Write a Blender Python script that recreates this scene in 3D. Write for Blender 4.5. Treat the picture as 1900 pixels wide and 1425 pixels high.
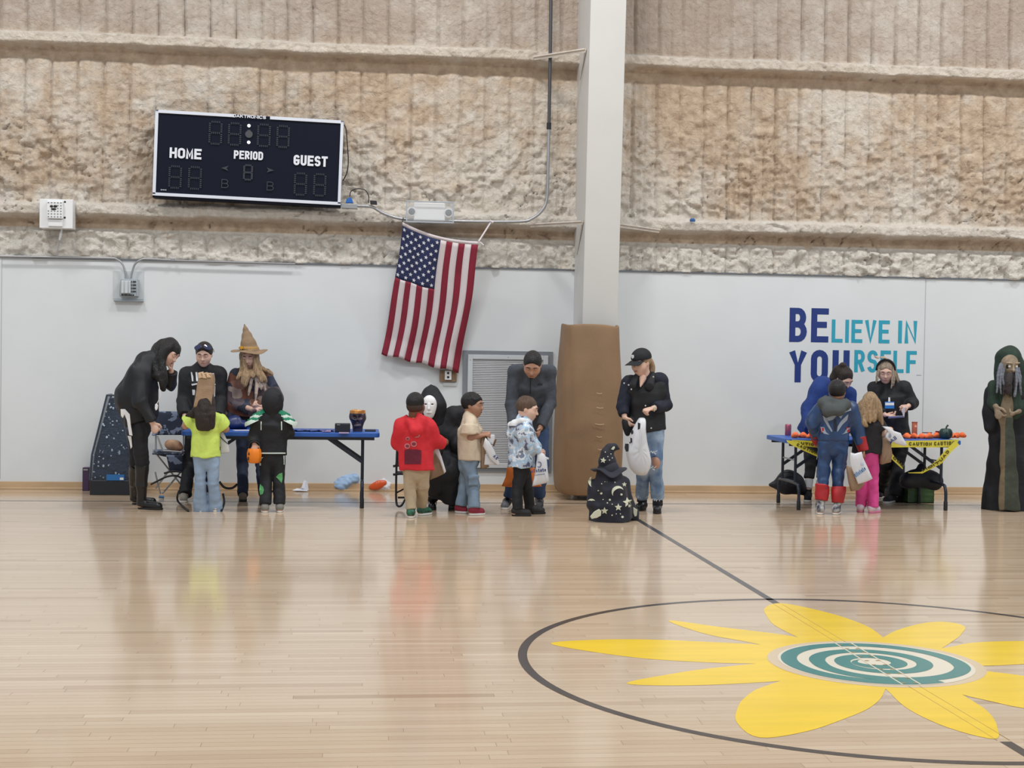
import bpy, math, random
import numpy as np
from mathutils import Vector, Matrix
from mathutils.bvhtree import BVHTree
SC = bpy.context.scene
COL = SC.collection
for _o in list(bpy.data.objects): bpy.data.objects.remove(_o)
random.seed(7)
PI = math.pi

# ------------------------------------------------------------------ camera, world, lights, exposure
FPX, YAW, PITCH, ROLL, CAMH, CAMD = 2591.5, 0.1093, -0.0215, 0.0162, 1.5525, 15.6209
c_f = Vector((math.sin(YAW)*math.cos(PITCH), math.cos(YAW)*math.cos(PITCH), math.sin(PITCH)))
_r = Vector((math.cos(YAW), -math.sin(YAW), 0)); _u = _r.cross(c_f)
c_r = _r*math.cos(ROLL)+_u*math.sin(ROLL); c_u = -_r*math.sin(ROLL)+_u*math.cos(ROLL)
c_o = Vector((0, -CAMD, CAMH))
cd = bpy.data.cameras.new('camera'); cam = bpy.data.objects.new('camera', cd); COL.objects.link(cam)
cd.sensor_width = 36; cd.lens = FPX/1900*36; cd.clip_end = 200
m = Matrix((c_r, c_u, -c_f)).transposed().to_4x4(); m.translation = c_o; cam.matrix_world = m
SC.camera = cam
W = bpy.data.worlds.new('world'); SC.world = W; W.use_nodes = True
W.node_tree.nodes['Background'].inputs[0].default_value = (0.88, 0.945, 1.0, 1)
W.node_tree.nodes['Background'].inputs[1].default_value = 0.54
def area(name, loc, sx, sy, power, col, rot=(0, 0, 0)):
    l = bpy.data.lights.new(name, 'AREA'); l.shape = 'RECTANGLE'; l.size = sx; l.size_y = sy; l.energy = power; l.color = col
    o = bpy.data.objects.new(name, l); COL.objects.link(o); o.location = loc; o.rotation_euler = rot; return o
for i, (x, y) in enumerate([(-4.5, -3.4), (1.2, -3.4), (7, -3.4), (12, -3.4), (-4.5, -10), (1.5, -10), (8, -10)]):
    area('ceiling_light', (x, y, 8.2), 1.3, 0.6, 190, (1.0, 0.97, 0.93))
SC.view_settings.view_transform = 'Standard'; SC.view_settings.look = 'None'
SC.view_settings.gamma = 1; SC.view_settings.use_curve_mapping = False
SC.view_settings.exposure = 0.0

# ------------------------------------------------------------------ helpers: pixels of the photograph to points in the hall
def ray(px, py):
    return c_f + c_r*((px-950)/FPX) - c_u*((py-712.5)/FPX)
def P(px, py, y):                       # point of depth plane y
    d = ray(px, py); return c_o + d*((y-c_o.y)/d.y)
def F(px, py, z=0.0):                   # point of the horizontal plane z
    d = ray(px, py); return c_o + d*((z-c_o.z)/d.z)
CR = {1: (140, 580, 3.653), 2: (400, 580, 3.653), 3: (690, 620, 3.958), 4: (900, 620, 3.957), 5: (1060, 620, 3.959),
      6: (1400, 640, 4.319), 7: (1780, 630, 4.19), 8: (260, 180, 4.318), 9: (690, 350, 3.85), 10: (1200, 380, 2.714),
      11: (1000, 1080, 2.111), 12: (0, 340, 5.479), 13: (940, 0, 2.74)}
def C(k, X, Y):
    a, b, s = CR[k]; return a+X/s, b+Y/s
def CP(k, X, Y, y): return P(*C(k, X, Y), y)
def V(*a): return Vector(a)

# ------------------------------------------------------------------ materials
CLOTH = False
def mat(name, col, rough=0.6, metal=0.0, var=0.0, vscale=8.0, bump=0.0, bscale=40.0, col2=None, sheen=0.0, spec=None, coat=0.0, stretch=None, trans=0.0, alpha=1.0, emit=0.0):
    m = bpy.data.materials.new(name); m.use_nodes = True; nt = m.node_tree; N = nt.nodes; L = nt.links
    b = N['Principled BSDF']; c4 = (*col, 1)
    b.inputs['Base Color'].default_value = c4; b.inputs['Roughness'].default_value = rough; b.inputs['Metallic'].default_value = metal
    if sheen: b.inputs['Sheen Weight'].default_value = sheen
    if spec is not None: b.inputs['Specular IOR Level'].default_value = spec
    if coat: b.inputs['Coat Weight'].default_value = coat; b.inputs['Coat Roughness'].default_value = 0.08
    if trans: b.inputs['Transmission Weight'].default_value = trans
    if alpha < 1: b.inputs['Alpha'].default_value = alpha
    if emit: b.inputs['Emission Color'].default_value = c4; b.inputs['Emission Strength'].default_value = emit
    if CLOTH and rough >= .74 and (not bump or bscale > 80): bump, bscale = .28, 16
    def coords():
        tc = N.new('ShaderNodeTexCoord')
        if stretch:
            mp = N.new('ShaderNodeMapping'); mp.inputs['Scale'].default_value = stretch; L.new(tc.outputs['Object'], mp.inputs[0]); return mp.outputs[0]
        return tc.outputs['Object']
    if var or col2:
        n = N.new('ShaderNodeTexNoise'); n.inputs['Scale'].default_value = vscale; n.inputs['Detail'].default_value = 4
        L.new(coords(), n.inputs['Vector'])
        r = N.new('ShaderNodeValToRGB'); r.color_ramp.elements[0].position = 0.36; r.color_ramp.elements[1].position = 0.64
        lo = tuple(max(0, c*(1-var)) for c in col); hi = col2 if col2 else tuple(min(1, c*(1+var)) for c in col)
        if col2: lo = col
        r.color_ramp.elements[0].color = (*lo, 1); r.color_ramp.elements[1].color = (*hi, 1)
        L.new(n.outputs['Fac'], r.inputs[0]); L.new(r.outputs[0], b.inputs['Base Color'])
    if bump:
        n = N.new('ShaderNodeTexNoise'); n.inputs['Scale'].default_value = bscale; n.inputs['Detail'].default_value = 3
        L.new(coords(), n.inputs['Vector'])
        bp = N.new('ShaderNodeBump'); bp.inputs['Strength'].default_value = bump; bp.inputs['Distance'].default_value = 0.03 if CLOTH else 0.01
        L.new(n.outputs['Fac'], bp.inputs['Height']); L.new(bp.outputs[0], b.inputs['Normal'])
    return m
def srgb(r, g, b):
    f = lambda c: (c/255/12.92) if c/255 <= 0.04045 else ((c/255+0.055)/1.055)**2.4
    return (f(r), f(g), f(b))

# ------------------------------------------------------------------ objects
def setp(o, label=None, cat=None, group=None, kind=None):
    if label: o['label'] = label
    if cat: o['category'] = cat
    if group: o['group'] = group
    if kind: o['kind'] = kind
    return o
def thing(name, label, cat, loc, group=None):
    o = bpy.data.objects.new(name, None); o.empty_display_size = 0.1; COL.objects.link(o); o.location = loc
    return setp(o, label, cat, group)
def link(name, me, parent=None):
    o = bpy.data.objects.new(name, me); COL.objects.link(o)
    if parent is not None:
        o.parent = parent
        t = Matrix.Translation(parent.location); q = parent.parent
        while q is not None: t = Matrix.Translation(q.location) @ t; q = q.parent
        o.matrix_parent_inverse = t.inverted() if parent.type == 'EMPTY' else Matrix.Identity(4)
    return o
def mesh_np(name, v, f, mats, mi=None, smooth=True):
    me = bpy.data.meshes.new(name)
    v = np.asarray(v, dtype=np.float32); f = np.asarray(f, dtype=np.int32); k = f.shape[1]
    me.vertices.add(len(v)); me.vertices.foreach_set('co', v.ravel())
    me.loops.add(f.size); me.loops.foreach_set('vertex_index', f.ravel())
    me.polygons.add(len(f)); me.polygons.foreach_set('loop_start', np.arange(0, f.size, k, dtype=np.int32))
    me.polygons.foreach_set('use_smooth', np.full(len(f), smooth))
    if mi is not None: me.polygons.foreach_set('material_index', np.asarray(mi, dtype=np.int32))
    for x in (mats if isinstance(mats, (list, tuple)) else [mats]): me.materials.append(x)
    me.update(calc_edges=True); me.validate(); return me
class MB:
    def __init__(s): s.v = []; s.f = []; s.mi = []
    def add(s, vs, fs, mi=0):
        n = len(s.v); s.v += [tuple(p) for p in vs]; s.f += [tuple(i+n for i in f) for f in fs]; s.mi += [mi]*len(fs); return s
    def box(s, x0, x1, y0, y1, z0, z1, mi=0, rot=None, about=None):
        vs = [Vector((x, y, z)) for x in (x0, x1) for y in (y0, y1) for z in (z0, z1)]
        if rot is not None:
            a = about or Vector(((x0+x1)/2, (y0+y1)/2, (z0+z1)/2)); vs = [a+rot@(p-a) for p in vs]
        return s.add(vs, [(0, 1, 3, 2), (4, 6, 7, 5), (0, 4, 5, 1), (2, 3, 7, 6), (0, 2, 6, 4), (1, 5, 7, 3)], mi)
    def bar(s, a, b, w, h, up=Vector((0, 0, 1)), mi=0):      # rectangular bar a to b
        a = Vector(a); b = Vector(b); d = (b-a).normalized(); sd = d.cross(up)
        if sd.length < 1e-4: sd = d.cross(Vector((1, 0, 0)))
        sd.normalize(); u = sd.cross(d)
        vs = [q+sd*(i*w/2)+u*(j*h/2) for q in (a, b) for i in (-1, 1) for j in (-1, 1)]
        return s.add(vs, [(0, 1, 3, 2), (4, 6, 7, 5), (0, 4, 5, 1), (2, 3, 7, 6), (0, 2, 6, 4), (1, 5, 7, 3)], mi)
    def tube(s, pts, r, n=8, mi=0, cap=True):
        pts = [Vector(p) for p in pts]; rr = r if isinstance(r, (list, tuple)) else [r]*len(pts); rings = []; ref = None; base = len(s.v)
        for i, p in enumerate(pts):
            d = (pts[min(i+1, len(pts)-1)]-pts[max(i-1, 0)]).normalized()
            if ref is None:
                ref = d.cross(Vector((0, 0, 1)))
                if ref.length < 1e-3: ref = Vector((1, 0, 0))
            ref = (ref-d*ref.dot(d)).normalized(); u = d.cross(ref)
            s.v += [tuple(p+(ref*math.cos(2*PI*k/n)+u*math.sin(2*PI*k/n))*rr[i]) for k in range(n)]
        for i in range(len(pts)-1):
            for k in range(n):
                s.f.append((base+i*n+k, base+i*n+(k+1) % n, base+(i+1)*n+(k+1) % n, base+(i+1)*n+k)); s.mi.append(mi)
        if cap:
            s.f.append(tuple(base+k for k in reversed(range(n)))); s.f.append(tuple(base+(len(pts)-1)*n+k for k in range(n))); s.mi += [mi, mi]
        return s
    def lathe(s, c, prof, n=20, mi=0, sx=1, sy=1, axis=None):        # prof: (r, z)
        c = Vector(c); base = len(s.v); q = Vector((0, 0, 1)).rotation_difference(Vector(axis).normalized()) if axis is not None else None
        for (r, z) in prof:
            for k in range(n):
                p = Vector((r*sx*math.cos(2*PI*k/n), r*sy*math.sin(2*PI*k/n), z))
                if q: p = q@p
                s.v.append(tuple(c+p))
        for i in range(len(prof)-1):
            for k in range(n):
                s.f.append((base+i*n+k, base+i*n+(k+1) % n, base+(i+1)*n+(k+1) % n, base+(i+1)*n+k)); s.mi.append(mi)
        if prof[0][0] > 1e-4: s.f.append(tuple(base+k for k in reversed(range(n)))); s.mi.append(mi)
        if prof[-1][0] > 1e-4: s.f.append(tuple(base+(len(prof)-1)*n+k for k in range(n))); s.mi.append(mi)
        return s
    def prism(s, pts, d, mi=0):        # closed outline of 3-D points, extruded by d
        pts = [Vector(p) for p in pts]; n = len(pts); d = Vector(d)
        s.add(pts+[p+d for p in pts], [tuple(range(n)), tuple(reversed(range(n, 2*n)))]+[(i, i+n, (i+1) % n+n, (i+1) % n) for i in range(n)], mi); return s
    def build(s, name, mats, parent=None, smooth=False, bevel=0, solid=0, sub=0, autosm=None):
        me = bpy.data.meshes.new(name); me.from_pydata(s.v, [], s.f)
        for x in (mats if isinstance(mats, (list, tuple)) else [mats]): me.materials.append(x)
        me.polygons.foreach_set('material_index', s.mi)
        if smooth: me.polygons.foreach_set('use_smooth', [True]*len(s.f))
        me.update(); o = link(name, me, parent)
        if smooth and autosm is None: 
            try: me.set_sharp_from_angle(angle=math.radians(50))
            except Exception: pass
        if solid:
            md = o.modifiers.new('solid', 'SOLIDIFY'); md.thickness = solid; md.offset = 0
        if bevel:
            md = o.modifiers.new('bevel', 'BEVEL'); md.width = bevel; md.segments = 2; md.limit_method = 'ANGLE'
        if sub:
            md = o.modifiers.new('sub', 'SUBSURF'); md.levels = sub; md.render_levels = sub
        return o
def arcpts(c, r, a0, a1, n, u=Vector((1, 0, 0)), v=Vector((0, 0, 1))):
    return [Vector(c)+u*(r*math.cos(a0+(a1-a0)*i/n))+v*(r*math.sin(a0+(a1-a0)*i/n)) for i in range(n+1)]
def smoothpath(pts, n=6):                # Catmull-Rom
    pts = [Vector(p) for p in pts]; q = [pts[0]]+pts+[pts[-1]]; out = []
    for i in range(1, len(q)-2):
        for k in range(n):
            t = k/n; a, b, c, d = q[i-1], q[i], q[i+1], q[i+2]
            out.append(0.5*((2*b)+(c-a)*t+(2*a-5*b+4*c-d)*t*t+(3*b-a-3*c+d)*t**3))
    out.append(pts[-1]); return out

# ------------------------------------------------------------------ stroke lettering (condensed sans)
def _arc(cx, cy, rx, ry, a0, a1, n=8): return [(cx+rx*math.cos(math.radians(a0+(a1-a0)*i/n)), cy+ry*math.sin(math.radians(a0+(a1-a0)*i/n))) for i in range(n+1)]
R_ = 0.22
def _obl(y0=0, y1=1): return _arc(.5, y1-R_, .5, R_, 0, 180)+_arc(.5, y0+R_, .5, R_, 180, 360)
GL = {
 'B': [[(0, 0), (0, 1)], [(0, 1), (.5, 1)]+_arc(.5, .76, .42, .24, 90, -90)+[(0, .52)], [(0, .52), (.5, .52)]+_arc(.5, .26, .5, .26, 90, -90)+[(0, 0)]],
 'E': [[(1, 0), (0, 0), (0, 1), (1, 1)], [(0, .52), (.85, .52)]], 'L': [[(0, 1), (0, 0), (1, 0)]], 'I': [[(.5, 0), (.5, 1)]],
 'V': [[(0, 1), (.5, 0), (1, 1)]], 'N': [[(0, 0), (0, 1), (1, 0), (1, 1)]], 'Y': [[(0, 1), (.5, .45), (1, 1)], [(.5, .5), (.5, 0)]],
 'O': [_obl()+[(1, 1-R_)]], 'U': [[(0, 1)]+_arc(.5, R_, .5, R_, 180, 360)+[(1, 1)]],
 'R': [[(0, 0), (0, 1)], [(0, 1), (.55, 1)]+_arc(.55, .74, .45, .26, 90, -90)+[(0, .48)], [(.5, .48), (1, 0)]],
 'S': [_arc(.5, .76, .5, .24, 20, 180)+_arc(.5, .74, .5, .24, 180, 235, 3)+_arc(.5, .26, .5, .26, 55, 0, 3)+_arc(.5, .24, .5, .24, 0, -160)],
 'F': [[(0, 0), (0, 1), (1, 1)], [(0, .5), (.85, .5)]], 'H': [[(0, 0), (0, 1)], [(1, 0), (1, 1)], [(0, .5), (1, .5)]],
 'M': [[(0, 0), (0, 1), (.5, .2), (1, 1), (1, 0)]], 'P': [[(0, 0), (0, 1)], [(0, 1), (.6, 1)]+_arc(.6, .72, .4, .28, 90, -90)+[(0, .44)]],
 'D': [[(0, 0), (0, 1), (.5, 1)]+_arc(.5, .72, .5, .28, 90, 0)+_arc(.5, .28, .5, .28, 0, -90)+[(0, 0)]],
 'G': [_arc(.5, .76, .5, .24, 20, 180)+_arc(.5, .24, .5, .24, 180, 360)+[(1, .48), (.55, .48)]], 'T': [[(0, 1), (1, 1)], [(.5, 1), (.5, 0)]],
 'A': [[(0, 0), (.5, 1), (1, 0)], [(.2, .32), (.8, .32)]], 'K': [[(0, 0), (0, 1)], [(1, 1), (0, .4)], [(.3, .55), (1, 0)]],
 'C': [_arc(.5, .76, .5, .24, 20, 180)+_arc(.5, .24, .5, .24, 180, 340)], 'W': [[(0, 1), (.25, 0), (.5, .8), (.75, 0), (1, 1)]],
 'l': [[(.5, 0), (.5, 1)]], 't': [[(.35, .95), (.35, .1), (.7, 0), (.95, 0)], [(0, .68), (.9, .68)]],
 'a': [[(.95, .68), (.95, 0)], _arc(.5, .34, .45, .34, 0, 360, 12)], 'e': [[(.06, .34), (.94, .34)]+_arc(.5, .34, .45, .34, 0, 310, 12)],
 's': [[(.95, .62)]+[(.5, .7), (.1, .6), (.15, .42), (.85, .3), (.9, .1), (.5, 0), (.05, .08)]], ' ': [], '-': [[(.1, .5), (.9, .5)]], '>': [[(0, 1), (1, .5), (0, 0)]],
}
def stroke_poly(mb, pts, t, O, U, Vv, N, th, mi=0):
    """Thick line through 2-D points (in metres), on the plane O,U,V, raised by th along N."""
    pts = [p for i, p in enumerate(pts) if i == 0 or abs(p[0]-pts[i-1][0])+abs(p[1]-pts[i-1][1]) > 1e-5]
    n = len(pts); closed = n > 2 and (abs(pts[0][0]-pts[-1][0])+abs(pts[0][1]-pts[-1][1])) < 1e-6
    if closed: pts = pts[:-1]; n -= 1
    else:
        pts = [Vector(p) for p in pts]; ax = lambda d: .5 if min(abs(d.x), abs(d.y)) < .2 else .22
        d0 = (pts[0]-pts[1]).normalized(); d1 = (pts[-1]-pts[-2]).normalized(); pts[0] = pts[0]+d0*t*ax(d0); pts[-1] = pts[-1]+d1*t*ax(d1)
    L = []; Rr = []
    for i in range(n):
        p = Vector(pts[i]); a = Vector(pts[i-1]) if (i > 0 or closed) else None; b = Vector(pts[(i+1) % n]) if (i < n-1 or closed) else None
        d1 = (p-a).normalized() if a is not None else None; d2 = (b-p).normalized() if b is not None else None
        if d1 is None: d1 = d2
        if d2 is None: d2 = d1
        n1 = Vector((-d1.y, d1.x)); n2 = Vector((-d2.y, d2.x)); mm = n1+n2
        if mm.length < 0.2: mm = n1
        mm.normalize(); k = min(1.42, 1/max(.3, mm.dot(n1)))
        L.append(p+mm*(t/2*k)); Rr.append(p-mm*(t/2*k))
    w = lambda q, h: O+U*q.x+Vv*q.y+N*h
    vs = []
    for i in range(n): vs += [w(L[i], 0), w(Rr[i], 0), w(L[i], th), w(Rr[i], th)]
    fs = []; m_ = n if closed else n-1
    for i in range(m_):
        a = 4*i; b = 4*((i+1) % n); fs += [(a+2, b+2, b+3, a+3), (a, a+2, a+3, a+1) if False else (a, b, b+2, a+2), (a+1, a+3, b+3, b+1)]
    if not closed: fs += [(0, 2, 3, 1), (4*n-4, 4*n-3, 4*n-1, 4*n-2)]
    mb.add(vs, fs, mi)
def letters(mb, text, O, U, Vv, N, w, h, t, gap=None, th=0.003, mi=0, narrow='I'):
    """Text in the box w x h whose lower-left corner is O."""
    gap = t*0.7 if gap is None else gap
    nw = sum(0 if c in 'Il' else (0.45 if c == ' ' else 1) for c in text); ni = sum(c in 'Il' for c in text)
    cw = (w-gap*(len(text)-1)-ni*t)/max(nw, .01); x = 0
    for c in text:
        ww = t if c in 'Il' else (cw*.45 if c == ' ' else cw)
        for ip, pl in enumerate(GL[c]):
            stroke_poly(mb, [(x+t/2+u*(ww-t), t/2+v*(h-t)) for u, v in pl], t, O+N*(.0006*ip), U, Vv, N, th, mi)
        x += ww+gap
def star2d(r, n=5, q=0.42, a0=90): return [(r*(1 if i % 2 == 0 else q)*math.cos(math.radians(a0+i*180/n)), r*(1 if i % 2 == 0 else q)*math.sin(math.radians(a0+i*180/n))) for i in range(2*n)]
def flat(mb, pts2, O, U, Vv, N, th=0.002, mi=0):
    mb.prism([O+U*x+Vv*y for x, y in pts2], N*th, mi)

# ------------------------------------------------------------------ numpy noise
def vnoise(X, Y, seed):
    r = np.random.RandomState(seed); T = r.rand(256, 256)
    xi = np.floor(X).astype(int); yi = np.floor(Y).astype(int); fx = X-xi; fy = Y-yi; fx = fx*fx*(3-2*fx); fy = fy*fy*(3-2*fy)
    g = lambda a, b: T[a % 256, b % 256]
    return (g(xi, yi)*(1-fx)+g(xi+1, yi)*fx)*(1-fy)+(g(xi, yi+1)*(1-fx)+g(xi+1, yi+1)*fx)*fy
def sstep(a, b, x): t = np.clip((x-a)/(b-a), 0, 1); return t*t*(3-2*t)

# ================================================================== THE SETTING
# floor: every maple strip has its own edge; too fine in the photograph to be picked apart singly
def floor_material():
    m = bpy.data.materials.new('maple_strip'); m.use_nodes = True; nt = m.node_tree; N = nt.nodes; L = nt.links; b = N['Principled BSDF']
    at = N.new('ShaderNodeAttribute'); at.attribute_name = 'tone'
    tc = N.new('ShaderNodeTexCoord'); mp = N.new('ShaderNodeMapping'); mp.inputs['Scale'].default_value = (2.2, 60, 1); L.new(tc.outputs['Object'], mp.inputs[0])
    n = N.new('ShaderNodeTexNoise'); n.inputs['Scale'].default_value = 1.5; n.inputs['Detail'].default_value = 5; L.new(mp.outputs[0], n.inputs['Vector'])
    r = N.new('ShaderNodeValToRGB'); e = r.color_ramp.elements
    e[0].position = 0.0; e[0].color = (*srgb(174, 149, 122), 1); e[1].position = 1.0; e[1].color = (*srgb(214, 194, 170), 1)
    k = e.new(0.45); k.color = (*srgb(200, 177, 151), 1)
    ad = N.new('ShaderNodeMath'); ad.operation = 'MULTIPLY_ADD'; ad.inputs[1].default_value = 0.35; L.new(n.outputs['Fac'], ad.inputs[0]); L.new(at.outputs['Fac'], ad.inputs[2])
    sb = N.new('ShaderNodeMath'); sb.operation = 'SUBTRACT'; sb.inputs[1].default_value = 0.17; L.new(ad.outputs[0], sb.inputs[0])
    L.new(sb.outputs[0], r.inputs[0]); L.new(r.outputs[0], b.inputs['Base Color'])
    b.inputs['Roughness'].default_value = 0.13; b.inputs['Specular IOR Level'].default_value = 0.62
    n2 = N.new('ShaderNodeTexNoise'); n2.inputs['Scale'].default_value = 3.0; L.new(tc.outputs['Object'], n2.inputs['Vector'])
    bp = N.new('ShaderNodeBump'); bp.inputs['Strength'].default_value = 0.08; bp.inputs['Distance'].default_value = 0.004; L.new(n2.outputs['Fac'], bp.inputs['Height']); L.new(bp.outputs[0], b.inputs['Normal'])
    return m
FX0, FX1, FY0, FY1 = -7.0, 12.5, -17.0, 0.03
M_seam = mat('floor_seam', srgb(120, 90, 62), 0.7)
fl = MB(); fl.box(FX0, FX1, FY0, FY1+.2, -0.12, -0.0015); floor_o = setp(fl.build('floor', M_seam), kind='structure')
rs = np.random.RandomState(3); bw = 0.057; g = 0.0006
V4 = []; T4 = []
rows = int((FY1-FY0)/bw)
for r in range(rows):
    y0 = FY0+r*bw; x = FX0-rs.rand()*1.2
    while x < FX1:
        ln = 0.35+rs.rand()*1.35; x0 = max(x, FX0); x1 = min(x+ln, FX1)
        if x1-x0 > .02:
            V4 += [(x0+g, y0+g, 0), (x1-g, y0+g, 0), (x1-g, y0+bw-g, 0), (x0+g, y0+bw-g, 0)]; T4.append(np.clip(rs.normal(.5, .12)-(.16 if rs.rand() < .07 else 0), .05, .95))
        x += ln
V4 = np.array(V4); nf = len(V4)//4
me = mesh_np('floor_boards', V4, np.arange(nf*4).reshape(-1, 4), floor_material(), smooth=False)
ca = me.color_attributes.new('tone', 'FLOAT_COLOR', 'POINT'); tt = np.repeat(np.array(T4), 4); ca.data.foreach_set('color', np.stack([tt, tt, tt, np.ones_like(tt)], 1).astype(np.float32).ravel())
fb = link('floor_boards', me, floor_o); fb['kind'] = 'stuff'
# painted court markings, lying on the boards
M_line = mat('court_line_paint', srgb(62, 55, 54), 0.2); M_yel = mat('flower_yellow_paint', srgb(240, 202, 22), 0.18, var=.05, vscale=1.2, stretch=(1, 9, 1))
M_teal = mat('flower_teal_paint', srgb(40, 122, 116), 0.18); M_cream = mat('flower_cream_paint', srgb(226, 216, 196), 0.2)
CXC, CYC = 2.649, -8.698
def ringpts(r, n): return [V(CXC+r*math.cos(2*PI*i/n), CYC+r*math.sin(2*PI*i/n), 0) for i in range(n)]
ZL = 0.0008
cc = MB(); n = 160; a = ringpts(1.825, n); b = ringpts(1.778, n); cc.add([p+V(0, 0, ZL) for p in a+b], [(i, (i+1) % n, (i+1) % n+n, i+n) for i in range(n)])
cc.build('centre_circle_line', M_line, floor_o)
ml = MB(); 
for y0, y1 in ((FY0, CYC-1.50), (CYC+1.60, -1.20)): ml.box(CXC-.025, CXC+.025, y0, y1, 0, ZL)
ml.build('halfway_line', M_line, floor_o)
sl = MB(); sl.box(FX0, FX1, -1.215, -1.165, 0, ZL); sl.build('sideline', M_line, floor_o)
def fpoly(pts): return [V(CXC+x, CYC+y, 0) for x, y in pts]
def rounded(pts, n=5):
    p = [Vector((x, y, 0)) for x, y in pts]; N_ = len(p); out = []
    for i in range(N_):
        a, b, c, d = p[i-1], p[i], p[(i+1) % N_], p[(i+2) % N_]
        for k in range(n):
            t = k/n; out.append(0.5*((2*b)+(c-a)*t+(2*a-5*b+4*c-d)*t*t+(3*b-a-3*c+d)*t**3))
    return [(q.x, q.y) for q in out]
petals = [
 [(-1.605, .487), (-1.376, .567), (-1.095, .575), (-.75, .50), (-.40, .36), (-.40, .0), (-.72, -.03), (-1.127, .076), (-1.425, .275)],
 [(-1.37, -.44), (-1.108, -.25), (-.844, -.121), (-.40, -.0), (-.38, -.30), (-.62, -.42), (-1.063, -.488)],
 [(-.82, 1.11), (-.574, .916), (-.223, .637), (-.1, .35), (-.35, .30), (-.537, .508), (-.709, .736)],
 [(-.184, 1.26), (-.12, 1.50), (.012, 1.66), (.14, 1.52), (.276, 1.167), (.31, .781), (.20, .35), (-.12, .35), (-.225, .869)],
 [(.10, .35), (.26, .55), (.44, .777), (.66, .97), (.80, 1.03), (.885, .98), (.89, .86), (.80, .70), (.678, .519), (.40, .22)],
 [(-.955, -.899), (-.868, -.718), (-.728, -.527), (-.40, -.28), (-.12, -.42), (-.197, -.674), (-.354, -.926), (-.539, -1.113), (-.772, -1.306), (-1.0, -1.39), (-1.03, -1.154)],
 [(-.11, -.40), (-.165, -.67), (-.197, -.978), (-.15, -1.277), (-.03, -1.46), (.066, -1.287), (.134, -1.08), (.16, -.857), (.14, -.42)],
 [(.30, .28), (.518, .30), (.74, .428), (1.05, .465), (1.40, .42), (1.64, .28), (1.35, .10), (1.0, -.05), (.42, -.12)],
 [(.08, -.42), (.156, -.70), (.25, -.861), (.338, -.979), (.62, -1.20), (.98, -1.30), (1.08, -1.12), (.92, -.66), (.40, -.20)]]
for ip, pt in enumerate(petals):
    q = MB(); pp = rounded(pt); q.add([V(CXC+x, CYC+y, ZL+.00006*ip) for x, y in pp], [tuple(range(len(pp)))]); q.build('petal', M_yel, floor_o)
q = MB(); pp = [(.545*math.cos(2*PI*i/64), -.045+.535*math.sin(2*PI*i/64)) for i in range(64)]
q.add([V(CXC+x, CYC+y, ZL*2) for x, y in pp], [tuple(range(64))]); q.build('flower_disc_border', mat('flower_border', srgb(214, 192, 160), .2), floor_o)
q = MB(); pp = [(.49*math.cos(2*PI*i/64), -.045+.49*math.sin(2*PI*i/64)) for i in range(64)]
q.add([V(CXC+x, CYC+y, ZL*3) for x, y in pp], [tuple(range(64))]); q.build('flower_disc', M_cream, floor_o)
q = MB(); n = 260; vs = []; TX = [-230, -180, 0, 180, 360, 540, 640, 700, 1012]; TR_ = [.09, .125, .165, .208, .296, .335, .42, .47, .478]
for i in range(n+1):
    ph = -230+1242*i/n; th = math.radians(ph); ro = float(np.interp(ph, TX, TR_)); w = .082*min(1, i/25+.05)
    for rr in (ro, ro-w): vs.append(V(CXC+rr*math.cos(th), CYC-.045+rr*math.sin(th), ZL*4+i*1e-6))
q.add(vs, [(2*i, 2*i+1, 2*i+3, 2*i+2) for i in range(n)]); q.build('flower_spiral', M_teal, floor_o)
q = MB()
for s in (-1, 1): q.box(CXC+s*.045-.004, CXC+s*.045+.004, CYC-.52, CYC+.44, ZL*4.2, ZL*5)
q.build('halfway_outline', M_cream, floor_o)
q = MB()
for s in (-1, 1):
    q.box(CXC+s*.027-.0016, CXC+s*.027+.0016, CYC+.46, CYC+1.62, ZL, ZL*2); q.box(CXC+s*.027-.0016, CXC+s*.027+.0016, CYC-1.48, CYC-.55, ZL, ZL*2)
    for k in range(10): q.box(CXC+s*.03-.01, CXC+s*.03+.012, CYC-.5+k*.098, CYC-.49+k*.098, ZL*5, ZL*5.5)
q.build('halfway_outline', mat('outline_tan', srgb(178, 150, 80), .3), floor_o)

# white lower wall with its cap and joints
M_white = mat('wall_white_paint', srgb(219, 224, 228), 0.5, var=.02, vscale=1.5, bump=.04, bscale=20)
ZW = 2.513
w = MB(); w.box(FX0, FX1, 0, 0.12, 0, ZW); wall = setp(w.build('wall_back', M_white), kind='structure')
M_cap = mat('galvanised_cap', srgb(120, 124, 130), 0.4, metal=.6)
w = MB(); w.box(FX0, 2.40, -.012, .03, ZW-.012, ZW+.006); w.box(2.77, FX1, -.012, .03, ZW-.012, ZW+.006); setp(w.build('trim_1', M_cap), kind='structure')
M_joint = mat('panel_joint', srgb(176, 182, 186), 0.6)
for px, py in ((3, 560), (1716, 600)):
    x = P(px, py, 0).x; w = MB(); w.box(x-.003, x+.003, -.003, .0, .11, ZW-.02); w.build('panel_joint', M_joint, wall)
M_base = mat('baseboard_maple', srgb(196, 168, 134), 0.4, var=.08, vscale=2, stretch=(1, 1, 8))
w = MB(); w.box(FX0, FX1, -.022, 0, 0, .085); w.box(FX0, FX1, -.05, 0, 0, .022); setp(w.build('baseboard_back', M_base, bevel=.004), kind='structure')

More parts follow.
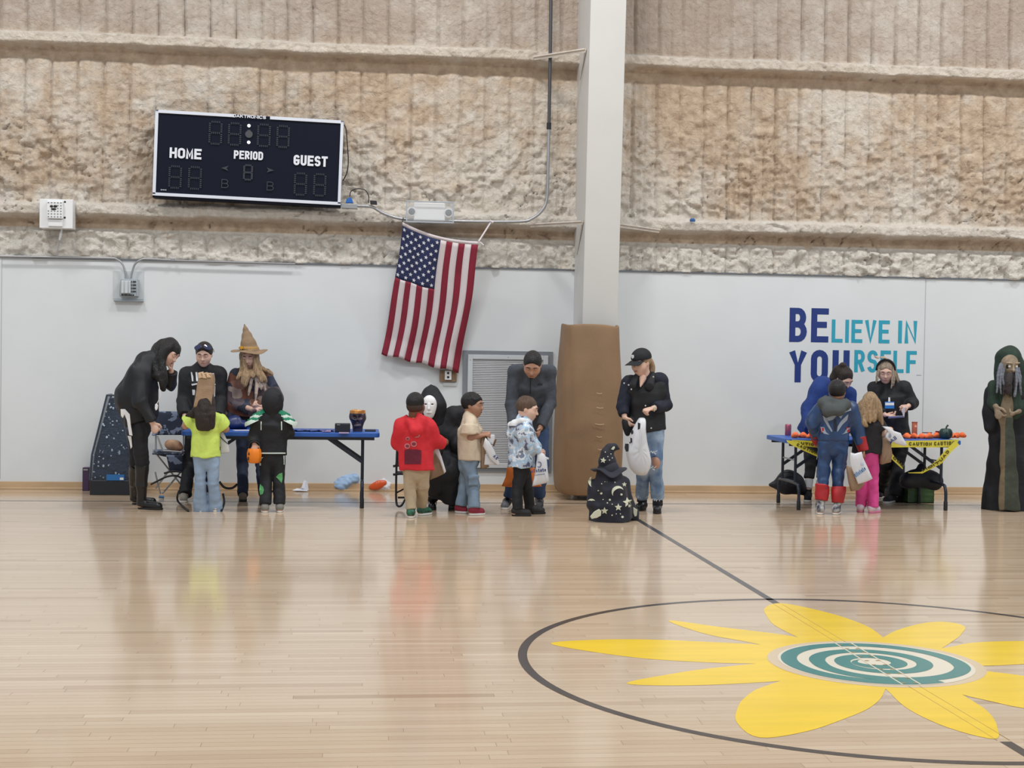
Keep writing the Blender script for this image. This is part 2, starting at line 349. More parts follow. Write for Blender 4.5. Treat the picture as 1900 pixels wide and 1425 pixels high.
# sprayed foam wall above: a displaced surface with two foam-covered girts
def foam_material():
    m = bpy.data.materials.new('spray_foam'); m.use_nodes = True; nt = m.node_tree; N = nt.nodes; L = nt.links; b = N['Principled BSDF']
    at = N.new('ShaderNodeAttribute'); at.attribute_name = 'paint'
    r = N.new('ShaderNodeMix'); r.data_type = 'RGBA'
    n = N.new('ShaderNodeTexNoise'); n.inputs['Scale'].default_value = 9; n.inputs['Detail'].default_value = 6; tc = N.new('ShaderNodeTexCoord'); L.new(tc.outputs['Object'], n.inputs['Vector'])
    tan = N.new('ShaderNodeValToRGB'); e = tan.color_ramp.elements; e[0].position = .3; e[0].color = (*srgb(172, 149, 127), 1); e[1].position = .7; e[1].color = (*srgb(206, 186, 163), 1); L.new(n.outputs['Fac'], tan.inputs[0])
    sx = N.new('ShaderNodeSeparateXYZ'); L.new(tc.outputs['Object'], sx.inputs[0]); mr = N.new('ShaderNodeMapRange'); mr.inputs[1].default_value = 4.85; mr.inputs[2].default_value = 5.1; mr.inputs[4].default_value = .8; L.new(sx.outputs[2], mr.inputs[0])
    gm = N.new('ShaderNodeMix'); gm.data_type = 'RGBA'; gm.inputs['B'].default_value = (*srgb(172, 158, 148), 1); L.new(mr.outputs[0], gm.inputs['Factor']); L.new(tan.outputs[0], gm.inputs['A']); L.new(gm.outputs['Result'], r.inputs['A']); r.inputs['B'].default_value = (*srgb(220, 216, 208), 1); L.new(at.outputs['Fac'], r.inputs['Factor'])  # tan mixed greyer and darker above the upper girt, light falloff put into the colour
    L.new(r.outputs['Result'], b.inputs['Base Color']); b.inputs['Roughness'].default_value = 0.85
    n2 = N.new('ShaderNodeTexNoise'); n2.inputs['Scale'].default_value = 20; n2.inputs['Detail'].default_value = 8; n2.inputs['Roughness'].default_value = .62; n2.inputs['Distortion'].default_value = .6; L.new(tc.outputs['Object'], n2.inputs['Vector'])
    bp = N.new('ShaderNodeBump'); bp.inputs['Strength'].default_value = 0.9; bp.inputs['Distance'].default_value = 0.035; L.new(n2.outputs['Fac'], bp.inputs['Height']); L.new(bp.outputs[0], b.inputs['Normal'])
    return m
HX = .0165; xs = np.arange(FX0, FX1, HX); zs = np.arange(ZW-.03, 6.9, .0155); X, Z = np.meshgrid(xs, zs)
wob = .02*vnoise(X*1.3, X*0, 5)+.015*vnoise(X*7, Z*3, 6)
lump = vnoise(X*7, Z*8, 1)*.5+vnoise(X*15, Z*17, 2)*.3+vnoise(X*33, Z*35, 3)*.2
ridge = 1-np.abs(vnoise(X*9+2*vnoise(X*3, Z*3, 9), Z*12, 4)*2-1)
flake = sstep(.60, .635, vnoise(X*8.5+1.5*vnoise(X*6, Z*6, 21), Z*9.5+vnoise(X*5, Z*5, 22), 8))*sstep(.3, .7, vnoise(X*2.1, Z*2.1, 11))
flake += .8*sstep(.64, .68, vnoise(X*17+vnoise(X*11, Z*11, 61), Z*18, 18))
low = sstep(4.9, 3.4, Z)                    # rougher towards the bottom of each bay
amp = .28+.72*low**1.3
H = .03+.030*lump*amp+.016*ridge*amp+.026*flake*(.12+.88*low)+.012*(vnoise(X*2.2, Z*1.3, 51)-.5)
ph = (X+.03*vnoise(X*0, Z*2, 13))/.278; fr = np.abs((ph % 1)-.5)*2
rib = sstep(.84, .96, fr)
H -= rib*.040*(1-.25*low)*(.35+.65*vnoise(X*2, Z*2.2, 14)); H += .009*sstep(.6, .0, fr)*(1-.3*low)
H -= .018*sstep(.90, .99, np.abs(((ph+.5) % 1)-.5)*2)*vnoise(X*2, Z*2, 17)
for zg, pr in ((3.105, .17), (4.94, .17), (6.6, .16)):
    zc = Z-zg-wob+.02
    lip = sstep(-.145, -.12, zc+.02*(lump-.5))*(1-sstep(-.02, .03, zc))
    H = np.maximum(H, 0)*(1-lip)+lip*(pr-.02+.022*lump+.012*flake)
    band = sstep(-.29, -.24, zc+.05*vnoise(X*4, X*0, 16))*(1-sstep(-.165, -.14, zc))
    H = H*(1-band)+band*(.012+.014*vnoise(X*5, Z*5, 15))
col_mask = sstep(0, .12, np.minimum(np.abs(X-2.40), np.abs(X-2.77)))
crk = sstep(.93, 1.0, 1-np.abs(vnoise(X*6+1.5*vnoise(X*9, Z*9, 41), Z*7+1.5*vnoise(X*9, Z*9, 42), 43)*2-1))*sstep(.45, .7, vnoise(X*3, Z*3, 44)); H -= .03*crk*(Z > 2.6)*(.3+.7*low)
H[0:2, :] = .0
H[Z > ZW+.02] += .0
pn = vnoise(X*1.1, Z*.9, 31)*.5+vnoise(X*5, Z*5, 32)*.3+vnoise(X*17, Z*17, 33)*.2
paint = .75*sstep(.30, .80, pn+.30*sstep(3.9, 2.6, Z)-.02)
for zg in (3.105, 4.94):
    zc = Z-zg-wob+.02
    lip = sstep(-.16, -.11, zc)*(1-sstep(.0, .05, zc)); paint = np.maximum(paint, lip*(.55+.4*lump) if zg < 4 else lip*(.4+.3*lump))
    paint *= 1-.95*sstep(-.30, -.24, zc+.05*vnoise(X*4, X*0, 16))*(1-sstep(-.165, -.14, zc))
paint = np.where(Z < 2.85, np.maximum(paint, .95*sstep(.2, .45, lump+.1)), paint)
paint = np.clip(paint+.0, 0, 1)*(1-.3*sstep(4.9, 5.1, Z))  # white overspray thinned in the top bay, for the same painted light falloff
vv = np.stack([X.ravel(), (.1-H*1.25).ravel()-.02, Z.ravel()], 1)
ny, nx = X.shape; idx = np.arange(ny*nx).reshape(ny, nx)
ff = np.stack([idx[:-1, :-1].ravel(), idx[:-1, 1:].ravel(), idx[1:, 1:].ravel(), idx[1:, :-1].ravel()], 1)
me = mesh_np('wall_foam', vv, ff, foam_material())
ca = me.color_attributes.new('paint', 'FLOAT_COLOR', 'POINT'); tt = paint.ravel(); ca.data.foreach_set('color', np.stack([tt, tt, tt, np.ones_like(tt)], 1).astype(np.float32).ravel())
setp(link('wall_back_foam', me), kind='structure')
M_back = mat('wall_backing', srgb(150, 130, 110), 0.9)
w = MB(); w.box(FX0, FX1, .13, .2, 0, 6.95); setp(w.build('wall_back_sheathing', M_back), kind='structure')

# steel column with tapered web, flange braces and padding
M_col = mat('column_white_paint', srgb(206, 206, 204), 0.5, var=.015, vscale=2)
cx0, cx1 = 2.40, 2.785
w = MB()
zt = 6.9
dep = lambda z: -.60-.055*(z-1.0)
w.add([(cx0, dep(0), 0), (cx1, dep(0), 0), (cx1, dep(zt), zt), (cx0, dep(zt), zt), (cx0, .12, 0), (cx1, .12, 0), (cx1, .12, zt), (cx0, .12, zt)],
      [(0, 1, 2, 3), (4, 7, 6, 5), (0, 3, 7, 4), (1, 5, 6, 2), (3, 2, 6, 7), (0, 4, 5, 1)])
column = thing('steel_column', 'tall boxed white steel column rising from the tan padding', 'column', (2.59, -.3, 0))
w.build('column_shaft', M_col, column, bevel=.006)
w = MB(); w.box(cx0+.02, cx1-.02, dep(0)-.002, dep(0)+.01, .0, .02); w.build('base_plate', M_col, column)
M_brace = mat('brace_steel', srgb(206, 198, 188), 0.6, var=.1, vscale=10)
for (X1, Y1, X2, Y2, X3, Y3) in ((140, 290, 410, 250, 355, 400), (120, 1140, 385, 1125, 345, 1290)):
    a = CP(13, X1, Y1, -.12); b = CP(13, X2, Y2, -.62); c_ = CP(13, X3, Y3, -.20)
    b.x = cx0-.012
    w = MB(); w.bar(a, b, .045, .014); w.bar(a+V(0, 0, -.015), b+V(0, 0, -.015), .006, .04); w.build('flange_brace', M_brace, column)
    w = MB(); w.bar(b, V(cx0-.004, -.2, c_.z), .006, .035); w.build('brace_strap', M_brace, column)
a = CP(13, 580, 1138, -.5); a.x = cx1+.012; b = CP(13, 775, 1168, -.10)
w = MB(); w.bar(a, b, .045, .014); w.bar(a+V(0, 0, -.015), b+V(0, 0, -.015), .006, .04); w.build('flange_brace', M_brace, column)
# pad: a padded wrap with rounded profile; bulges at knee height
M_pad = mat('tan_vinyl', srgb(142, 113, 84), 0.6, var=.07, vscale=3, bump=.25, bscale=160)
pad = thing('column_pad', 'tan brown vinyl padding wrapped round the foot of the white column', 'wall pad', (2.50, -.62, .05))
def padmesh():
    n = 44; prof = [(.05, .80, .90), (.055, .90, .95), (.09, .975, .99), (.16, 1.015, 1.02), (.4, 1.05, 1.05), (.7, 1.05, 1.05), (1.0, 1.02, 1.03), (1.3, .975, 1.0), (1.55, .93, .97), (1.75, .885, .95), (1.86, .87, .93), (1.885, .85, .90), (1.875, .78, .82), (1.84, .74, .8)]
    vs = []; nn = len(prof)
    for j, (z, sx, sy) in enumerate(prof):
        for i in range(n):
            t = 2*PI*i/n; c_, s_ = math.cos(t), math.sin(t); e = .55
            x = math.copysign(abs(c_)**e, c_)*.345*sx; y = math.copysign(abs(s_)**e, s_)*.36*sy
            wr = .006*math.sin(t*9+z*5)+.004*math.sin(t*17+z*23)
            tilt = .015*math.sin(3*t) if j > nn-5 else 0
            vs.append((2.49+x*(1+wr*2)-.02*(1-z/1.9)*0, -.60+y*(1+wr*2), z+tilt+(.012*math.sin(2*t+1) if j > nn-5 else 0)))
    fs = [(j*n+i, j*n+(i+1) % n, (j+1)*n+(i+1) % n, (j+1)*n+i) for j in range(nn-1) for i in range(n)]
    fs.append(tuple(reversed(range(n))))
    m_ = MB(); m_.add(vs, fs); return m_
po = padmesh().build('pad_cover', M_pad, pad, smooth=True, sub=2, autosm=1)
M_stitch = mat('lacing_cord', srgb(196, 172, 140), 0.7)
for X, Y, l_ in ((205, 435, 40), (210, 541, 50), (208, 662, 66), (205, 755, 40), (210, 848, 30)):
    a = CP(5, X-l_/2, Y-3, -.99); b = CP(5, X+l_/2, Y, -.99)
    pts = [a, (a+b)/2+V(0, -.004, -.006), b]; w = MB(); w.tube(smoothpath([p+V(0, .0, 0) for p in pts], 3), .0035, 5); w.build('lacing', M_stitch, pad, smooth=True)

# ================================================================== BODIES AND CLOTH: distance fields meshed with surface nets
def n3(v): v = np.asarray(v, float); return v/(np.linalg.norm(v)+1e-9)
class SDF:
    def __init__(s, cell=.008): s.p = []; s.cell = cell; s.folds = []
    def cone(s, a, b, ra, rb, k=.02, sq=None, ratio=1.0, op='u', capped=False, rnd=.004):
        s.p.append(('c', np.array(a, float), np.array(b, float), ra, rb, k, None if sq is None else n3(sq), ratio, op, capped, rnd)); return s
    def ell(s, c, r, R=None, k=.02, op='u'):
        s.p.append(('e', np.array(c, float), np.array(r, float), np.eye(3) if R is None else np.array(R, float), k, op)); return s
    def boxp(s, c, h, R=None, rnd=.01, k=.01, op='u'):
        s.p.append(('b', np.array(c, float), np.array(h, float), np.eye(3) if R is None else np.array(R, float), rnd, k, op)); return s
    def chain(s, pts, rr, k=.02, sq=None, ratio=1.0):
        for i in range(len(pts)-1): s.cone(pts[i], pts[i+1], rr[i], rr[i+1], k, sq, ratio)
        return s
    def fold(s, amp, f, d=(0, 0, 1), seed=0): s.folds.append((amp, f, n3(d), seed)); return s
    def _ext(s, q):
        if q[0] == 'c': r = max(q[3], q[4]); return np.minimum(q[1], q[2])-r, np.maximum(q[1], q[2])+r
        r = np.linalg.norm(q[2]) if q[0] == 'b' else q[2].max(); 
        e = np.abs(q[3]).T@q[2] if True else r
        return q[1]-e-.01, q[1]+e+.01
    def _d(s, q, G):
        if q[0] == 'c':
            _, a, b, ra, rb, k, sq, ratio, op, capped, rnd = q
            A = G-a; B = b-a
            if sq is not None:
                A = A+np.outer(A@sq, sq)*(1/ratio-1); B = B+(B@sq)*(1/ratio-1)*sq
            L2 = B@B; t = (A@B)/max(L2, 1e-9)
            if not capped:
                tc = np.clip(t, 0, 1); d = np.linalg.norm(A-np.outer(tc, B), axis=1)-(ra+(rb-ra)*tc)
            else:
                L = math.sqrt(L2); tc = np.clip(t, 0, 1); rad = np.linalg.norm(A-np.outer(t, B), axis=1)-(ra+(rb-ra)*tc)+rnd
                ax = (np.abs(t-.5)-.5)*L+rnd
                d = np.minimum(np.maximum(rad, ax), 0)+np.sqrt(np.maximum(rad, 0)**2+np.maximum(ax, 0)**2)-rnd
            return d*(1 if sq is None else min(1, (ratio+1)/2))
        if q[0] == 'e':
            p = (G-q[1])@q[3].T; k0 = np.linalg.norm(p/q[2], axis=1); k1 = np.linalg.norm(p/q[2]**2, axis=1)
            return k0*(k0-1)/np.maximum(k1, 1e-6)
        p = np.abs((G-q[1])@q[3].T)-q[2]+q[4]
        return np.linalg.norm(np.maximum(p, 0), axis=1)+np.minimum(p.max(axis=1), 0)-q[4]
    def net(s):
        h = s.cell; ex = [s._ext(q) for q in s.p if (q[8] if q[0] == 'c' else q[-1]) == 'u']
        lo = np.min([e[0] for e in ex], 0)-3*h-.01; hi = np.max([e[1] for e in ex], 0)+3*h+.01
        n = np.ceil((hi-lo)/h).astype(int)+1; D = np.full(n, .2, np.float32)
        for q in s.p:
            k = {'c': lambda: q[5], 'e': lambda: q[4], 'b': lambda: q[5]}[q[0]](); op = q[8] if q[0] == 'c' else q[-1]
            e0, e1 = s._ext(q); m = k+3*h
            i0 = np.clip(np.floor((e0-m-lo)/h).astype(int), 0, n-1); i1 = np.clip(np.ceil((e1+m-lo)/h).astype(int)+1, 1, n)
            if (i1 <= i0).any(): continue
            ax = [lo[j]+h*np.arange(i0[j], i1[j]) for j in range(3)]
            G = np.stack(np.meshgrid(*ax, indexing='ij'), -1).reshape(-1, 3)
            d = s._d(q, G).reshape([len(x) for x in ax]).astype(np.float32); sl = tuple(slice(i0[j], i1[j]) for j in range(3)); o = D[sl]
            if op == 'u':
                hh = np.maximum(k-np.abs(o-d), 0)/max(k, 1e-6); D[sl] = np.minimum(o, d)-hh*hh*k*.25
            else:
                d = -d; hh = np.maximum(k-np.abs(o-d), 0)/max(k, 1e-6); D[sl] = np.maximum(o, d)+hh*hh*k*.25
        if s.folds:
            sel = np.abs(D) < .05; ii = np.argwhere(sel); G = lo+h*ii; add = np.zeros(len(G))
            for amp, f, dr, seed in s.folds:
                r = np.random.RandomState(seed+1)
                for q in range(5):
                    v = r.normal(size=3); v -= dr*(v@dr)*.75; v = n3(v)*f*(.6+.9*r.rand()); ph = r.rand()*6.28
                    w2 = n3(r.normal(size=3))*f*.5
                    add += amp/2.2*np.sin(G@v+ph+1.5*np.sin(G@w2+ph*2))
            D[sel] += add.astype(np.float32)
        D[0], D[-1], D[:, 0], D[:, -1], D[:, :, 0], D[:, :, -1] = .2, .2, .2, .2, .2, .2
        ins = D < 0
        c8 = [ins[i:n[0]-1+i, j:n[1]-1+j, k:n[2]-1+k] for i in (0, 1) for j in (0, 1) for k in (0, 1)]
        cnt = sum(c.astype(np.int8) for c in c8); act = (cnt > 0) & (cnt < 8); cid = np.full(act.shape, -1, int); A = np.argwhere(act); cid[act] = np.arange(len(A))
        acc = np.zeros((len(A), 3)); num = np.zeros(len(A)); dv = {}
        off = [(i, j, k) for i in (0, 1) for j in (0, 1) for k in (0, 1)]
        val = {o: D[A[:, 0]+o[0], A[:, 1]+o[1], A[:, 2]+o[2]] for o in off}
        for o in off:
            for a in range(3):
                if o[a] == 0:
                    o2 = list(o); o2[a] = 1; o2 = tuple(o2); v0, v1 = val[o], val[o2]; cr = (v0 < 0) != (v1 < 0)
                    t = np.where(cr, v0/np.where(cr, v0-v1, 1), 0); pt = np.tile(np.array(o, float), (len(A), 1)); pt[:, a] += t
                    acc += pt*cr[:, None]; num += cr
        Vt = lo+h*(A+acc/np.maximum(num, 1)[:, None]); Q = []
        for a in range(3):
            b, c = (a+1) % 3, (a+2) % 3
            s0 = [slice(1, None)]*3; s0[a] = slice(None, -1); s1 = [slice(1, None)]*3; s1[a] = slice(1, None)
            i0 = ins[tuple(s0)]; i1 = ins[tuple(s1)]; E = np.argwhere(i0 != i1); 
            if not len(E): continue
            base = E.copy(); base[:, b] += 1; base[:, c] += 1
            def cell_(db, dc):
                q = base.copy(); q[:, b] -= db; q[:, c] -= dc; return cid[q[:, 0], q[:, 1], q[:, 2]]
            bb = np.stack([cell_(1, 1), cell_(0, 1), cell_(0, 0), cell_(1, 0)], 1)
            fl_ = ins[base[:, 0], base[:, 1], base[:, 2]]
            bb[~fl_] = bb[~fl_][:, ::-1]; Q.append(bb[(bb >= 0).all(1)])
        return Vt, np.concatenate(Q)
    def build(s, name, mats, parent=None, paint=None, label=None):
        v, f = s.net(); mi = None
        if parent is not None:
            p = parent
            t = np.array(p.matrix_parent_inverse.translation) if p.type != 'EMPTY' else None
        if paint:
            c = v[f].mean(1); mi = np.zeros(len(f), int)
            for i, fn in paint: mi[fn(c)] = i
        o = link(name, mesh_np(name, v, f, mats, mi), parent)
        if label: o['label'] = label
        return o
def raster_hit(objs, px, py):
    """first surface of the given meshes on the line of sight to a point of the photograph (used to find where a patch is sewn on)"""
    best = None; d = ray(px, py).normalized()
    for o in objs:
        if not hasattr(raster_hit, 'c'): raster_hit.c = {}
        t = raster_hit.c.get(o.data.name)
        if t is None:
            me = o.data; n = len(me.vertices); a = np.empty(n*3, np.float32); me.vertices.foreach_get('co', a)
            t = BVHTree.FromPolygons([Vector(p) for p in a.reshape(-1, 3)], [tuple(p.vertices) for p in me.polygons]); raster_hit.c[o.data.name] = t
        l, nrm, _, dist = t.ray_cast(c_o, d)
        if l is not None and (best is None or dist < best[2]): best = (l, nrm, dist)
    return best
def patch(mb, objs, k, X, Y, outline, h=.004, mi=0, size=1.0, strip=False):
    """sew a flat outline (crop pixels about X,Y) on to cloth, every corner laid on the surface below it"""
    c = raster_hit(objs, *C(k, X, Y))
    if c is None: return
    top = []; bot = []
    for x, y in outline:
        q = raster_hit(objs, *C(k, X+x*size, Y-y*size))
        if q is None or abs(q[2]-c[2]) > .12:
            r = ray(*C(k, X+x*size, Y-y*size)).normalized(); l = c_o+r*c[2]; nn = c[1]
        else: l, nn = q[0], q[1]
        top.append(l+nn*h); bot.append(l-nn*.004)
    cen = c[0]+c[1]*h; n = len(top)
    if strip:
        m2 = n//2; inn = lambda i: i if i in (0, m2) else n-i
        mb.add(top+bot, [(i, i+1, inn(i+1), inn(i)) if i+1 != m2 and i else ((0, 1, n-1) if i == 0 else (i, i+1, n-i)) for i in range(m2)]+[(i, i+n, (i+1) % n+n, (i+1) % n) for i in range(n)], mi); return
    mb.add(top+bot+[cen], [(i, (i+1) % n, 2*n) for i in range(n)]+[(i, i+n, (i+1) % n+n, (i+1) % n) for i in range(n)], mi)

# ------------------------------------------------------------------ people
HK, HKK = 1.08, 1.13
M_eye = mat('eye_white', (.75, .73, .7), .25); M_iris = mat('iris', (.03, .018, .01), .2)
M_lid = mat('lid_skin', srgb(190, 150, 132), .5)
def skinmat(name, rgb): return mat(name, srgb(*rgb), .5, var=.05, vscale=14)
def frame(Fv, Up=(0, 0, 1)):
    f = n3(Fv); r = n3(np.cross(f, Up)); u = np.cross(r, f); return f, u, r      # forward, up, right-of-face
def hand(S, wr, d, nrm, sz, thumb=1, curl=.5, k=.006):
    """palm and five fingers; d: direction of the hand, nrm: direction the palm faces, thumb=+1/-1 side"""
    wr = np.array(wr, float); d = n3(d); nrm = n3(np.array(nrm, float)-d*(np.array(nrm, float)@d)); sd = np.cross(d, nrm)*thumb; L = sz
    S.cone(wr, wr+d*L*.42, .022*sz/.18, .036*sz/.18, .01, nrm, .5)
    base = wr+d*L*.40
    for i, (o, ln) in enumerate(((.030, .40), (.010, .45), (-.010, .42), (-.029, .34))):
        r = .0092*sz/.18 if sz > .15 else .0098*sz/.18; ln *= L; p0 = base+sd*o*sz/.18-d*.01; a = curl*.6; b = curl*1.4
        p1 = p0+(d*math.cos(a)+nrm*math.sin(a))*ln*.5+sd*o*.12*sz/.18; p2 = p1+(d*math.cos(a+b)+nrm*math.sin(a+b))*ln*.45
        S.cone(p0, p1, r*1.1, r, k*.4); S.cone(p1, p2, r, r*.85, k*.4)
    t0 = wr+d*L*.12+sd*.022*sz/.18; t1 = t0+(d*.55+sd*.7+nrm*.25)*L*.24; t2 = t1+(d*.85+sd*.15+nrm*.5*curl)*L*.19
    S.cone(t0, t1, .014*sz/.18, .0115*sz/.18, k); S.cone(t1, t2, .0112*sz/.18, .009*sz/.18, k*.5)
def head_sdf(S, c, Fv, h, up=(0, 0, 1), jaw=1.0):
    f, u, r = frame(Fv, up); c = np.array(c, float); R = np.array([r, f, u]); q = lambda a, b, d: c+(r*a+f*b+u*d)*h
    S.ell(q(0, -.07, .12), np.array([.335, .42, .375])*h, R, .02)
    S.ell(q(0, .10, -.16), np.array([.265*jaw, .29, .33])*h, R, .04)
    S.ell(q(0, .22, -.38), np.array([.12, .10, .10])*h, R, .04)
    for sx in (-1, 1):
        S.ell(q(sx*.15, .20, -.13), np.array([.13, .14, .13])*h, R, .04)
        S.ell(q(sx*.14, .415, .02), np.array([.075, .05, .04])*h, R, .02, 's')
        S.ell(q(sx*.325, -.02, -.03), np.array([.035, .075, .12])*h, R, .006)
    S.ell(q(0, .32, .10), np.array([.22, .07, .05])*h, R, .03)
    S.cone(q(0, .37, .03), q(0, .455, -.12), .028*h, .05*h, .01)
    for sx in (-1, 1): S.ell(q(sx*.045, .41, -.13), np.array([.035, .04, .03])*h, R, .006)
    S.ell(q(0, .345, -.255), np.array([.11, .055, .05])*h, R, .015)
def face_parts(root, c, Fv, h, lip=(150, 80, 75), brow=(40, 28, 22), up=(0, 0, 1), smile=.0, body=None, lids=.9):
    f, u, r = frame(Fv, up); c = np.array(c, float); q = lambda a, b, d: Vector(c+(r*a+f*b+u*d)*h)
    for sx in (-1, 1):
        m_ = MB(); 
        o = q(sx*.135, .345, .02); m_.lathe(o, [(.0005, -.046*h)]+[(.046*h*math.cos(a), .046*h*math.sin(a)) for a in np.linspace(-1.3, 1.3, 7)]+[(.0005, .046*h)], 10)
        ld = MB(); RL = .051*h; ld.lathe(o+Vector(f)*.002*h, [(RL*math.cos(a), RL*math.sin(a)) for a in np.linspace(-.12, 1.45, 7)], 14, axis=u*.80-f*.60*lids*-1 if False else u*.86+f*.5*lids); ld.build('eyelid', body or M_lid, root, smooth=True, solid=.0012)
        k = MB(); oo = q(sx*.135, .372, .010); k.lathe(oo, [(.0005, -.028*h)]+[(.028*h*math.cos(a), .028*h*math.sin(a)) for a in np.linspace(-1.3, 1.3, 5)]+[(.0005, .028*h)], 8)
        e = m_.build('eye', M_eye, root, smooth=True); k.build('iris', M_iris, e, smooth=True)
        b = MB(); pts = [q(sx*.055, .425, .115), q(sx*.13, .42, .14), q(sx*.215, .36, .115)]; b.tube(smoothpath(pts, 3), [.010*h, .015*h, .019*h, .018*h, .015*h, .012*h, .007*h], 6)
        b.build('eyebrow', mat('eyebrow_hair', srgb(*brow), .8), root, smooth=True)
    m_ = MB(); pts = [q(-.105, .345, -.245+smile), q(-.05, .395, -.262), q(0, .408, -.268), q(.05, .395, -.262), q(.105, .345, -.245+smile)]
    m_.tube(smoothpath(pts, 3), [.008*h]+[.022*h]*11+[.008*h], 6); m_.build('lips', mat('lips', srgb(*lip), .4), root, smooth=True)
def hair_cap(S, c, Fv, h, up=(0, 0, 1), th=.03, back=.0, low=.0, front=.28):
    f, u, r = frame(Fv, up); c = np.array(c, float); R = np.array([r, f, u]); q = lambda a, b, d: c+(r*a+f*b+u*d)*h
    S.ell(q(0, -.08, .13), np.array([.335+th, .42+th, .375+th])*h, R, .02)
    if back: S.ell(q(0, -.22, -.10-low), np.array([.30, .25, .30+back])*h, R, .03)
    S.ell(q(0, .52, -.10), np.array([.32, .46, front+.08])*h, R, .01, 's')
    S.ell(q(0, .30, -.40), np.array([.55, .34, .34])*h, R, .01, 's')
    if not back: S.boxp(q(0, 0, -.62), np.array([.6, .8, .36])*h, R, .01, .01, 's'); 
    return q
class Fig:
    """A person; joints are 3-D points in metres."""
    def __init__(s, k, y0, name, label, base, cat='person', group=None, size=1.0, kid=False):
        s.k = k; s.y0 = y0; s.z = size; s.kid = kid; s.root = thing(name, label, cat, Vector(base)); s.J = {}
        if group: s.root['group'] = group
        s.cell = .0075 if not kid else .0068
    def j(s, **kw):
        for n_, (X, Y, dy) in kw.items(): s.J[n_] = np.array(CP(s.k, X, Y, s.y0+dy))
        return s
    def foot(s, side, hx, hy, tx, ty):      # heel and toe on the floor, from where they stand
        a = np.array(F(*C(s.k, hx, hy))); b = np.array(F(*C(s.k, tx, ty))); 
        L = np.linalg.norm(b-a); M = .20 if s.kid else .27; d = (b-a)/L; co = np.array(c_o)
        if L > M:
            if a[1] < b[1]: b = a+d*M
            else: a = b-d*M
        t = a+d*.06; an = s.J['an'+side]; an = co+(an-co)*((t[1]-co[1])/(an[1]-co[1])); an[2] = max(.075, an[2]); s.J['an'+side] = an
        s.J['heel'+side] = a; s.J['toe'+side] = b; return s
    def body(s, skin, hand_sz=None, Fh=(0, -1, 0), up=(0, 0, 1), hh=.225,  Ft=(0, -1, 0), nohand=(), curls={}, palms={}, hdirs={}, legs=True, neck_r=None, arms=True, thumbs={}, slim=1.0, jaw=1.0):
        J = s.J; z = s.z*(1.12 if s.kid else 1.0)*slim; S = SDF(s.cell); hand_sz = hand_sz or .8*hh; hh *= HK if not s.kid else HKK; s.Fh = Fh; s.Ft = n3(Ft); s.hh = hh; s.up = up
        head_sdf(S, J['head'], Fh, hh, up, jaw); f, u, r = frame(Fh, up)
        nr = neck_r or .054*z
        S.cone(J['head']-u*hh*.22-f*hh*.12, J['neck'], nr, nr*1.08, .03)
        S.cone(J['neck'], J['chest'], .055*z, .122*z, .05, s.Ft, .68); S.cone(J['chest'], J['pelvis'], .122*z, .122*z, .04, s.Ft, .68)
        for a in ('L', 'R'):
            if arms and 'sh'+a in J:
                S.cone(J['neck'], J['sh'+a], .032*z, .044*z, .03)
                S.cone(J['sh'+a], J['el'+a], .045*z, .037*z, .02); S.cone(J['el'+a], J['wr'+a], .038*z, .026*z, .015)
                if a not in nohand:
                    d = hdirs.get(a, J['wr'+a]-J['el'+a]); hand(S, J['wr'+a], d, palms.get(a, (0, 1, 0)), hand_sz or .8*hh, thumbs.get(a, 1), curls.get(a, .5))
            if legs and 'hip'+a in J:
                S.cone(J['hip'+a], J['kn'+a], .064*z, .045*z, .02); S.cone(J['kn'+a], J['an'+a], .045*z, .032*z, .02)
                if 'toe'+a in J:
                    h_ = J['heel'+a]; t_ = J['toe'+a]; d = n3(t_-h_)
                    S.cone(J['an'+a], h_+d*.03*z+[0, 0, .035*z], .034*z, .03*z, .02); S.cone(h_+d*.04*z+[0, 0, .035*z], t_-d*.03*z+[0, 0, .026*z], .03*z, .022*z, .02)
        s.bodyo = S.build('body', skin, s.root); s.skin = skin; return s
    def face(s, **kw): face_parts(s.root, s.J['head'], s.Fh, s.hh, up=s.up, body=s.skin, **kw); return s
    def top(s, m, ease=.014, sleeve='long', hem=None, fold=.004, name='shirt', cuff=.92, r_hem=None, w=1.0, collar=True, label=None, extra=None, sl=1.0, paint=None, sq=.70, build=True, fs=26, sleeves='LR'):
        J = s.J; z = s.z*(1.12 if s.kid else 1.0); S = SDF(s.cell+.0006); e = ease
        hem = J['pelvis'] if hem is None else np.array(CP(s.k, *hem[:2], s.y0+hem[2]))
        S.cone(J['neck'], J['chest'], .060*z*w+e, .128*z*w+e, .05, s.Ft, sq)
        S.cone(J['chest'], hem, .130*z*w+e, (r_hem or .145*z*w)+e, .04, s.Ft, sq, capped=True)
        for a in sleeves:
            if 'sh'+a not in J: continue
            S.cone(J['neck'], J['sh'+a], .034*z+e*.8, .046*z+e, .04)
            sh, el, wr = J['sh'+a], J['el'+a], J['wr'+a]
            if sleeve == 'long':
                S.cone(sh, el, (.047*z+e)*sl, (.038*z+e)*sl, .045); S.cone(el, el+(wr-el)*cuff, (.038*z+e)*sl, (.028*z+e)*sl, .02, capped=True)
            elif sleeve == 'short': S.cone(sh, sh+(el-sh)*.72, (.053*z+e)*sl, (.052*z+e*1.6)*sl, .02, capped=True)
        f, u, r = frame(s.Fh, s.up)
        if collar:
            d = n3(J['head']-J['neck']); S.cone(J['neck']+d*.012*z, J['neck']+d*.17*z, .054*z, .078*z, .01, op='s', capped=True)
        if fold: S.fold(fold, fs, (0, 0, 1), int(abs(J['neck'][0])*100)); S.fold(fold*.55, fs*2.4, (.25, 0, 1), 7+int(abs(J['neck'][0])*37) % 20)
        if extra: extra(S)
        if not build: return S
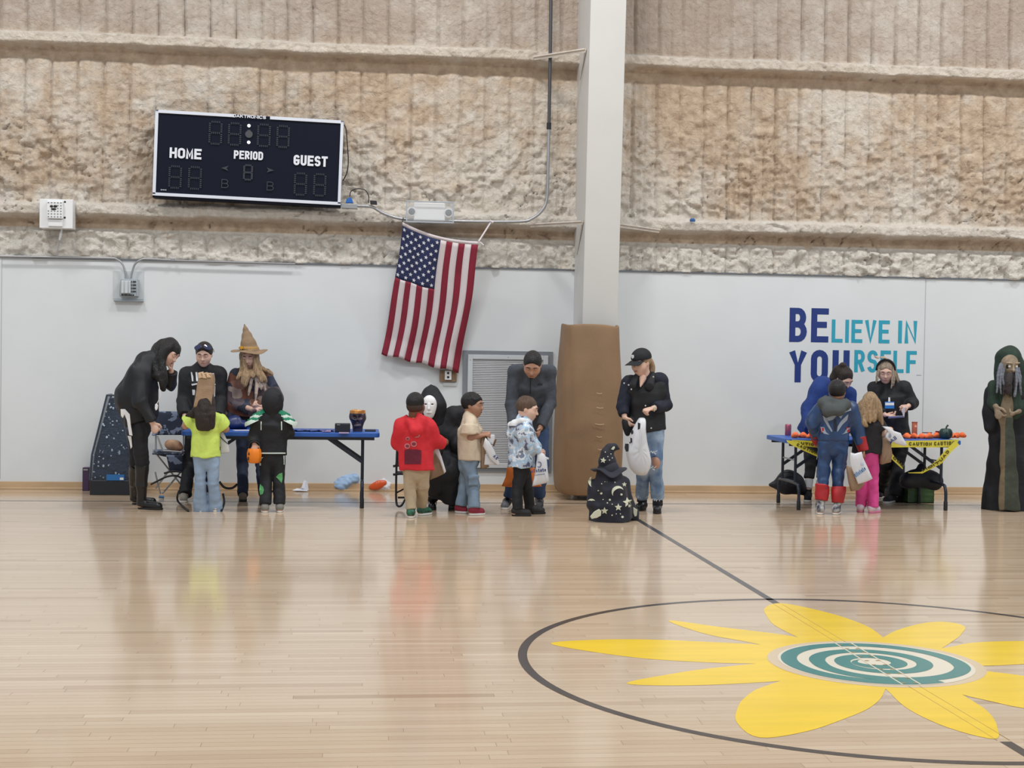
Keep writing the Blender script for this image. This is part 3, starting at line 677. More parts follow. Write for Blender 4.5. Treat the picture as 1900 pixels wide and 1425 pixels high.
        o = S.build(name, m, s.root, paint, label); s.topo = o; return o
    def pants(s, m, ease=.012, flare=None, hemz=.035, fold=.003, name='trousers', top=.145, extra=None, label=None, paint=None, kr=None):
        J = s.J; z = s.z*(1.12 if s.kid else 1.0); S = SDF(s.cell+.0006); e = ease
        S.cone(J['pelvis']+(J['pelvis']-(J['hipL']+J['hipR'])/2)*.2, (J['hipL']+J['hipR'])/2-[0, 0, .02], .13*z+e, .12*z+e, .03, s.Ft, .72)
        for a in 'LR':
            an = J['an'+a].copy(); k_ = J['kn'+a]; d = n3(an-k_); g = an+d*((an[2]-hemz)/max(.3, abs(d[2])))
            kk_ = kr or .052*z+e; fl_ = flare or .046*z+e; S.cone(J['hip'+a], k_, .068*z+e, kk_, .012); S.cone(k_, g, kk_, fl_, .012, capped=True)
        if fold: S.fold(fold*1.2, 34, (0, 0, 1), int(abs(J['pelvis'][0])*77) % 50); S.fold(fold*.8, 60, (1, 0, .3), 3+int(abs(J['pelvis'][0])*31) % 20)
        if extra: extra(S)
        o = S.build(name, m, s.root, paint, label); s.panto = o; return o
    def shoes(s, upper, sole, z=None, w=.044, name='shoe', lift=.0, high=.0):
        z = z or s.z*(1.15 if s.kid else 1.0)
        for a in 'LR':
            if 'toe'+a not in s.J: continue
            h_ = s.J['heel'+a].copy(); t_ = s.J['toe'+a].copy(); h_[2] = t_[2] = 0; d = n3(t_-h_)
            S = SDF(.0062); S.cone(h_+d*.035*z+[0, 0, .048*z+lift], t_-d*.045*z+[0, 0, .034*z+lift], w*.92*z, .040*z, .02); S.cone(s.J['an'+a], h_+d*.045*z+[0, 0, .05*z], (.040)*z, .038*z, .03, capped=True)
            if high: S.cone(s.J['an'+a]+[0, 0, high], s.J['an'+a]-[0, 0, .03], .047*z, .044*z, .02, capped=True)
            S.boxp((h_+t_)/2+[0, 0, -.12], (.4, .4, .13), rnd=.001, k=.004, op='s')
            so = S.build(name, upper, s.root)
            sd = np.cross(d, [0, 0, 1]); L = np.linalg.norm(t_-h_); m_ = MB(); out = []
            for i in range(20):
                t = 2*PI*i/20; c_ = math.cos(t); wd = (.042+.006*c_)*z*(1 if abs(c_) < .99 else 1); p = (h_+t_)/2+d*(math.copysign(abs(c_)**.7, c_)*L/2)+sd*math.copysign(abs(math.sin(t))**.75, math.sin(t))*wd; out.append(V(p[0], p[1], .001))
            m_.prism(out, (0, 0, .020*z)); m_.build('sole', sole, so, bevel=.004)
        return s
def bagmesh(front, depth, k, y, mats, name, parent, th=None, smooth=True, paint=None, sub=0):
    """a soft bag whose outline is given in crop pixels, with real thickness, swelling towards its middle"""
    pts = [CP(k, X, Y, y) for X, Y in front]; n = len(pts); c = sum(pts, Vector())/n; m_ = MB(); vs = []; fs = []
    dn = Vector((0, 1, 0)); rings = [(1, 0.02), (.985, .42), (.86, .82), (.5, 1.0)]
    for sgn in (-1, 1):
        for (sc, t) in rings:
            for i, p in enumerate(pts): vs.append(c+(p-c)*sc+dn*sgn*t*depth/2*(1+.10*math.sin(i*2.3+sc*9)))
    R = len(rings); 
    for sgn in (0, 1):
        b = sgn*R*n
        for j in range(R-1):
            for i in range(n):
                q = (b+j*n+i, b+j*n+(i+1) % n, b+(j+1)*n+(i+1) % n, b+(j+1)*n+i); fs.append(q if sgn else q[::-1])
        cc_ = len(vs); vs.append(c+dn*(1 if sgn else -1)*depth/2*1.02); 
        for i in range(n):
            q = (b+(R-1)*n+i, b+(R-1)*n+(i+1) % n, cc_); fs.append(q if sgn else q[::-1])
    for i in range(n): fs.append((i, (i+1) % n, R*n+(i+1) % n, R*n+i))
    m_.add(vs, fs); o = m_.build(name, mats, parent, smooth=smooth, sub=sub, autosm=1); return o

# ================================================================== PEOPLE
CLOTH = True
SK_light = skinmat('skin_light', (216, 178, 160)); SK_tan = skinmat('skin_tan', (182, 138, 116)); SK_dark = skinmat('skin_brown', (118, 78, 58)); SK_olive = skinmat('skin_olive', (166, 124, 102))
M_black = mat('black_cloth', srgb(22, 24, 30), .75, var=.2, vscale=6, bump=.15, bscale=90)
M_blackp = mat('black_puffer', srgb(20, 23, 31), .58, var=.1, vscale=6)
M_leather = mat('black_leather', srgb(24, 24, 27), .28)
M_hairblack = mat('hair_black', srgb(20, 18, 20), .42, bump=.5, bscale=60, stretch=(3, 3, .25))
M_hairdk = mat('hair_dark_brown', srgb(44, 33, 29), .5, bump=.6, bscale=60, stretch=(3, 3, .25))
M_hairbr = mat('hair_brown', srgb(92, 72, 58), .55, var=.25, vscale=20, bump=.6, bscale=60, stretch=(3, 3, .25))
M_blond = mat('hair_blond', srgb(168, 140, 108), .5, var=.3, vscale=24, bump=.7, bscale=60, stretch=(3, 3, .2))
M_grayblond = mat('hair_ash_blond', srgb(158, 142, 124), .5, var=.3, vscale=24, bump=.7, bscale=60, stretch=(3, 3, .2))
M_whitesole = mat('rubber_white', srgb(226, 226, 222), .5); M_blacksole = mat('rubber_black', srgb(20, 20, 20), .5)
M_white_plastic = mat('white_plastic', srgb(232, 234, 236), .35)
M_jeans = mat('denim_light', srgb(142, 164, 190), .8, var=.10, vscale=7, bump=.3, bscale=140)
M_denim = mat('denim_dark', srgb(38, 48, 72), .8, var=.15, vscale=6, bump=.3, bscale=140)
def strands(S, k, y, lines, r=(.016, .010), kk=.02):
    for ln in lines:
        pts = [np.array(CP(k, X, Y, y+dy)) for X, Y, dy in ln]; pts = [np.array(p) for p in smoothpath([Vector(p) for p in pts], 3)]; n = len(pts)
        S.chain(pts, [r[0]+(r[1]-r[0])*i/(n-1) for i in range(n)], kk)

# 1 --- woman in a black puffer jacket, bending to the right
y0 = -1.86
f = Fig(1, y0, 'person', 'woman in black puffer jacket and boots bending over, hand at her mouth', F(*C(1, 460, 1335)))
f.j(head=(632, 268, -.02), neck=(545, 345, .0), chest=(455, 450, .0), pelvis=(435, 790, .0), shL=(440, 420, -.13), elL=(432, 600, -.22), wrL=(520, 745, -.20),
    shR=(510, 410, .13), elR=(640, 480, .12), wrR=(648, 395, .03), hipL=(430, 800, -.07), knL=(450, 1010, -.06), anL=(448, 1280, -.03), hipR=(425, 800, .10), knR=(410, 1010, .10), anR=(400, 1255, .12))
f.foot('L', 425, 1330, 590, 1338).foot('R', 385, 1300, 550, 1305)
f.body(SK_light, Fh=(.74, -.40, -.55), up=(.25, .1, .9), hh=.225, Ft=(.8, -.2, -.35), hdirs={'L': (.35, -.2, -.8), 'R': (.1, -.2, .75)}, palms={'L': (.2, .9, 0), 'R': (-.9, .1, -.2)}, curls={'L': 1.1, 'R': .9})
f.face(lip=(150, 70, 66))
def ex(S):
    S.cone(CP(1, 480, 345, y0), CP(1, 395, 560, y0), .12, .180, .09, (0, 1, 0), .95)
    S.cone(CP(1, 395, 560, y0), CP(1, 440, 735, y0), .185, .165, .05, (0, 1, 0), .85, capped=True, rnd=.04)
    S.cone(CP(1, 545, 330, y0), CP(1, 500, 420, y0), .09, .12, .04)
f.top(M_blackp, ease=.032, hem=(440, 745, 0), fold=.009, name='puffer_jacket', r_hem=.14, extra=ex, fs=20, cuff=.95)
f.pants(M_black, ease=.016, kr=.066, flare=.060, hemz=.42)
S = SDF(.008)
for a in 'LR': S.cone(f.J['kn'+a]-[0, 0, .03], f.J['kn'+a]*.4+f.J['an'+a]*.6, .068, .056, .015, capped=True); S.cone(f.J['kn'+a]*.4+f.J['an'+a]*.6, f.J['an'+a], .056, .044, .02)
S.fold(.004, 34, (1, 0, .2), 4); S.build('boot_shaft', M_leather, f.root)
f.shoes(M_leather, M_blacksole, name='boot', w=.038, high=.06)
S = SDF(.007); q = hair_cap(S, f.J['head'], f.Fh, f.hh, up=f.up, th=.05, back=.16, front=.20)
strands(S, 1, y0, [[(600, 215, .02), (555, 290, -.03), (560, 380, -.12), (590, 470, -.14)], [(570, 230, .02), (535, 320, -.05), (560, 430, -.15), (600, 520, -.14)], [(620, 230, -.08), (585, 320, -.11), (600, 420, -.14), (610, 480, -.13)], [(560, 240, .05), (520, 330, .0), (530, 430, -.13)], [(650, 215, -.04), (682, 262, .03), (672, 300, .08)]], (.045, .022), .03)
S.fold(.004, 60, (.2, 0, 1), 3); S.build('hair', M_hairblack, f.root)
m_ = MB(); m_.tube(smoothpath([CP(1, 560, 470, y0-.24), CP(1, 575, 560, y0-.24), CP(1, 548, 625, y0-.22)], 4), .004, 6); m_.build('lanyard', M_white_plastic, f.root)
m_ = MB(); m_.prism([CP(1, X, Y, y0-.24) for X, Y in ((540, 620), (552, 616), (560, 630), (556, 655), (545, 665), (537, 650))], (0, .012, 0)); m_.build('badge', M_white_plastic, f.root, bevel=.003)
m_ = MB(); m_.prism([CP(1, X, Y, y0-.19) for X, Y in ((305, 655), (335, 655), (368, 690), (374, 760), (386, 835), (364, 830), (348, 730), (332, 690), (320, 716), (308, 700))], (0, .02, 0))
m_.prism([CP(1, X, Y, y0-.13) for X, Y in ((352, 835), (378, 838), (384, 910), (374, 925), (366, 880))], (0, .02, 0)); m_.build('shirt_tail', mat('white_cloth', srgb(228, 228, 230), .8), f.root, bevel=.003)

# 2 --- woman in a black sweatshirt behind the table
y0 = -.78
f = Fig(1, y0, 'person', 'woman in black printed sweatshirt with sunglasses on her head, behind the table', F(*C(1, 800, 1265)))
f.j(head=(872, 282, -.07), neck=(865, 372, .0), chest=(862, 470, 0), pelvis=(850, 800, .03), shL=(755, 425, .0), elL=(728, 590, -.02), wrL=(742, 700, -.20),
    shR=(970, 425, 0), elR=(990, 590, .0), wrR=(965, 705, -.22), hipL=(800, 830, .03), knL=(770, 1030, .0), anL=(745, 1230, .03), hipR=(905, 830, .03), knR=(895, 1030, 0), anR=(880, 1230, .03))
f.foot('L', 738, 1240, 732, 1290).foot('R', 885, 1240, 890, 1285)
f.body(SK_light, Fh=(-.05, -.9, -.30), hh=.222, curls={'L': .9, 'R': .6}, hdirs={'L': (.3, -.6, -.1), 'R': (-.5, -.5, -.2)}, palms={'L': (.3, .2, -1), 'R': (0, 0, -1)}, thumbs={'R': -1})
f.face(lip=(176, 90, 92))
f.top(M_black, ease=.03, hem=(852, 815, .02), fold=.006, name='sweatshirt', cuff=.95)
f.pants(M_black, ease=.02, kr=.066, flare=.062, hemz=.06)
f.shoes(mat('grey_suede', srgb(150, 146, 136), .8), M_whitesole)
S = SDF(.006); q = hair_cap(S, f.J['head'], f.Fh, f.hh, th=.035, front=.33); S.ell(q(0, -.50, .12), np.array([.13, .12, .13])*f.hh, k=.02); S.build('hair', M_hairdk, f.root)
q = lambda a, b, d: Vector(f.J['head']+(frame(f.Fh)[2]*a+frame(f.Fh)[0]*b+frame(f.Fh)[1]*d)*f.hh)
gl = thing('sunglasses', 'dark sunglasses pushed up into the hair of the woman in the sweatshirt', 'sunglasses', q(0, .2, .42)); M_lens = mat('sunglass_lens', srgb(28, 34, 80), .08, coat=1)
for sx in (-1, 1):
    m_ = MB(); m_.lathe(q(sx*.19, .29, .40), [(.0005, .0), (.032, .002), (.036, .006), (.034, .010), (.0005, .013)], 16, sx=1.15, sy=.8, axis=(sx*-.35, -.8, .45)); m_.build('lens', M_lens, gl, smooth=True)
    m_ = MB(); m_.tube([q(sx*.37, .16, .38), q(sx*.39, -.15, .16), q(sx*.38, -.25, .02)], .003, 6); m_.build('temple', M_black, gl)
m_ = MB(); m_.tube([q(-.06, .37, .40), q(0, .38, .415), q(.06, .37, .40)], .0035, 6); m_.build('bridge', M_black, gl)
M_print = mat('white_print', srgb(222, 224, 228), .7)
for X, Y, o in ((800, 436, [(-18, 32), (-10, 32), (0, -30), (-9, -30)]), (826, 436, [(-12, 32), (0, 32), (6, -30), (-6, -30)]), (850, 440, [(-8, 28), (6, 28), (10, -28), (-3, -28)]), (905, 440, [(-8, 30), (6, 30), (2, -28), (-8, -28)]), (930, 440, [(-4, 30), (10, 30), (2, -28), (-8, -28)]),
                (806, 490, [(-20, 6), (20, 12), (18, 2), (-14, -6)]), (938, 535, [(-12, 38), (10, 38), (8, -34), (-12, -34), (-12, -20), (0, -20), (2, 20), (-12, 24)]), (944, 488, [(-6, 6), (6, 6), (5, -4), (-6, -4)]), (803, 540, [(-10, 18), (8, 16), (8, -20), (-8, -18)])):
    m_ = MB(); patch(m_, [f.topo], 1, X, Y, o); m_.build('chest_print', M_print, f.root)

# 3 --- woman with the tan pointed hat and plaid shawl
y0 = -.70
f = Fig(2, y0, 'person', 'long-haired woman in plaid shawl under a tan pointed hat, hands clasped behind the blue table', F(*C(2, 200, 1250)))
f.j(head=(228, 295, -.04), neck=(235, 385, .0), chest=(245, 470, 0), pelvis=(235, 800, .03), shL=(140, 415, .0), elL=(105, 610, .0), wrL=(245, 655, -.22),
    shR=(345, 415, 0), elR=(400, 570, .0), wrR=(318, 640, -.22), hipL=(190, 830, .03), knL=(183, 1030, .0), anL=(183, 1225, .03), hipR=(300, 830, .03), knR=(310, 1030, 0), anR=(325, 1225, .03))
f.foot('L', 183, 1225, 185, 1282).foot('R', 325, 1225, 330, 1280)
f.body(SK_light, Fh=(-.12, -.92, -.34), hh=.222, curls={'L': 1.0, 'R': 1.0}, hdirs={'L': (.8, -.3, .05), 'R': (-.6, -.3, .1)}, palms={'L': (.1, -.2, -1), 'R': (-.1, .5, 1)})
f.face(lip=(165, 90, 84))
def plaid():
    m = bpy.data.materials.new('plaid_wool'); m.use_nodes = True; nt = m.node_tree; N = nt.nodes; L = nt.links; b = N['Principled BSDF']; b.inputs['Roughness'].default_value = .9
    tc = N.new('ShaderNodeTexCoord'); v = N.new('ShaderNodeTexVoronoi'); v.inputs['Scale'].default_value = 9; v.distance = 'CHEBYCHEV'; mp = N.new('ShaderNodeMapping'); mp.inputs['Rotation'].default_value = (.3, .2, .6); L.new(tc.outputs['Object'], mp.inputs[0]); L.new(mp.outputs[0], v.inputs['Vector'])
    r = N.new('ShaderNodeValToRGB'); r.color_ramp.interpolation = 'CONSTANT'; e = r.color_ramp.elements; sp = N.new('ShaderNodeSeparateColor'); L.new(v.outputs['Color'], sp.inputs[0]); L.new(sp.outputs[0], r.inputs[0])
    cs = [(78, 66, 70), (112, 70, 56), (60, 66, 84), (150, 132, 124), (92, 82, 90), (44, 48, 60), (128, 92, 78)]
    e[0].color = (*srgb(*cs[0]), 1); e[1].position = .16; e[1].color = (*srgb(*cs[1]), 1)
    for i in range(2, 7): q = e.new(i/7+.03); q.color = (*srgb(*cs[i]), 1)
    L.new(r.outputs[0], b.inputs['Base Color']); return m
S = SDF(.009); Pp = lambda X, Y, dy: np.array(CP(2, X, Y, y0+dy))
S.cone(Pp(235, 375, 0), Pp(245, 480, 0), .075, .165, .05, (0, 1, 0), .72); S.cone(Pp(245, 480, 0), Pp(245, 700, 0), .165, .205, .05, (0, 1, 0), .62, capped=True)
S.cone(Pp(140, 425, 0), Pp(100, 620, -.02), .072, .085, .04); S.cone(Pp(100, 620, -.02), Pp(95, 700, -.04), .075, .06, .03); S.cone(Pp(100, 610, -.04), Pp(215, 650, -.17), .07, .055, .04, capped=True)
S.cone(Pp(350, 425, 0), Pp(405, 590, -.02), .072, .085, .04); S.cone(Pp(405, 590, -.02), Pp(400, 660, -.02), .08, .06, .03)
S.cone(f.J['neck']+[0, 0, .03], f.J['head'], .06, .07, .01, op='s'); S.fold(.009, 22, (0, 0, 1), 3); S.build('shawl', plaid(), f.root)
S = SDF(.007); strands(S, 2, y0, [[(250, 400, -.10), (240, 480, -.14), (222, 560, -.15)], [(300, 400, -.09), (322, 470, -.13), (342, 540, -.14)], [(270, 400, -.10), (278, 500, -.15), (266, 640, -.16)], [(290, 400, -.10), (300, 460, -.15), (310, 520, -.15)]], (.028, .010), .008)
S.fold(.003, 60, (0, 0, 1), 3); S.build('scarf', mat('cream_scarf', srgb(176, 160, 148), .9, var=.2, vscale=12), f.root)
f.top(M_black, ease=.010, hem=(235, 830, .03), name='undershirt', fold=0, sleeve='none'); f.pants(M_denim, ease=.018, kr=.060, flare=.056, hemz=.05); f.shoes(mat('brown_suede', srgb(112, 98, 86), .8), M_blacksole)
S = SDF(.007); hair_cap(S, f.J['head'], f.Fh, f.hh, th=.05, back=.2, front=.32)
strands(S, 2, y0, [[(178, 290, -.03), (180, 370, -.08), (165, 420, -.15), (148, 450, -.17)], [(190, 300, -.08), (200, 380, -.13), (190, 430, -.17), (178, 480, -.18)], [(280, 290, -.03), (285, 370, -.08), (320, 420, -.15), (345, 470, -.16)], [(270, 300, -.09), (270, 380, -.13), (295, 430, -.16), (310, 470, -.17)], [(280, 330, .0), (300, 370, -.05), (360, 400, -.10), (385, 420, -.1)], [(225, 400, -.11), (215, 450, -.17), (200, 500, -.18)], [(250, 400, -.11), (255, 440, -.17)]], (.028, .010), .02)
S.fold(.003, 60, (0, 0, 1), 3); S.build('hair', M_blond, f.root)
HT = thing('witch_hat', 'tan pointed witch hat with gold buckle worn by the woman in the shawl', 'hat', Pp(228, 250, -.04)); M_hat = mat('tan_felt', srgb(146, 122, 97), .85, var=.08, vscale=10)
S = SDF(.0065); S.chain([Pp(228, 262, -.03), Pp(222, 215, -.03), Pp(212, 160, -.02), Pp(202, 115, -.02), Pp(195, 80, -.02)], [.108, .082, .052, .026, .008], .02); S.boxp(Pp(228, 262, -.03)+[0, 0, -.12], (.2, .2, .12), op='s', rnd=.001, k=.003); S.fold(.004, 30, (0, 0, 1), 5); S.build('crown', M_hat, HT)
m_ = MB(); n = 48; vs = []
for j, rr in enumerate((.075, .12, .16, .195)):
    for i in range(n):
        t = 2*PI*i/n; rx = rr*1.0*(1+.05*math.sin(3*t)); p = Vector(Pp(228, 256, -.03)); dz = (.018*math.cos(2*t)+.016*math.sin(t*3+.8)-.012)*(rr/.195)**2.2
        vs.append(p+V(rx*math.cos(t), rx*math.sin(t)*.95, dz-.01*(j > 2)))
m_.add(vs, [(j*n+i, j*n+(i+1) % n, (j+1)*n+(i+1) % n, (j+1)*n+i) for j in range(3) for i in range(n)]); m_.build('brim', M_hat, HT, smooth=True, solid=.006, sub=1, autosm=1)
m_ = MB(); c_ = Vector(Pp(226, 240, -.03)); m_.lathe(c_, [(.104, -.012), (.1045, .0), (.0985, .012)], 32); m_.build('hat_band', mat('brown_band', srgb(178, 140, 84), .7), HT, smooth=True, solid=.004)
m_ = MB(); c_ = Vector(Pp(178, 238, -.125)); fl_ = star2d(.022, 6, .6); flat(m_, fl_, c_, V(1, 0, 0), V(0, 0, 1), V(-.4, -1, 0), .010); m_.build('buckle', mat('gold', srgb(226, 168, 40), .35, metal=.6), HT, bevel=.002)

# 4 --- girl in neon yellow
y0 = -2.11
f = Fig(1, y0, 'person', 'girl in neon yellow T-shirt and flared light jeans, back turned, at the blue table', F(*C(1, 905, 1355)), kid=True, size=.74)
f.j(head=(872, 600, .0), neck=(885, 690, .0), chest=(885, 760, 0), pelvis=(882, 970, .0), shL=(805, 725, .0), elL=(745, 768, .02), wrL=(745, 720, .22),
    shR=(965, 725, 0), elR=(1020, 790, .06), wrR=(985, 800, .22), hipL=(845, 985, .0), knL=(845, 1150, .0), anL=(853, 1310, .0), hipR=(930, 985, .0), knR=(935, 1150, 0), anR=(945, 1310, .0))
f.foot('L', 850, 1352, 858, 1318).foot('R', 945, 1352, 950, 1318)
f.body(SK_tan, Fh=(0, .95, -.1), hh=.20, Ft=(0, 1, 0), curls={'L': .6, 'R': 1.0}, hdirs={'L': (.3, .8, .3), 'R': (-.6, .6, -.2)}, palms={'L': (0, 0, -1), 'R': (0, .3, 1)})
f.face()
f.top(mat('neon_yellow_jersey', srgb(206, 230, 108), .75, var=.04), ease=.020, sleeve='short', hem=(882, 980, 0), r_hem=.125, fold=.005, name='t_shirt', sq=.72, sl=1.15)
f.pants(M_jeans, ease=.008, flare=.074, hemz=.0, kr=.050, name='jeans'); f.shoes(M_whitesole, M_whitesole)
S = SDF(.007); hair_cap(S, f.J['head'], f.Fh, f.hh, th=.05, back=.3, front=.3)
strands(S, 1, y0, [[(830, 600, -.06), (835, 700, -.12), (838, 780, -.12)], [(860, 590, -.09), (865, 700, -.13), (868, 785, -.13)], [(890, 590, -.09), (895, 700, -.13), (900, 790, -.13)], [(915, 600, -.06), (925, 700, -.12), (928, 775, -.12)], [(835, 640, -.04), (800, 690, -.03), (760, 705, -.02)]], (.04, .022), .03)
S.fold(.005, 50, (0, 0, 1), 6); S.build('hair', M_hairdk, f.root)
M_paper = mat('kraft_paper', srgb(160, 134, 108), .85, var=.06, vscale=9, bump=.25, bscale=25)
bg = thing('paper_bag', 'brown paper bag worn upside down over the head of the girl in neon yellow', 'bag', CP(1, 870, 530, y0))
m_ = MB(); yb = y0-.13; tp = [CP(1, 838, 412, yb), CP(1, 930, 420, yb)]; bt = [CP(1, 800, 645, yb), CP(1, 920, 650, yb)]; D_ = V(0, .24, 0)
nx_ = 10; nz_ = 12; grid = []
def bagpt(u, v):    # u around 0..4, v 0 top..1 bottom
    a, b = tp[0].lerp(bt[0], v), tp[1].lerp(bt[1], v); s_ = u % 4
    if s_ < 1: p = a.lerp(b, s_)
    elif s_ < 2: p = b+D_*(s_-1)
    elif s_ < 3: p = (b+D_).lerp(a+D_, s_-2)
    else: p = a+D_*(4-s_)
    cx = (a+b)/2+D_/2; w_ = .012*math.sin(u*9+v*7)+.008*math.sin(v*23+u*5); k = (1-.10*max(0, .15-v)/.15)
    return cx+(p-cx)*(k+w_)+V(0, 0, .0)
vs = []; NU = 40; NV = 14
for j in range(NV+1):
    for i in range(NU):
        u = i*4/NU; v = j/NV; p = bagpt(u, v)
        if j == NV and abs(u-.8) < .35: p = p+V(0, 0, .035*math.cos((u-.8)*4)+.03*(u > .7))
        if j == NV: p = p+V(0, 0, .006*(i % 2))
        vs.append(p)
fs = [(j*NU+i, (j+1)*NU+i, (j+1)*NU+(i+1) % NU, j*NU+(i+1) % NU) for j in range(NV) for i in range(NU)]
vs.append(sum([vs[i] for i in range(NU)], Vector())/NU+V(0, 0, .012)); fs += [(i, (i+1) % NU, len(vs)-1) for i in range(NU)]
m_.add(vs, fs); m_.build('paper_bag_shell', M_paper, bg, smooth=True, solid=.002)
m_ = MB()
for a in range(3): m_.add([CP(1, 830+a*28, 408+a*3, yb-.005), CP(1, 868+a*26, 400+a*4, yb+.1), CP(1, 860+a*28, 440+(a % 2)*6, yb-.014), CP(1, 832+a*30, 446-a*3, yb-.012)], [(0, 1, 2, 3)])
m_.build('crumpled_fold', mat('kraft_paper_pale', srgb(196, 166, 134), .85), bg, solid=.003)

# 5 --- child in black costume with green shoulder frills
y0 = -2.02
f = Fig(2, y0, 'person', 'child in black hooded costume with green and white shoulder frills, back turned', F(*C(2, 385, 1355)), kid=True, size=.74)
f.j(head=(385, 600, .0), neck=(388, 690, .0), chest=(385, 760, 0), pelvis=(382, 950, .0), shL=(300, 725, .0), elL=(262, 840, .02), wrL=(262, 890, -.05),
    shR=(455, 725, 0), elR=(492, 815, .02), wrR=(470, 830, .20), hipL=(345, 965, .0), knL=(345, 1120, .0), anL=(338, 1300, .0), hipR=(425, 965, .0), knR=(428, 1120, 0), anR=(432, 1300, .0))
f.foot('L', 335, 1358, 332, 1312).foot('R', 435, 1356, 437, 1312)
f.body(SK_tan, Fh=(.1, .95, -.05), hh=.20, Ft=(0, 1, 0), curls={'L': 1.3, 'R': .5}, palms={'L': (0, 1, .2)})
f.face()
f.top(M_black, ease=.026, hem=(382, 965, 0), r_hem=.118, fold=.005, name='costume_top', cuff=.97)
f.pants(M_black, ease=.014, flare=.058, hemz=.075, kr=.058, name='costume_trousers'); f.shoes(mat('grey_mesh', srgb(122, 122, 116), .8), M_whitesole)
S = SDF(.007); S.ell(np.array(CP(2, 385, 600, y0)), (.100, .118, .140), k=.02); S.cone(CP(2, 388, 640, y0), CP(2, 388, 700, y0), .085, .075, .03); S.cone(CP(2, 425, 560, y0-.05), CP(2, 445, 600, y0-.04), .03, .012, .02); S.ell(np.array(CP(2, 385, 605, y0+.14)), (.055, .06, .07), op='s'); S.fold(.005, 30, (0, 0, 1), 2); S.build('hood', M_black, f.root)
M_g1 = mat('frill_green', srgb(28, 128, 96), .7); M_g2 = mat('frill_white', srgb(206, 222, 214), .7)
for a, sx in (('L', -1), ('R', 1)):
    for t in range(4):
        m_ = MB(); c_ = Vector(f.J['sh'+a])+V(sx*(.008+.018*t), -.0, .055-.024*t); m_.lathe(c_, [(.060+.006*t, .022), (.074+.006*t, .004), (.078+.006*t, -.012)], 24, sx=.95, axis=(sx*.5, 0, 1)); m_.build('shoulder_frill', M_g2 if t % 2 else M_g1, f.root, smooth=True, solid=.005)
for X in (309, 447): m_ = MB(); patch(m_, [f.topo], 2, X, 768, [(-4, 30), (4, 30), (3, -28), (-3, -28)]); m_.build('costume_piping', M_g2, f.root)
m_ = MB()
for i in range(9): patch(m_, [f.topo, f.panto], 2, 306+i*19.5, 953, [(-10, 4), (10, 4), (10, -4), (-10, -4)])
m_.build('costume_belt', M_g2, f.root); m_ = MB()
patch(m_, [f.panto], 2, 308, 990, [(-14, 12), (16, 10), (4, -2), (0, -46), (-8, -46), (-6, 0)])
m_.build('costume_trim', M_g2, f.root); m_ = MB()
patch(m_, [f.panto], 2, 461, 1010, [(-2, 40), (4, 40), (4, -20), (0, -20)])
m_.build('costume_trim', M_g2, f.root)
M_cpg = mat('costume_patch_green', srgb(84, 158, 98), .7); m_ = MB()
patch(m_, [f.panto], 2, 437, 1115, [(14, 30), (-8, 22), (-26, 2), (-8, -18), (10, -40), (16, -10)])
m_.build('costume_patch', M_cpg, f.root); m_ = MB()
patch(m_, [f.panto], 2, 314, 1202, [(-10, 40), (8, 22), (14, -2), (6, -28), (-10, -34), (-16, 0)])
m_.build('costume_patch', M_cpg, f.root)

# 6 --- boy in red hoodie
y0 = -2.45
f = Fig(3, y0, 'person', 'boy in red hoodie and khaki trousers, back turned, facing the white-masked figure', F(*C(3, 330, 1350)), kid=True, size=.80)
f.j(head=(322, 520, .0), neck=(318, 620, .0), chest=(320, 710, 0), pelvis=(325, 960, .0), shL=(230, 680, .0), elL=(205, 800, .06), wrL=(270, 850, .20),
    shR=(412, 680, 0), elR=(455, 775, .03), wrR=(512, 800, .14), hipL=(278, 985, .0), knL=(278, 1120, .0), anL=(288, 1262, .0), hipR=(372, 985, .0), knR=(372, 1110, 0.02), anR=(362, 1262, .03))
f.foot('L', 285, 1352, 300, 1290).foot('R', 345, 1332, 432, 1320)
f.body(SK_dark, Fh=(.38, .9, .0), hh=.205, Ft=(0, 1, 0), curls={'L': .6, 'R': .7}, hdirs={'R': (.5, .6, .2)}, palms={'R': (-.4, .5, -.5)}, slim=1.02)
f.face()
M_red = mat('red_fleece', srgb(204, 36, 48), .8, var=.06)
def ex(S):
    S.cone(CP(3, 268, 640, y0-.07), CP(3, 312, 715, y0-.13), .045, .03, .03); S.cone(CP(3, 365, 640, y0-.07), CP(3, 325, 715, y0-.13), .045, .03, .03); S.cone(CP(3, 300, 705, y0-.125), CP(3, 338, 705, y0-.125), .032, .032, .03)
    S.ell(np.array(CP(3, 318, 600, y0)), (.075, .075, .075), op='s')
f.top(M_red, ease=.034, hem=(325, 998, 0), r_hem=.135, fold=.006, name='hoodie', cuff=.97, extra=ex, sl=1.08)
m_ = MB(); m_.lathe(CP(3, 318, 622, y0), [(.062, -.02), (.064, 0), (.060, .018)], 24, sy=.95); m_.build('yellow_collar', mat('yellow_jersey', srgb(236, 190, 60), .8), f.root, smooth=True, solid=.006)
f.pants(mat('khaki_twill', srgb(176, 158, 132), .85, var=.06, bump=.2, bscale=120), ease=.014, flare=.050, hemz=.075, kr=.058)
f.shoes(mat('green_black_mesh', srgb(30, 44, 42), .6, col2=srgb(46, 110, 84), vscale=26), M_whitesole, name='trainer')
S = SDF(.0062); f_, u_, r_ = frame(f.Fh); R_h = np.array([r_, f_, u_]); c_ = f.J['head']; S.ell(c_-f_*.018+u_*.030, np.array([.36, .445, .405])*f.hh, R_h); S.ell(c_+(f_*.50-u_*.25)*f.hh, np.array([.45, .42, .5])*f.hh, R_h, op='s'); S.boxp(c_-u_*.62*f.hh, (.2, .2, .085), op='s'); S.build('hair', M_hairblack, f.root)
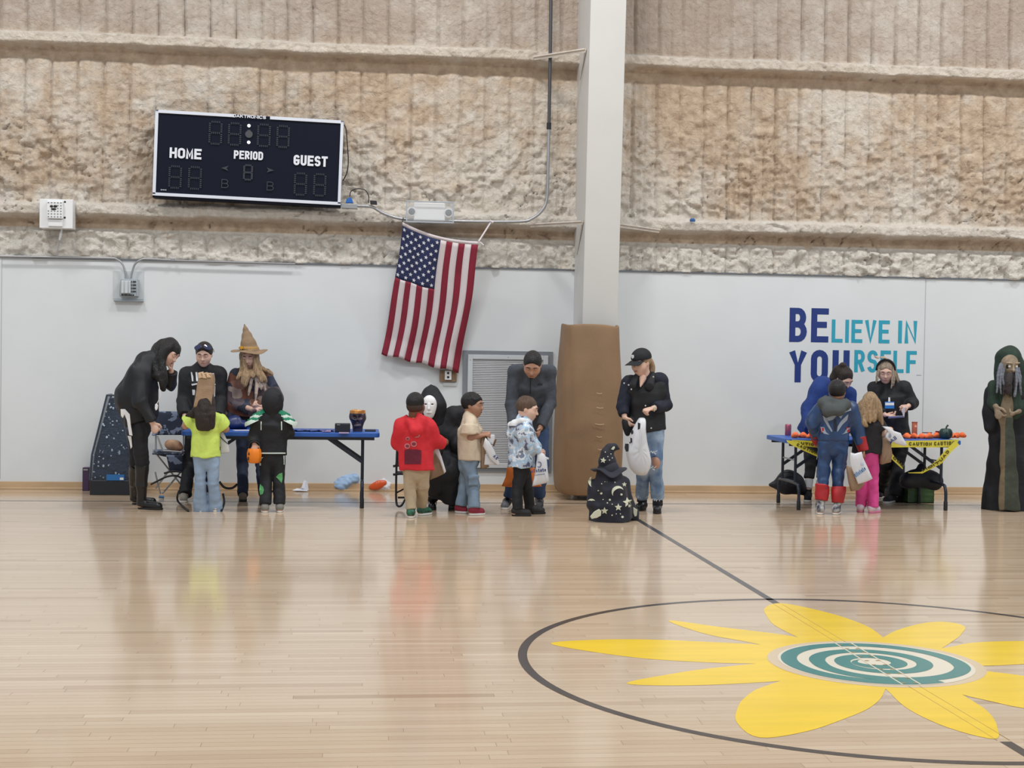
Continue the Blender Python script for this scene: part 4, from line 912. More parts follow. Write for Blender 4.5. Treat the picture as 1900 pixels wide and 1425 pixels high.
S = SDF(.0062); S.ell(c_-f_*.018-u_*.01, np.array([.345, .415, .30])*f.hh, R_h); S.ell(c_+(f_*.48-u_*.2)*f.hh, np.array([.48, .42, .6])*f.hh, R_h, op='s'); S.build('faded_hair', mat('hair_fade', srgb(62, 45, 38), .7), f.root)
m_ = MB(); patch(m_, [f.topo], 3, 302, 902, [(-60, 52), (-20, 56), (20, 55), (60, 48), (60, 0), (58, -52), (0, -52), (-60, -52), (-60, 0)], h=.006); m_.build('back_print', mat('maroon_print', srgb(104, 26, 50), .8, var=.1), f.root)
M_pkp = mat('pink_print', srgb(196, 120, 124), .8); M_plp = mat('plum_print', srgb(128, 46, 62), .8)
for X, Y, r in ((262, 822, 20), (308, 806, 22), (265, 768, 14)):
    m_ = MB(); patch(m_, [f.topo], 3, X, Y, [(r*math.cos(2*PI*i/12), r*math.sin(2*PI*i/12)) for i in range(12)], h=.006); pp_ = m_.build('back_print', M_pkp, f.root)
    r *= .65; m_ = MB(); patch(m_, [f.topo], 3, X, Y, [(r*math.cos(2*PI*i/12), r*.8*math.sin(2*PI*i/12)) for i in range(12)], h=.009); m_.build('print_centre', M_plp, pp_)
m_ = MB(); patch(m_, [f.topo], 3, 333, 748, [(-18, -6), (6, 2), (12, 12), (20, 8), (10, -8), (-16, -12)], h=.006); m_.build('back_print', M_pkp, f.root)

# 7 --- seated person in black hooded robe with a white mask
y0 = -1.80
f = Fig(3, y0, 'person', 'seated person in black hooded robe and plain white mask', F(*C(3, 520, 1290)))
f.j(head=(426, 520, -.06), neck=(450, 620, .0), chest=(480, 700, .03), pelvis=(545, 970, .20), shL=(385, 660, .0), elL=(395, 800, -.1), wrL=(465, 850, -.22),
    shR=(575, 640, 0.02), elR=(650, 720, .0), wrR=(640, 800, -.15), hipL=(500, 975, .15), knL=(450, 1000, -.22), anL=(445, 1230, -.12), hipR=(600, 975, .15), knR=(590, 1000, -.22), anR=(590, 1230, -.08))
f.foot('L', 445, 1255, 442, 1295).foot('R', 590, 1255, 592, 1297)
f.body(SK_light, Fh=(-.12, -.98, -.12), hh=.19, nohand=('L', 'R'))
S = SDF(.009); Pp = lambda X, Y, dy: np.array(CP(3, X, Y, y0+dy))
S.cone(Pp(450, 600, .03), Pp(485, 720, .04), .10, .17, .06, (0, 1, 0), .8); S.cone(Pp(485, 720, .04), Pp(540, 950, .12), .17, .20, .05, (0, 1, 0), .85)
S.cone(Pp(385, 655, 0), Pp(395, 810, -.1), .075, .07, .03); S.cone(Pp(395, 810, -.1), Pp(475, 860, -.24), .075, .07, .03)
S.cone(Pp(560, 615, .02), Pp(650, 570, .03), .07, .06, .05); S.cone(Pp(650, 580, .03), Pp(650, 740, .02), .065, .075, .05); S.cone(Pp(600, 600, .03), Pp(610, 900, .04), .09, .11, .06); S.cone(Pp(650, 740, .02), Pp(625, 900, .0), .08, .05, .04); S.cone(Pp(645, 740, .0), Pp(636, 815, -.17), .08, .07, .04)
S.cone(Pp(540, 950, .12), Pp(460, 1000, -.20), .17, .13, .05); S.cone(Pp(590, 950, .12), Pp(588, 1005, -.20), .15, .125, .05)
S.cone(Pp(465, 1010, -.18), Pp(455, 1120, -.16), .10, .09, .04); S.cone(Pp(590, 1010, -.18), Pp(590, 1225, -.10), .10, .085, .04, capped=True); S.cone(Pp(530, 1000, .0), Pp(530, 1205, .0), .15, .16, .05, (0, 1, 0), .8, capped=True)
S.fold(.010, 17, (0, 0, 1), 8); S.fold(.004, 45, (0, 0, 1), 8); S.build('robe', M_black, f.root)
S = SDF(.0075); S.cone(Pp(432, 375, .02), Pp(436, 440, .02), .008, .085, .03); S.cone(Pp(436, 440, .02), Pp(445, 530, .0), .085, .135, .04, (0, 1, 0), .95); S.cone(Pp(445, 530, .0), Pp(460, 640, .01), .135, .12, .04); S.cone(Pp(424, 470, -.17), Pp(424, 590, -.17), .062, .06, .01, op='s'); S.cone(Pp(424, 470, -.13), Pp(424, 590, -.13), .056, .05, .01, op='s'); S.fold(.006, 24, (0, 0, 1), 2); S.build('hood', M_black, f.root)
mk = thing('mask', 'plain white full-face mask under the black hood', 'mask', Pp(425, 525, -.17))
S = SDF(.0045); h = .235; c_ = Pp(424, 525, -.115); f_, u_, r_ = frame((-.12, -.98, -.1)); R_h = np.array([r_, f_, u_]); q = lambda a, b, d: c_+(r_*a+f_*b+u_*d)*h
S.ell(q(0, .12, .06), np.array([.31, .26, .40])*h, R_h); S.ell(q(0, .18, -.22), np.array([.235, .22, .34])*h, R_h, .03); S.cone(q(0, .38, .12), q(0, .45, -.08), .03*h, .05*h, .012); S.ell(q(0, .38, -.24), np.array([.1, .04, .04])*h, R_h, .012)
S.boxp(q(0, -.35, 0), np.array([.6, .45, .9])*h, R_h, .01, .005, 's')
for sx in (-1, 1): S.ell(q(sx*.14, .42, .10), np.array([.075, .16, .035])*h, R_h, .004, 's')
S.build('mask_shell', M_white_plastic, mk)
m_ = MB()
for sx in (-1, 1): m_.lathe(Vector(q(sx*.14, .295, .10)), [(.0004, -.004), (.012, 0), (.0004, .004)], 12, sx=1.25, sy=.4)
m_.build('eye_hole', mat('void_black', (.004, .004, .004), .9), mk)
m_ = MB(); m_.tube(smoothpath([Vector(q(-.09, .39, -.25)), Vector(q(0, .435, -.262)), Vector(q(.09, .39, -.25))], 3), .0025, 6); m_.build('mouth_slit', mat('mask_shadow', srgb(120, 122, 126), .6), mk)
f.pants(M_black, ease=.02, kr=.06, flare=.06, hemz=.10); f.J['heelL'][2] = 0; f.shoes(M_leather, M_blacksole)

# 8 --- boy in cream T-shirt
y0 = -2.12
f = Fig(3, y0, 'person', 'dark-haired boy in cream T-shirt and cargo jeans looking back over his shoulder', F(*C(3, 715, 1330)), kid=True, size=.80)
f.j(head=(742, 520, .0), neck=(722, 612, .01), chest=(722, 700, 0.01), pelvis=(718, 915, .0), shL=(722, 665, -.11), elL=(722, 760, -.12), wrL=(800, 745, -.11),
    shR=(732, 665, .11), elR=(775, 765, .11), wrR=(815, 770, .05), hipL=(700, 930, -.05), knL=(745, 1110, -.07), anL=(748, 1285, -.06), hipR=(695, 930, .06), knR=(680, 1110, .06), anR=(655, 1262, .07))
f.foot('L', 712, 1330, 830, 1326).foot('R', 612, 1310, 705, 1316)
f.body(SK_olive, Fh=(.88, -.45, -.08), hh=.205, Ft=(1, -.1, 0), curls={'L': .8, 'R': .9}, hdirs={'L': (.9, -.1, .25)}, palms={'L': (0, .5, -.8)}, slim=1.0)
f.face(lip=(140, 76, 68), brow=(24, 20, 20))
f.top(mat('cream_jersey', srgb(206, 190, 168), .8, var=.03), ease=.022, sleeve='short', hem=(720, 925, 0), r_hem=.128, fold=.006, name='t_shirt', sq=.82, sl=1.12)
def ex(S): S.boxp(np.array(CP(3, 745, 1075, y0-.135)), (.05, .02, .05), rnd=.012, k=.006); S.boxp(np.array(CP(3, 748, 1052, y0-.143)), (.052, .018, .018), rnd=.01, k=.003)
f.pants(mat('denim_faded', srgb(122, 142, 162), .85, var=.14, vscale=8, bump=.3, bscale=140), ease=.014, flare=.058, hemz=.065, kr=.062, extra=ex, name='cargo_jeans')
f.shoes(mat('maroon_canvas', srgb(140, 40, 60), .8), M_whitesole)
S = SDF(.0065); hair_cap(S, f.J['head'], f.Fh, f.hh, th=.045, front=.30)
for i in range(26):
    a = i*2.4; r_i = .3*math.sqrt(i/26); S.ell(f.J['head']+np.array([math.cos(a)*r_i*.26, math.sin(a)*r_i*.26, .098-.16*r_i]), (.022, .022, .02), k=.008)
S.build('hair', M_hairblack, f.root)

# 9 --- man in grey quarter-zip
y0 = -1.70
f = Fig(4, y0, 'person', 'man in charcoal zip-neck pullover leaning forward behind the camouflage-hoodie boy', F(*C(4, 300, 1280)))
f.j(head=(348, 222, -.33), neck=(352, 258, -.16), chest=(350, 345, -.10), pelvis=(345, 680, .12), shL=(222, 275, -.10), elL=(192, 510, -.14), wrL=(200, 690, -.26),
    shR=(470, 275, -.10), elR=(478, 510, -.12), wrR=(405, 690, -.26), hipL=(285, 710, .12), knL=(235, 970, .03), anL=(185, 1200, .05), hipR=(405, 710, .12), knR=(412, 960, 0.03), anR=(395, 1200, .05))
f.foot('L', 185, 1240, 140, 1290).foot('R', 395, 1240, 400, 1285)
f.body(SK_tan, Fh=(-.16, -.80, -.60), hh=.235, up=(0, -.3, .9), curls={'L': .9, 'R': .8}, hdirs={'R': (-.3, -.5, -.6), 'L': (.2, -.4, -.7)}, palms={'R': (-.8, 0, .3), 'L': (.9, .2, 0)}, thumbs={'R': -1})
f.face(lip=(140, 84, 76), brow=(22, 18, 18))
M_grey = mat('charcoal_knit', srgb(66, 71, 80), .85, var=.08, vscale=30, bump=.2, bscale=120)
f.top(M_grey, ease=.022, hem=(347, 655, .10), fold=.005, name='pullover', r_hem=.135, cuff=.95, w=1.04)
f.pants(mat('denim_blue', srgb(54, 76, 112), .8, var=.2, vscale=5, bump=.3, bscale=140), ease=.022, flare=.064, hemz=.11, kr=.078, name='jeans')
f.shoes(mat('black_white_leather', srgb(24, 26, 34), .5, col2=srgb(120, 124, 132), vscale=9), M_whitesole, name='trainer')
S = SDF(.0065); f_, u_, r_ = frame(f.Fh, f.up); R_h = np.array([r_, f_, u_]); c_ = f.J['head']; hh = f.hh; S.ell(c_+(-f_*.06+u_*.135)*hh, np.array([.355, .44, .385])*hh, R_h); S.ell(c_+(f_*.50-u_*.25)*hh, np.array([.40, .36, .60])*hh, R_h, op='s'); S.boxp(c_-u_*.58*hh, (.2, .2, .10), R_h, op='s'); S.build('hair', M_hairblack, f.root)
S = SDF(.005); q = lambda a, b, d: c_+(r_*a+f_*b+u_*d)*hh; S.ell(q(0, .34, -.215), np.array([.12, .05, .03])*hh, R_h); S.ell(q(0, .30, -.40), np.array([.10, .06, .07])*hh, R_h); S.build('beard', M_hairblack, f.root)
m_ = MB(); m_.lathe(Vector(f.J['neck'])+V(0, -.01, .03), [(.085, -.02), (.074, .02), (.070, .045)], 24, axis=(0, -.5, .9)); m_.build('collar', M_grey, f.root, smooth=True, solid=.008)
m_ = MB()
for i in range(7): patch(m_, [f.topo], 4, 333, 325+i*17, [(-2.5, 9), (2.5, 9), (2.5, -9), (-2.5, -9)])
m_.build('zip', M_black, f.root)
m_ = MB(); patch(m_, [f.topo], 4, 405, 372, [(-18, 6), (-6, 14), (4, 8), (18, 8), (18, 0), (-18, -2)]); m_.build('chest_logo', mat('dark_logo', srgb(34, 38, 46), .8), f.root)

# 10 --- boy in blue camouflage hoodie
y0 = -2.26
f = Fig(4, y0, 'person', 'brown-haired boy in blue and white camouflage hoodie and black trousers, in profile', F(*C(4, 300, 1320)), kid=True, size=.80)
f.j(head=(312, 548, .0), neck=(285, 640, .01), chest=(272, 720, 0.01), pelvis=(268, 950, .0), shL=(285, 705, -.11), elL=(315, 800, -.14), wrL=(385, 862, -.10),
    shR=(290, 700, .11), elR=(340, 800, .13), wrR=(380, 850, .08), hipL=(262, 975, -.05), knL=(238, 1120, -.05), anL=(240, 1265, -.04), hipR=(275, 975, .06), knR=(310, 1120, .05), anR=(325, 1262, .06))
f.foot('L', 195, 1335, 340, 1336).foot('R', 340, 1322, 440, 1318)
f.body(SK_light, Fh=(.93, -.28, -.22), hh=.205, Ft=(1, -.1, 0), curls={'L': 1.0, 'R': .9}, hdirs={'L': (.6, -.1, -.6), 'R': (.5, 0, -.6)}, palms={'L': (-.2, .9, -.3)})
f.face(lip=(190, 110, 104), brow=(80, 62, 50))
M_camo = mat('blue_camouflage', srgb(86, 96, 122), .8, col2=srgb(196, 212, 230), vscale=13)
cr = [n for n in M_camo.node_tree.nodes if n.type == 'VALTORGB'][0].color_ramp; cr.interpolation = 'CONSTANT'; cr.elements[0].position = 0; cr.elements[1].position = .40; cr.elements[1].color = (*srgb(176, 182, 192), 1); e = cr.elements.new(.47); e.color = (*srgb(168, 200, 228), 1); e = cr.elements.new(.54); e.color = (*srgb(222, 230, 238), 1); e = cr.elements.new(.62); e.color = (*srgb(120, 132, 156), 1)
f.top(M_camo, ease=.03, hem=(268, 975, 0), r_hem=.132, fold=.007, name='hoodie', cuff=.96, sl=1.05, sq=.82)
S = SDF(.007); Pp = lambda X, Y, dy: np.array(CP(4, X, Y, y0+dy)); S.chain([Pp(315, 640, -.07), Pp(270, 640, -.10), Pp(215, 655, -.06), Pp(200, 670, .0), Pp(230, 650, .07), Pp(300, 632, .07)], [.022, .030, .036, .040, .034, .022], .02); S.chain([Pp(215, 670, -.07), Pp(190, 730, -.02), Pp(225, 690, .04)], [.036, .042, .03], .03); S.fold(.004, 40, (0, 0, 1), 4)
S.build('hood', [M_camo, mat('white_lining', srgb(222, 226, 230), .85)], f.root, paint=[(1, lambda c: c[:, 2] > Pp(220, 668, 0)[2])])
f.pants(M_black, ease=.010, flare=.050, hemz=.06, kr=.056); f.shoes(mat('black_mesh', srgb(34, 34, 36), .7), M_blacksole)
S = SDF(.006); hair_cap(S, f.J['head'], f.Fh, f.hh, th=.03, front=.27); S.fold(.002, 80, (0, 0, 1), 2); S.build('hair', M_hairbr, f.root)

# 11 --- small child in a wizard costume
y0 = -2.68
f = Fig(5, y0, 'person', 'small child crouching in black star-patterned wizard cloak and crooked pointed hat', F(*C(5, 300, 1370)), kid=True, size=.6)
f.j(head=(280, 1040, .0), neck=(285, 1100, .0), chest=(290, 1160, 0), pelvis=(300, 1300, .02), shL=(220, 1120, .0), elL=(190, 1210, -.02), wrL=(200, 1290, -.08),
    shR=(350, 1120, 0), elR=(395, 1210, .0), wrR=(410, 1280, -.02), hipL=(270, 1305, .0), knL=(225, 1240, .18), anL=(250, 1340, .10), hipR=(330, 1305, .0), knR=(370, 1240, .18), anR=(350, 1340, .10))
f.foot('L', 250, 1350, 240, 1325).foot('R', 350, 1350, 360, 1325)
f.body(SK_light, Fh=(.2, .95, -.1), hh=.18, Ft=(0, 1, 0)); f.face()
M_wiz = mat('midnight_velvet', srgb(14, 18, 36), .7, var=.3, vscale=9, sheen=.1); Pp = lambda X, Y, dy: np.array(CP(5, X, Y, y0+dy))
S = SDF(.0075); S.cone(Pp(270, 1050, .02), Pp(285, 1150, 0), .115, .165, .04); S.cone(Pp(285, 1150, 0), Pp(290, 1240, 0), .165, .195, .05, (0, 1, 0), .92); S.cone(Pp(290, 1240, 0), Pp(298, 1372, 0), .195, .215, .05, (0, 1, 0), .9, capped=True, rnd=.02); S.cone(Pp(390, 1100, .02), Pp(445, 1300, .03), .05, .05, .05); S.cone(Pp(445, 1300, .03), Pp(455, 1355, .03), .05, .04, .03); S.cone(Pp(150, 1090, .02), Pp(150, 1250, -.02), .04, .06, .05)
S.fold(.010, 16, (0, 0, 1), 5); S.fold(.004, 45, (0, 0, 1), 6); cl = S.build('cloak', M_wiz, f.root)
ht = thing('wizard_hat', 'crooked black wizard hat with stars, worn by the small crouching child', 'hat', Pp(275, 1000, 0))
S = SDF(.007); S.chain([Pp(270, 985, 0), Pp(262, 930, 0), Pp(262, 880, 0), Pp(285, 842, 0), Pp(318, 830, 0), Pp(352, 843, 0)], [.085, .080, .062, .045, .028, .006], .02); S.boxp(Pp(270, 985, 0)+[0, 0, -.10], (.2, .2, .1), op='s', rnd=.001, k=.002); S.fold(.004, 32, (0, 0, 1), 6); hc = S.build('crown', M_wiz, ht)
m_ = MB(); n = 48; vs = []
for j, rr in enumerate((.07, .11, .145, .175)):
    for i in range(n):
        t = 2*PI*i/n; p = Vector(Pp(275, 985, 0)); k_ = (rr/.175)**2
        vs.append(p+V(rr*math.cos(t)*1.0, rr*math.sin(t)*.95, k_*(-.030-.025*math.cos(2*t+PI)+.012*math.sin(5*t)+.018*math.cos(3*t+1))))
m_.add(vs, [(j*n+i, j*n+(i+1) % n, (j+1)*n+(i+1) % n, (j+1)*n+i) for j in range(3) for i in range(n)]); m_.build('brim', M_wiz, ht, smooth=True, solid=.014, sub=1, autosm=1)
S = SDF(.0065); S.cone(Pp(275, 1010, .01), Pp(280, 1090, .01), .115, .14, .03); S.fold(.004, 40, (0, 0, 1), 3); S.build('cloak_hood', M_wiz, f.root)
M_star = mat('silver_cream_fabric', srgb(204, 206, 184), .6)
st = lambda r, a=90: star2d(r, 5, .45, a)
def moon(r, a0, a1, th=.35, n=10): return [(r*math.cos(math.radians(a0+(a1-a0)*i/n)), r*math.sin(math.radians(a0+(a1-a0)*i/n))) for i in range(n+1)]+[(r*(1-th*math.sin(PI*i/n))*math.cos(math.radians(a0+(a1-a0)*i/n)), r*(1-th*math.sin(PI*i/n))*math.sin(math.radians(a0+(a1-a0)*i/n))) for i in range(n-1, 0, -1)]
for X, Y, o in ((245, 1298, st(27)), (345, 1272, st(28)), (412, 1235, st(36, 100)), (340, 1160, moon(44, 20, 220, .5)), (388, 1105, st(18)), (255, 1075, st(18)), (172, 1085, moon(44, 120, 240, .4)), (150, 1240, moon(30, 30, 150, .5)), (425, 1262, st(12))):
    m_ = MB(); patch(m_, [cl], 5, X, Y, o, h=.005, strip=len(o) > 10); (m_.build('moon_patch' if len(o) > 10 else 'star_patch', M_star, f.root) if m_.v else None)
m_ = MB()
for X, Y, r in ((222, 1170, 8), (283, 1217, 8), (367, 1178, 8), (375, 1343, 9), (200, 1150, 4), (235, 1215, 4), (300, 1250, 4), (330, 1320, 4), (360, 1320, 4), (300, 1330, 5), (190, 1300, 4), (265, 1240, 5), (320, 1090, 4), (225, 1100, 4)): patch(m_, [cl], 5, X, Y, [(r*math.cos(2*PI*i/8), r*math.sin(2*PI*i/8)) for i in range(8)], h=.005)
m_.build('sequin', M_star, f.root)['kind'] = 'stuff'
m_ = MB(); patch(m_, [hc], 5, 236, 927, st(22, 80), h=.005); m_.build('star_patch', M_star, ht); m_ = MB(); patch(m_, [hc], 5, 305, 838, [(-14, -8), (0, 10), (12, 14), (14, 2), (2, -12)], h=.005); m_.build('moon_patch', M_star, ht); m_ = MB()
for X, Y in ((268, 900), (280, 925), (300, 910), (250, 867), (290, 880)): patch(m_, [hc], 5, X, Y, [(4*math.cos(2*PI*i/6), 4*math.sin(2*PI*i/6)) for i in range(6)], h=.004)
m_.build('sequin', M_star, ht)['kind'] = 'stuff'
for pts in (((140, 1340), (170, 1305), (205, 1285), (222, 1300), (218, 1335), (185, 1350), (150, 1358)), ((455, 1270), (486, 1290), (482, 1335), (466, 1342), (456, 1315))):
    m_ = MB(); yy = y0-.19 if pts[0][0] < 300 else y0-.03; m_.prism([CP(5, X, Y, yy) for X, Y in pts], (0, .02, 0)); m_.build('cloak_trim', M_star, f.root, bevel=.004)

# 12 --- woman with cap, vest and ripped jeans
y0 = -1.99
f = Fig(5, y0, 'person', 'woman in black cap, vest and ripped jeans standing right of the padded column', F(*C(5, 600, 1300)))
f.j(head=(512, 210, -.02), neck=(540, 325, .02), chest=(530, 430, .02), pelvis=(575, 730, .02), shL=(425, 360, .02), elL=(378, 520, .0), wrL=(392, 610, -.07),
    shR=(650, 345, .02), elR=(700, 520, .0), wrR=(600, 545, -.20), hipL=(535, 750, .02), knL=(530, 960, -.02), anL=(520, 1190, .02), hipR=(622, 750, .02), knR=(618, 950, -.04), anR=(635, 1215, .0))
f.foot('L', 540, 1290, 500, 1292).foot('R', 635, 1260, 630, 1322)
f.J['toeL'] = np.array(F(*C(5, 478, 1300)))
f.body(SK_light, Fh=(-.72, -.66, -.20), hh=.225, Ft=(-.3, -1, 0), curls={'L': .5, 'R': 1.1}, hdirs={'L': (.45, -.15, -.8), 'R': (-.8, -.2, -.2)}, palms={'L': (.6, .3, .2), 'R': (0, .3, -1)}, thumbs={'R': -1})
f.face(lip=(150, 84, 78))
M_navy = mat('navy_knit', srgb(20, 26, 44), .8, var=.15, vscale=8)
f.top(M_navy, ease=.026, hem=(575, 690, 0), fold=.005, name='jumper', r_hem=.12, cuff=.86)
S = SDF(.008); Pp = lambda X, Y, dy: np.array(CP(5, X, Y, y0+dy))
S.cone(Pp(548, 315, .03), Pp(540, 440, .02), .085, .175, .05, (0, 1, 0), .72); S.cone(Pp(540, 440, .02), Pp(548, 710, .02), .175, .205, .05, (.1, 1, 0), .66, capped=True, rnd=.02); S.cone(Pp(430, 340, .0), Pp(440, 420, .0), .05, .07, .04); S.cone(Pp(650, 330, .0), Pp(650, 420, .0), .055, .08, .04); S.cone(Pp(410, 640, -.05), Pp(415, 735, -.06), .05, .022, .03)
for a in 'LR': S.cone(f.J['sh'+a]*.9+f.J['chest']*.1, f.J['el'+a], .03, .03, .01, op='s') if False else None
S.cone(Pp(505, 300, -.19), Pp(505, 720, -.19), .028, .028, .03, op='s'); S.cone(Pp(520, 230, -.03), Pp(530, 330, -.04), .07, .055, .01, op='s')
S.fold(.007, 24, (1, 0, .1), 3); S.fold(.004, 36, (0, 0, 1), 12); vo = S.build('vest', mat('black_quilting', srgb(16, 18, 24), .62), f.root)
S = SDF(.006); S.cone(Pp(476, 310, -.05), Pp(445, 385, -.120), .026, .038, .02, (.3, 1, .2), .4); S.cone(Pp(598, 295, -.02), Pp(575, 385, -.120), .028, .045, .02, (.3, 1, .2), .35); S.build('vest_collar', M_black, f.root)
S = SDF(.006); S.cone(Pp(525, 325, -.05), Pp(508, 385, -.105), .038, .008, .02, (0, 1, 0), .5); S.build('neck_opening', SK_light, f.root)
M_snap = mat('steel_snap', srgb(210, 212, 216), .3, metal=.8)
for X, Y in ((388, 360), (421, 373), (441, 405), (603, 313), (587, 690), (545, 525)):
    m_ = MB(); m_.lathe(Vector(Pp(X, Y, -.20 if X < 500 else -.165)), [(.0004, -.003), (.008, -.002), (.008, .002), (.0004, .003)], 10, axis=(0, -1, 0)); m_.build('snap_button', M_snap, f.root)
M_rip = mat('denim_washed', srgb(92, 118, 152), .85, col2=srgb(158, 178, 200), vscale=6, bump=.3, bscale=140)
def ex(S): S.ell(Pp(612, 930, -.13), (.045, .075, .055), k=.008, op='s')
f.pants(M_rip, ease=.018, flare=.066, hemz=.13, kr=.066, name='ripped_jeans', extra=ex)
S = SDF(.006); S.ell(f.J['knR']+[0, -.035, .01], (.042, .042, .065)); S.build('bare_knee', SK_tan, f.root)
m_ = MB()
rs = np.random.RandomState(4)
for X, Y in ((600, 868), (592, 985)):
    for i in range(5): m_.tube([Pp(X-22+i*9, Y+rs.randint(-8, 8), -.14), Pp(X-12+i*11, Y+rs.randint(-16, 18), -.15)], .004, 4)
for X0, X1, Y, fy in ((485, 565, 1192, f.J['anL'][1]-y0-.06), (588, 665, 1212, f.J['anR'][1]-y0-.06)):
    for i in range(9): x = X0+(X1-X0)*i/8; m_.tube([Pp(x, Y-4, fy), Pp(x+rs.randint(-3, 3), Y+rs.randint(6, 18), fy-.002)], .0035, 4)
m_.build('frayed_threads', mat('white_thread', srgb(214, 220, 226), .8), f.root)['kind'] = 'stuff'
S = SDF(.007)
for a in 'LR': S.cone(f.J['an'+a]+[0, 0, .03], f.J['an'+a]-[0, 0, .06], .05, .052, .02, capped=True)
S.build('boot_shaft', M_black, f.root); f.shoes(M_leather, M_blacksole, name='boot', w=.048)
S = SDF(.0065); hair_cap(S, f.J['head'], f.Fh, f.hh, th=.03, front=.32); strands(S, 5, y0, [[(572, 190, .06), (592, 235, .08), (590, 285, .07), (578, 320, .06)]], (.03, .02)); S.build('hair', M_blond, f.root)
cp = thing('baseball_cap', 'black baseball cap with small white badge worn by the woman in the vest', 'cap', Pp(512, 150, 0)); M_cap2 = mat('black_cotton', srgb(18, 20, 28), .75)
f_, u_, r_ = frame(f.Fh); R_h = np.array([r_, f_, u_]); c_ = f.J['head']; hh = f.hh; q = lambda a, b, d: c_+(r_*a+f_*b+u_*d)*hh
S = SDF(.006); S.ell(q(0, -.06, .20), np.array([.40, .47, .40])*hh, R_h); S.boxp(q(0, 0, -.27), np.array([.7, .8, .42])*hh, R_h, op='s', rnd=.001, k=.002); S.build('crown', M_cap2, cp)
m_ = MB(); vs = []; n = 14
for j in range(5):
    for i in range(n+1):
        t = PI*i/n; e = j/4; vs.append(Vector(q(math.cos(t)*.34*(1-.12*e*0), .18+.06+(.24+.26*math.sin(t))*e*1.25, .17-.10*e*(1)-.05*abs(math.cos(t))**2*1.2)))
m_.add(vs, [(j*(n+1)+i, j*(n+1)+i+1, (j+1)*(n+1)+i+1, (j+1)*(n+1)+i) for j in range(4) for i in range(n)]); m_.build('brim', M_cap2, cp, smooth=True, solid=.005)
m_ = MB(); m_.prism([Vector(q(.06+x, .41+.0*y, .33+y)) for x, y in ((-.05, .07), (.05, .07), (.05, -.03), (0, -.08), (-.05, -.03))], Vector(f_)*.012); m_.build('badge', M_print, cp)
m_ = MB(); m_.tube([np.array(f.J['wrR'])+[.012, 0, .026], np.array(f.J['wrR'])+[.012, -.03, .01], np.array(f.J['wrR'])+[.012, -.028, -.015], np.array(f.J['wrR'])+[.012, 0, -.028]], .006, 6); m_.build('bracelet', M_star, f.root, smooth=True)

# 13 --- woman in blue sweatshirt behind the right-hand table
y0 = -.74
f = Fig(6, y0, 'person', 'woman in bright blue sweatshirt with dark bun bending behind the right-hand table', F(*C(6, 480, 1240)))
f.j(head=(715, 262, -.34), neck=(668, 330, -.22), chest=(615, 420, -.14), pelvis=(480, 720, .10), shL=(525, 370, -.12), elL=(425, 530, -.12), wrL=(450, 690, -.30),
    shR=(745, 400, -.14), elR=(765, 540, -.16), wrR=(740, 660, -.36), hipL=(445, 760, .10), knL=(450, 960, .02), anL=(430, 1150, .06), hipR=(560, 760, .10), knR=(545, 960, 0.02), anR=(520, 1170, .06))
f.foot('L', 430, 1215, 425, 1260).foot('R', 520, 1215, 525, 1262)
f.body(SK_light, Fh=(.30, -.68, -.66), hh=.225, up=(0, -.4, .9), curls={'L': .5, 'R': .5}, palms={'L': (0, 0, -1), 'R': (0, 0, -1)}, hdirs={'L': (.3, -.7, -.2), 'R': (.1, -.7, -.2)})
f.face(lip=(160, 92, 86), brow=(50, 36, 32))
M_royal = mat('royal_blue_fleece', srgb(30, 58, 124), .85, var=.07)
def ex(S):
    S.cone(CP(6, 560, 360, y0-.08), CP(6, 500, 560, y0), .15, .16, .05); S.cone(CP(6, 425, 500, y0-.10), CP(6, 450, 600, y0-.10), .05, .05, .05)
f.top(M_royal, ease=.036, hem=(470, 700, .08), fold=.005, name='sweatshirt', cuff=.92, extra=ex, sl=1.05)
f.pants(M_black, ease=.010, flare=.052, kr=.062, hemz=.24, name='leggings'); f.shoes(M_black, M_whitesole)
S = SDF(.0065)
for a in 'LR': S.cone(f.J['an'+a]*.6+f.J['kn'+a]*.4, f.J['an'+a], .047, .044, .01, capped=True)
S.build('sock', mat('grey_sock', srgb(196, 198, 202), .9), f.root)
S = SDF(.0065); q = hair_cap(S, f.J['head'], f.Fh, f.hh, up=f.up, th=.03, back=.0, front=.30); Pp = lambda X, Y, dy: np.array(CP(6, X, Y, y0+dy))
S.ell(Pp(708, 162, -.38), (.036, .036, .03), k=.015); S.chain([Pp(660, 200, -.34), Pp(640, 260, -.30), Pp(635, 310, -.26)], [.05, .045, .02], .03); S.fold(.003, 60, (.3, 0, 1), 4); S.build('hair', M_hairdk, f.root)

# 14 --- woman in black turtleneck with badge
y0 = -.80
f = Fig(6, y0, 'person', 'ash-blond woman in black turtleneck with blue name badge looking at a leaflet', F(*C(6, 1110, 1265)))
f.j(head=(1050, 212, -.05), neck=(1070, 310, .0), chest=(1080, 420, 0), pelvis=(1130, 720, .03), shL=(965, 350, .0), elL=(960, 500, -.03), wrL=(1045, 560, -.20),
    shR=(1190, 345, 0), elR=(1270, 465, -.03), wrR=(1232, 490, -.18), hipL=(1080, 745, .03), knL=(1045, 960, .03), anL=(1018, 1190, .08), hipR=(1180, 745, .03), knR=(1150, 960, 0), anR=(1125, 1205, .03))
f.foot('L', 1020, 1215, 990, 1235).foot('R', 1150, 1248, 1045, 1270)
f.body(SK_light, Fh=(-.30, -.86, -.34), hh=.225, Ft=(-.1, -1, 0), curls={'L': .7, 'R': .8}, hdirs={'L': (.7, -.3, -.1), 'R': (-.5, -.4, -.1)}, palms={'L': (0, -.3, 1), 'R': (-.2, .3, -1)}, thumbs={'L': -1, 'R': -1})
f.face(lip=(170, 78, 80), brow=(90, 74, 62))
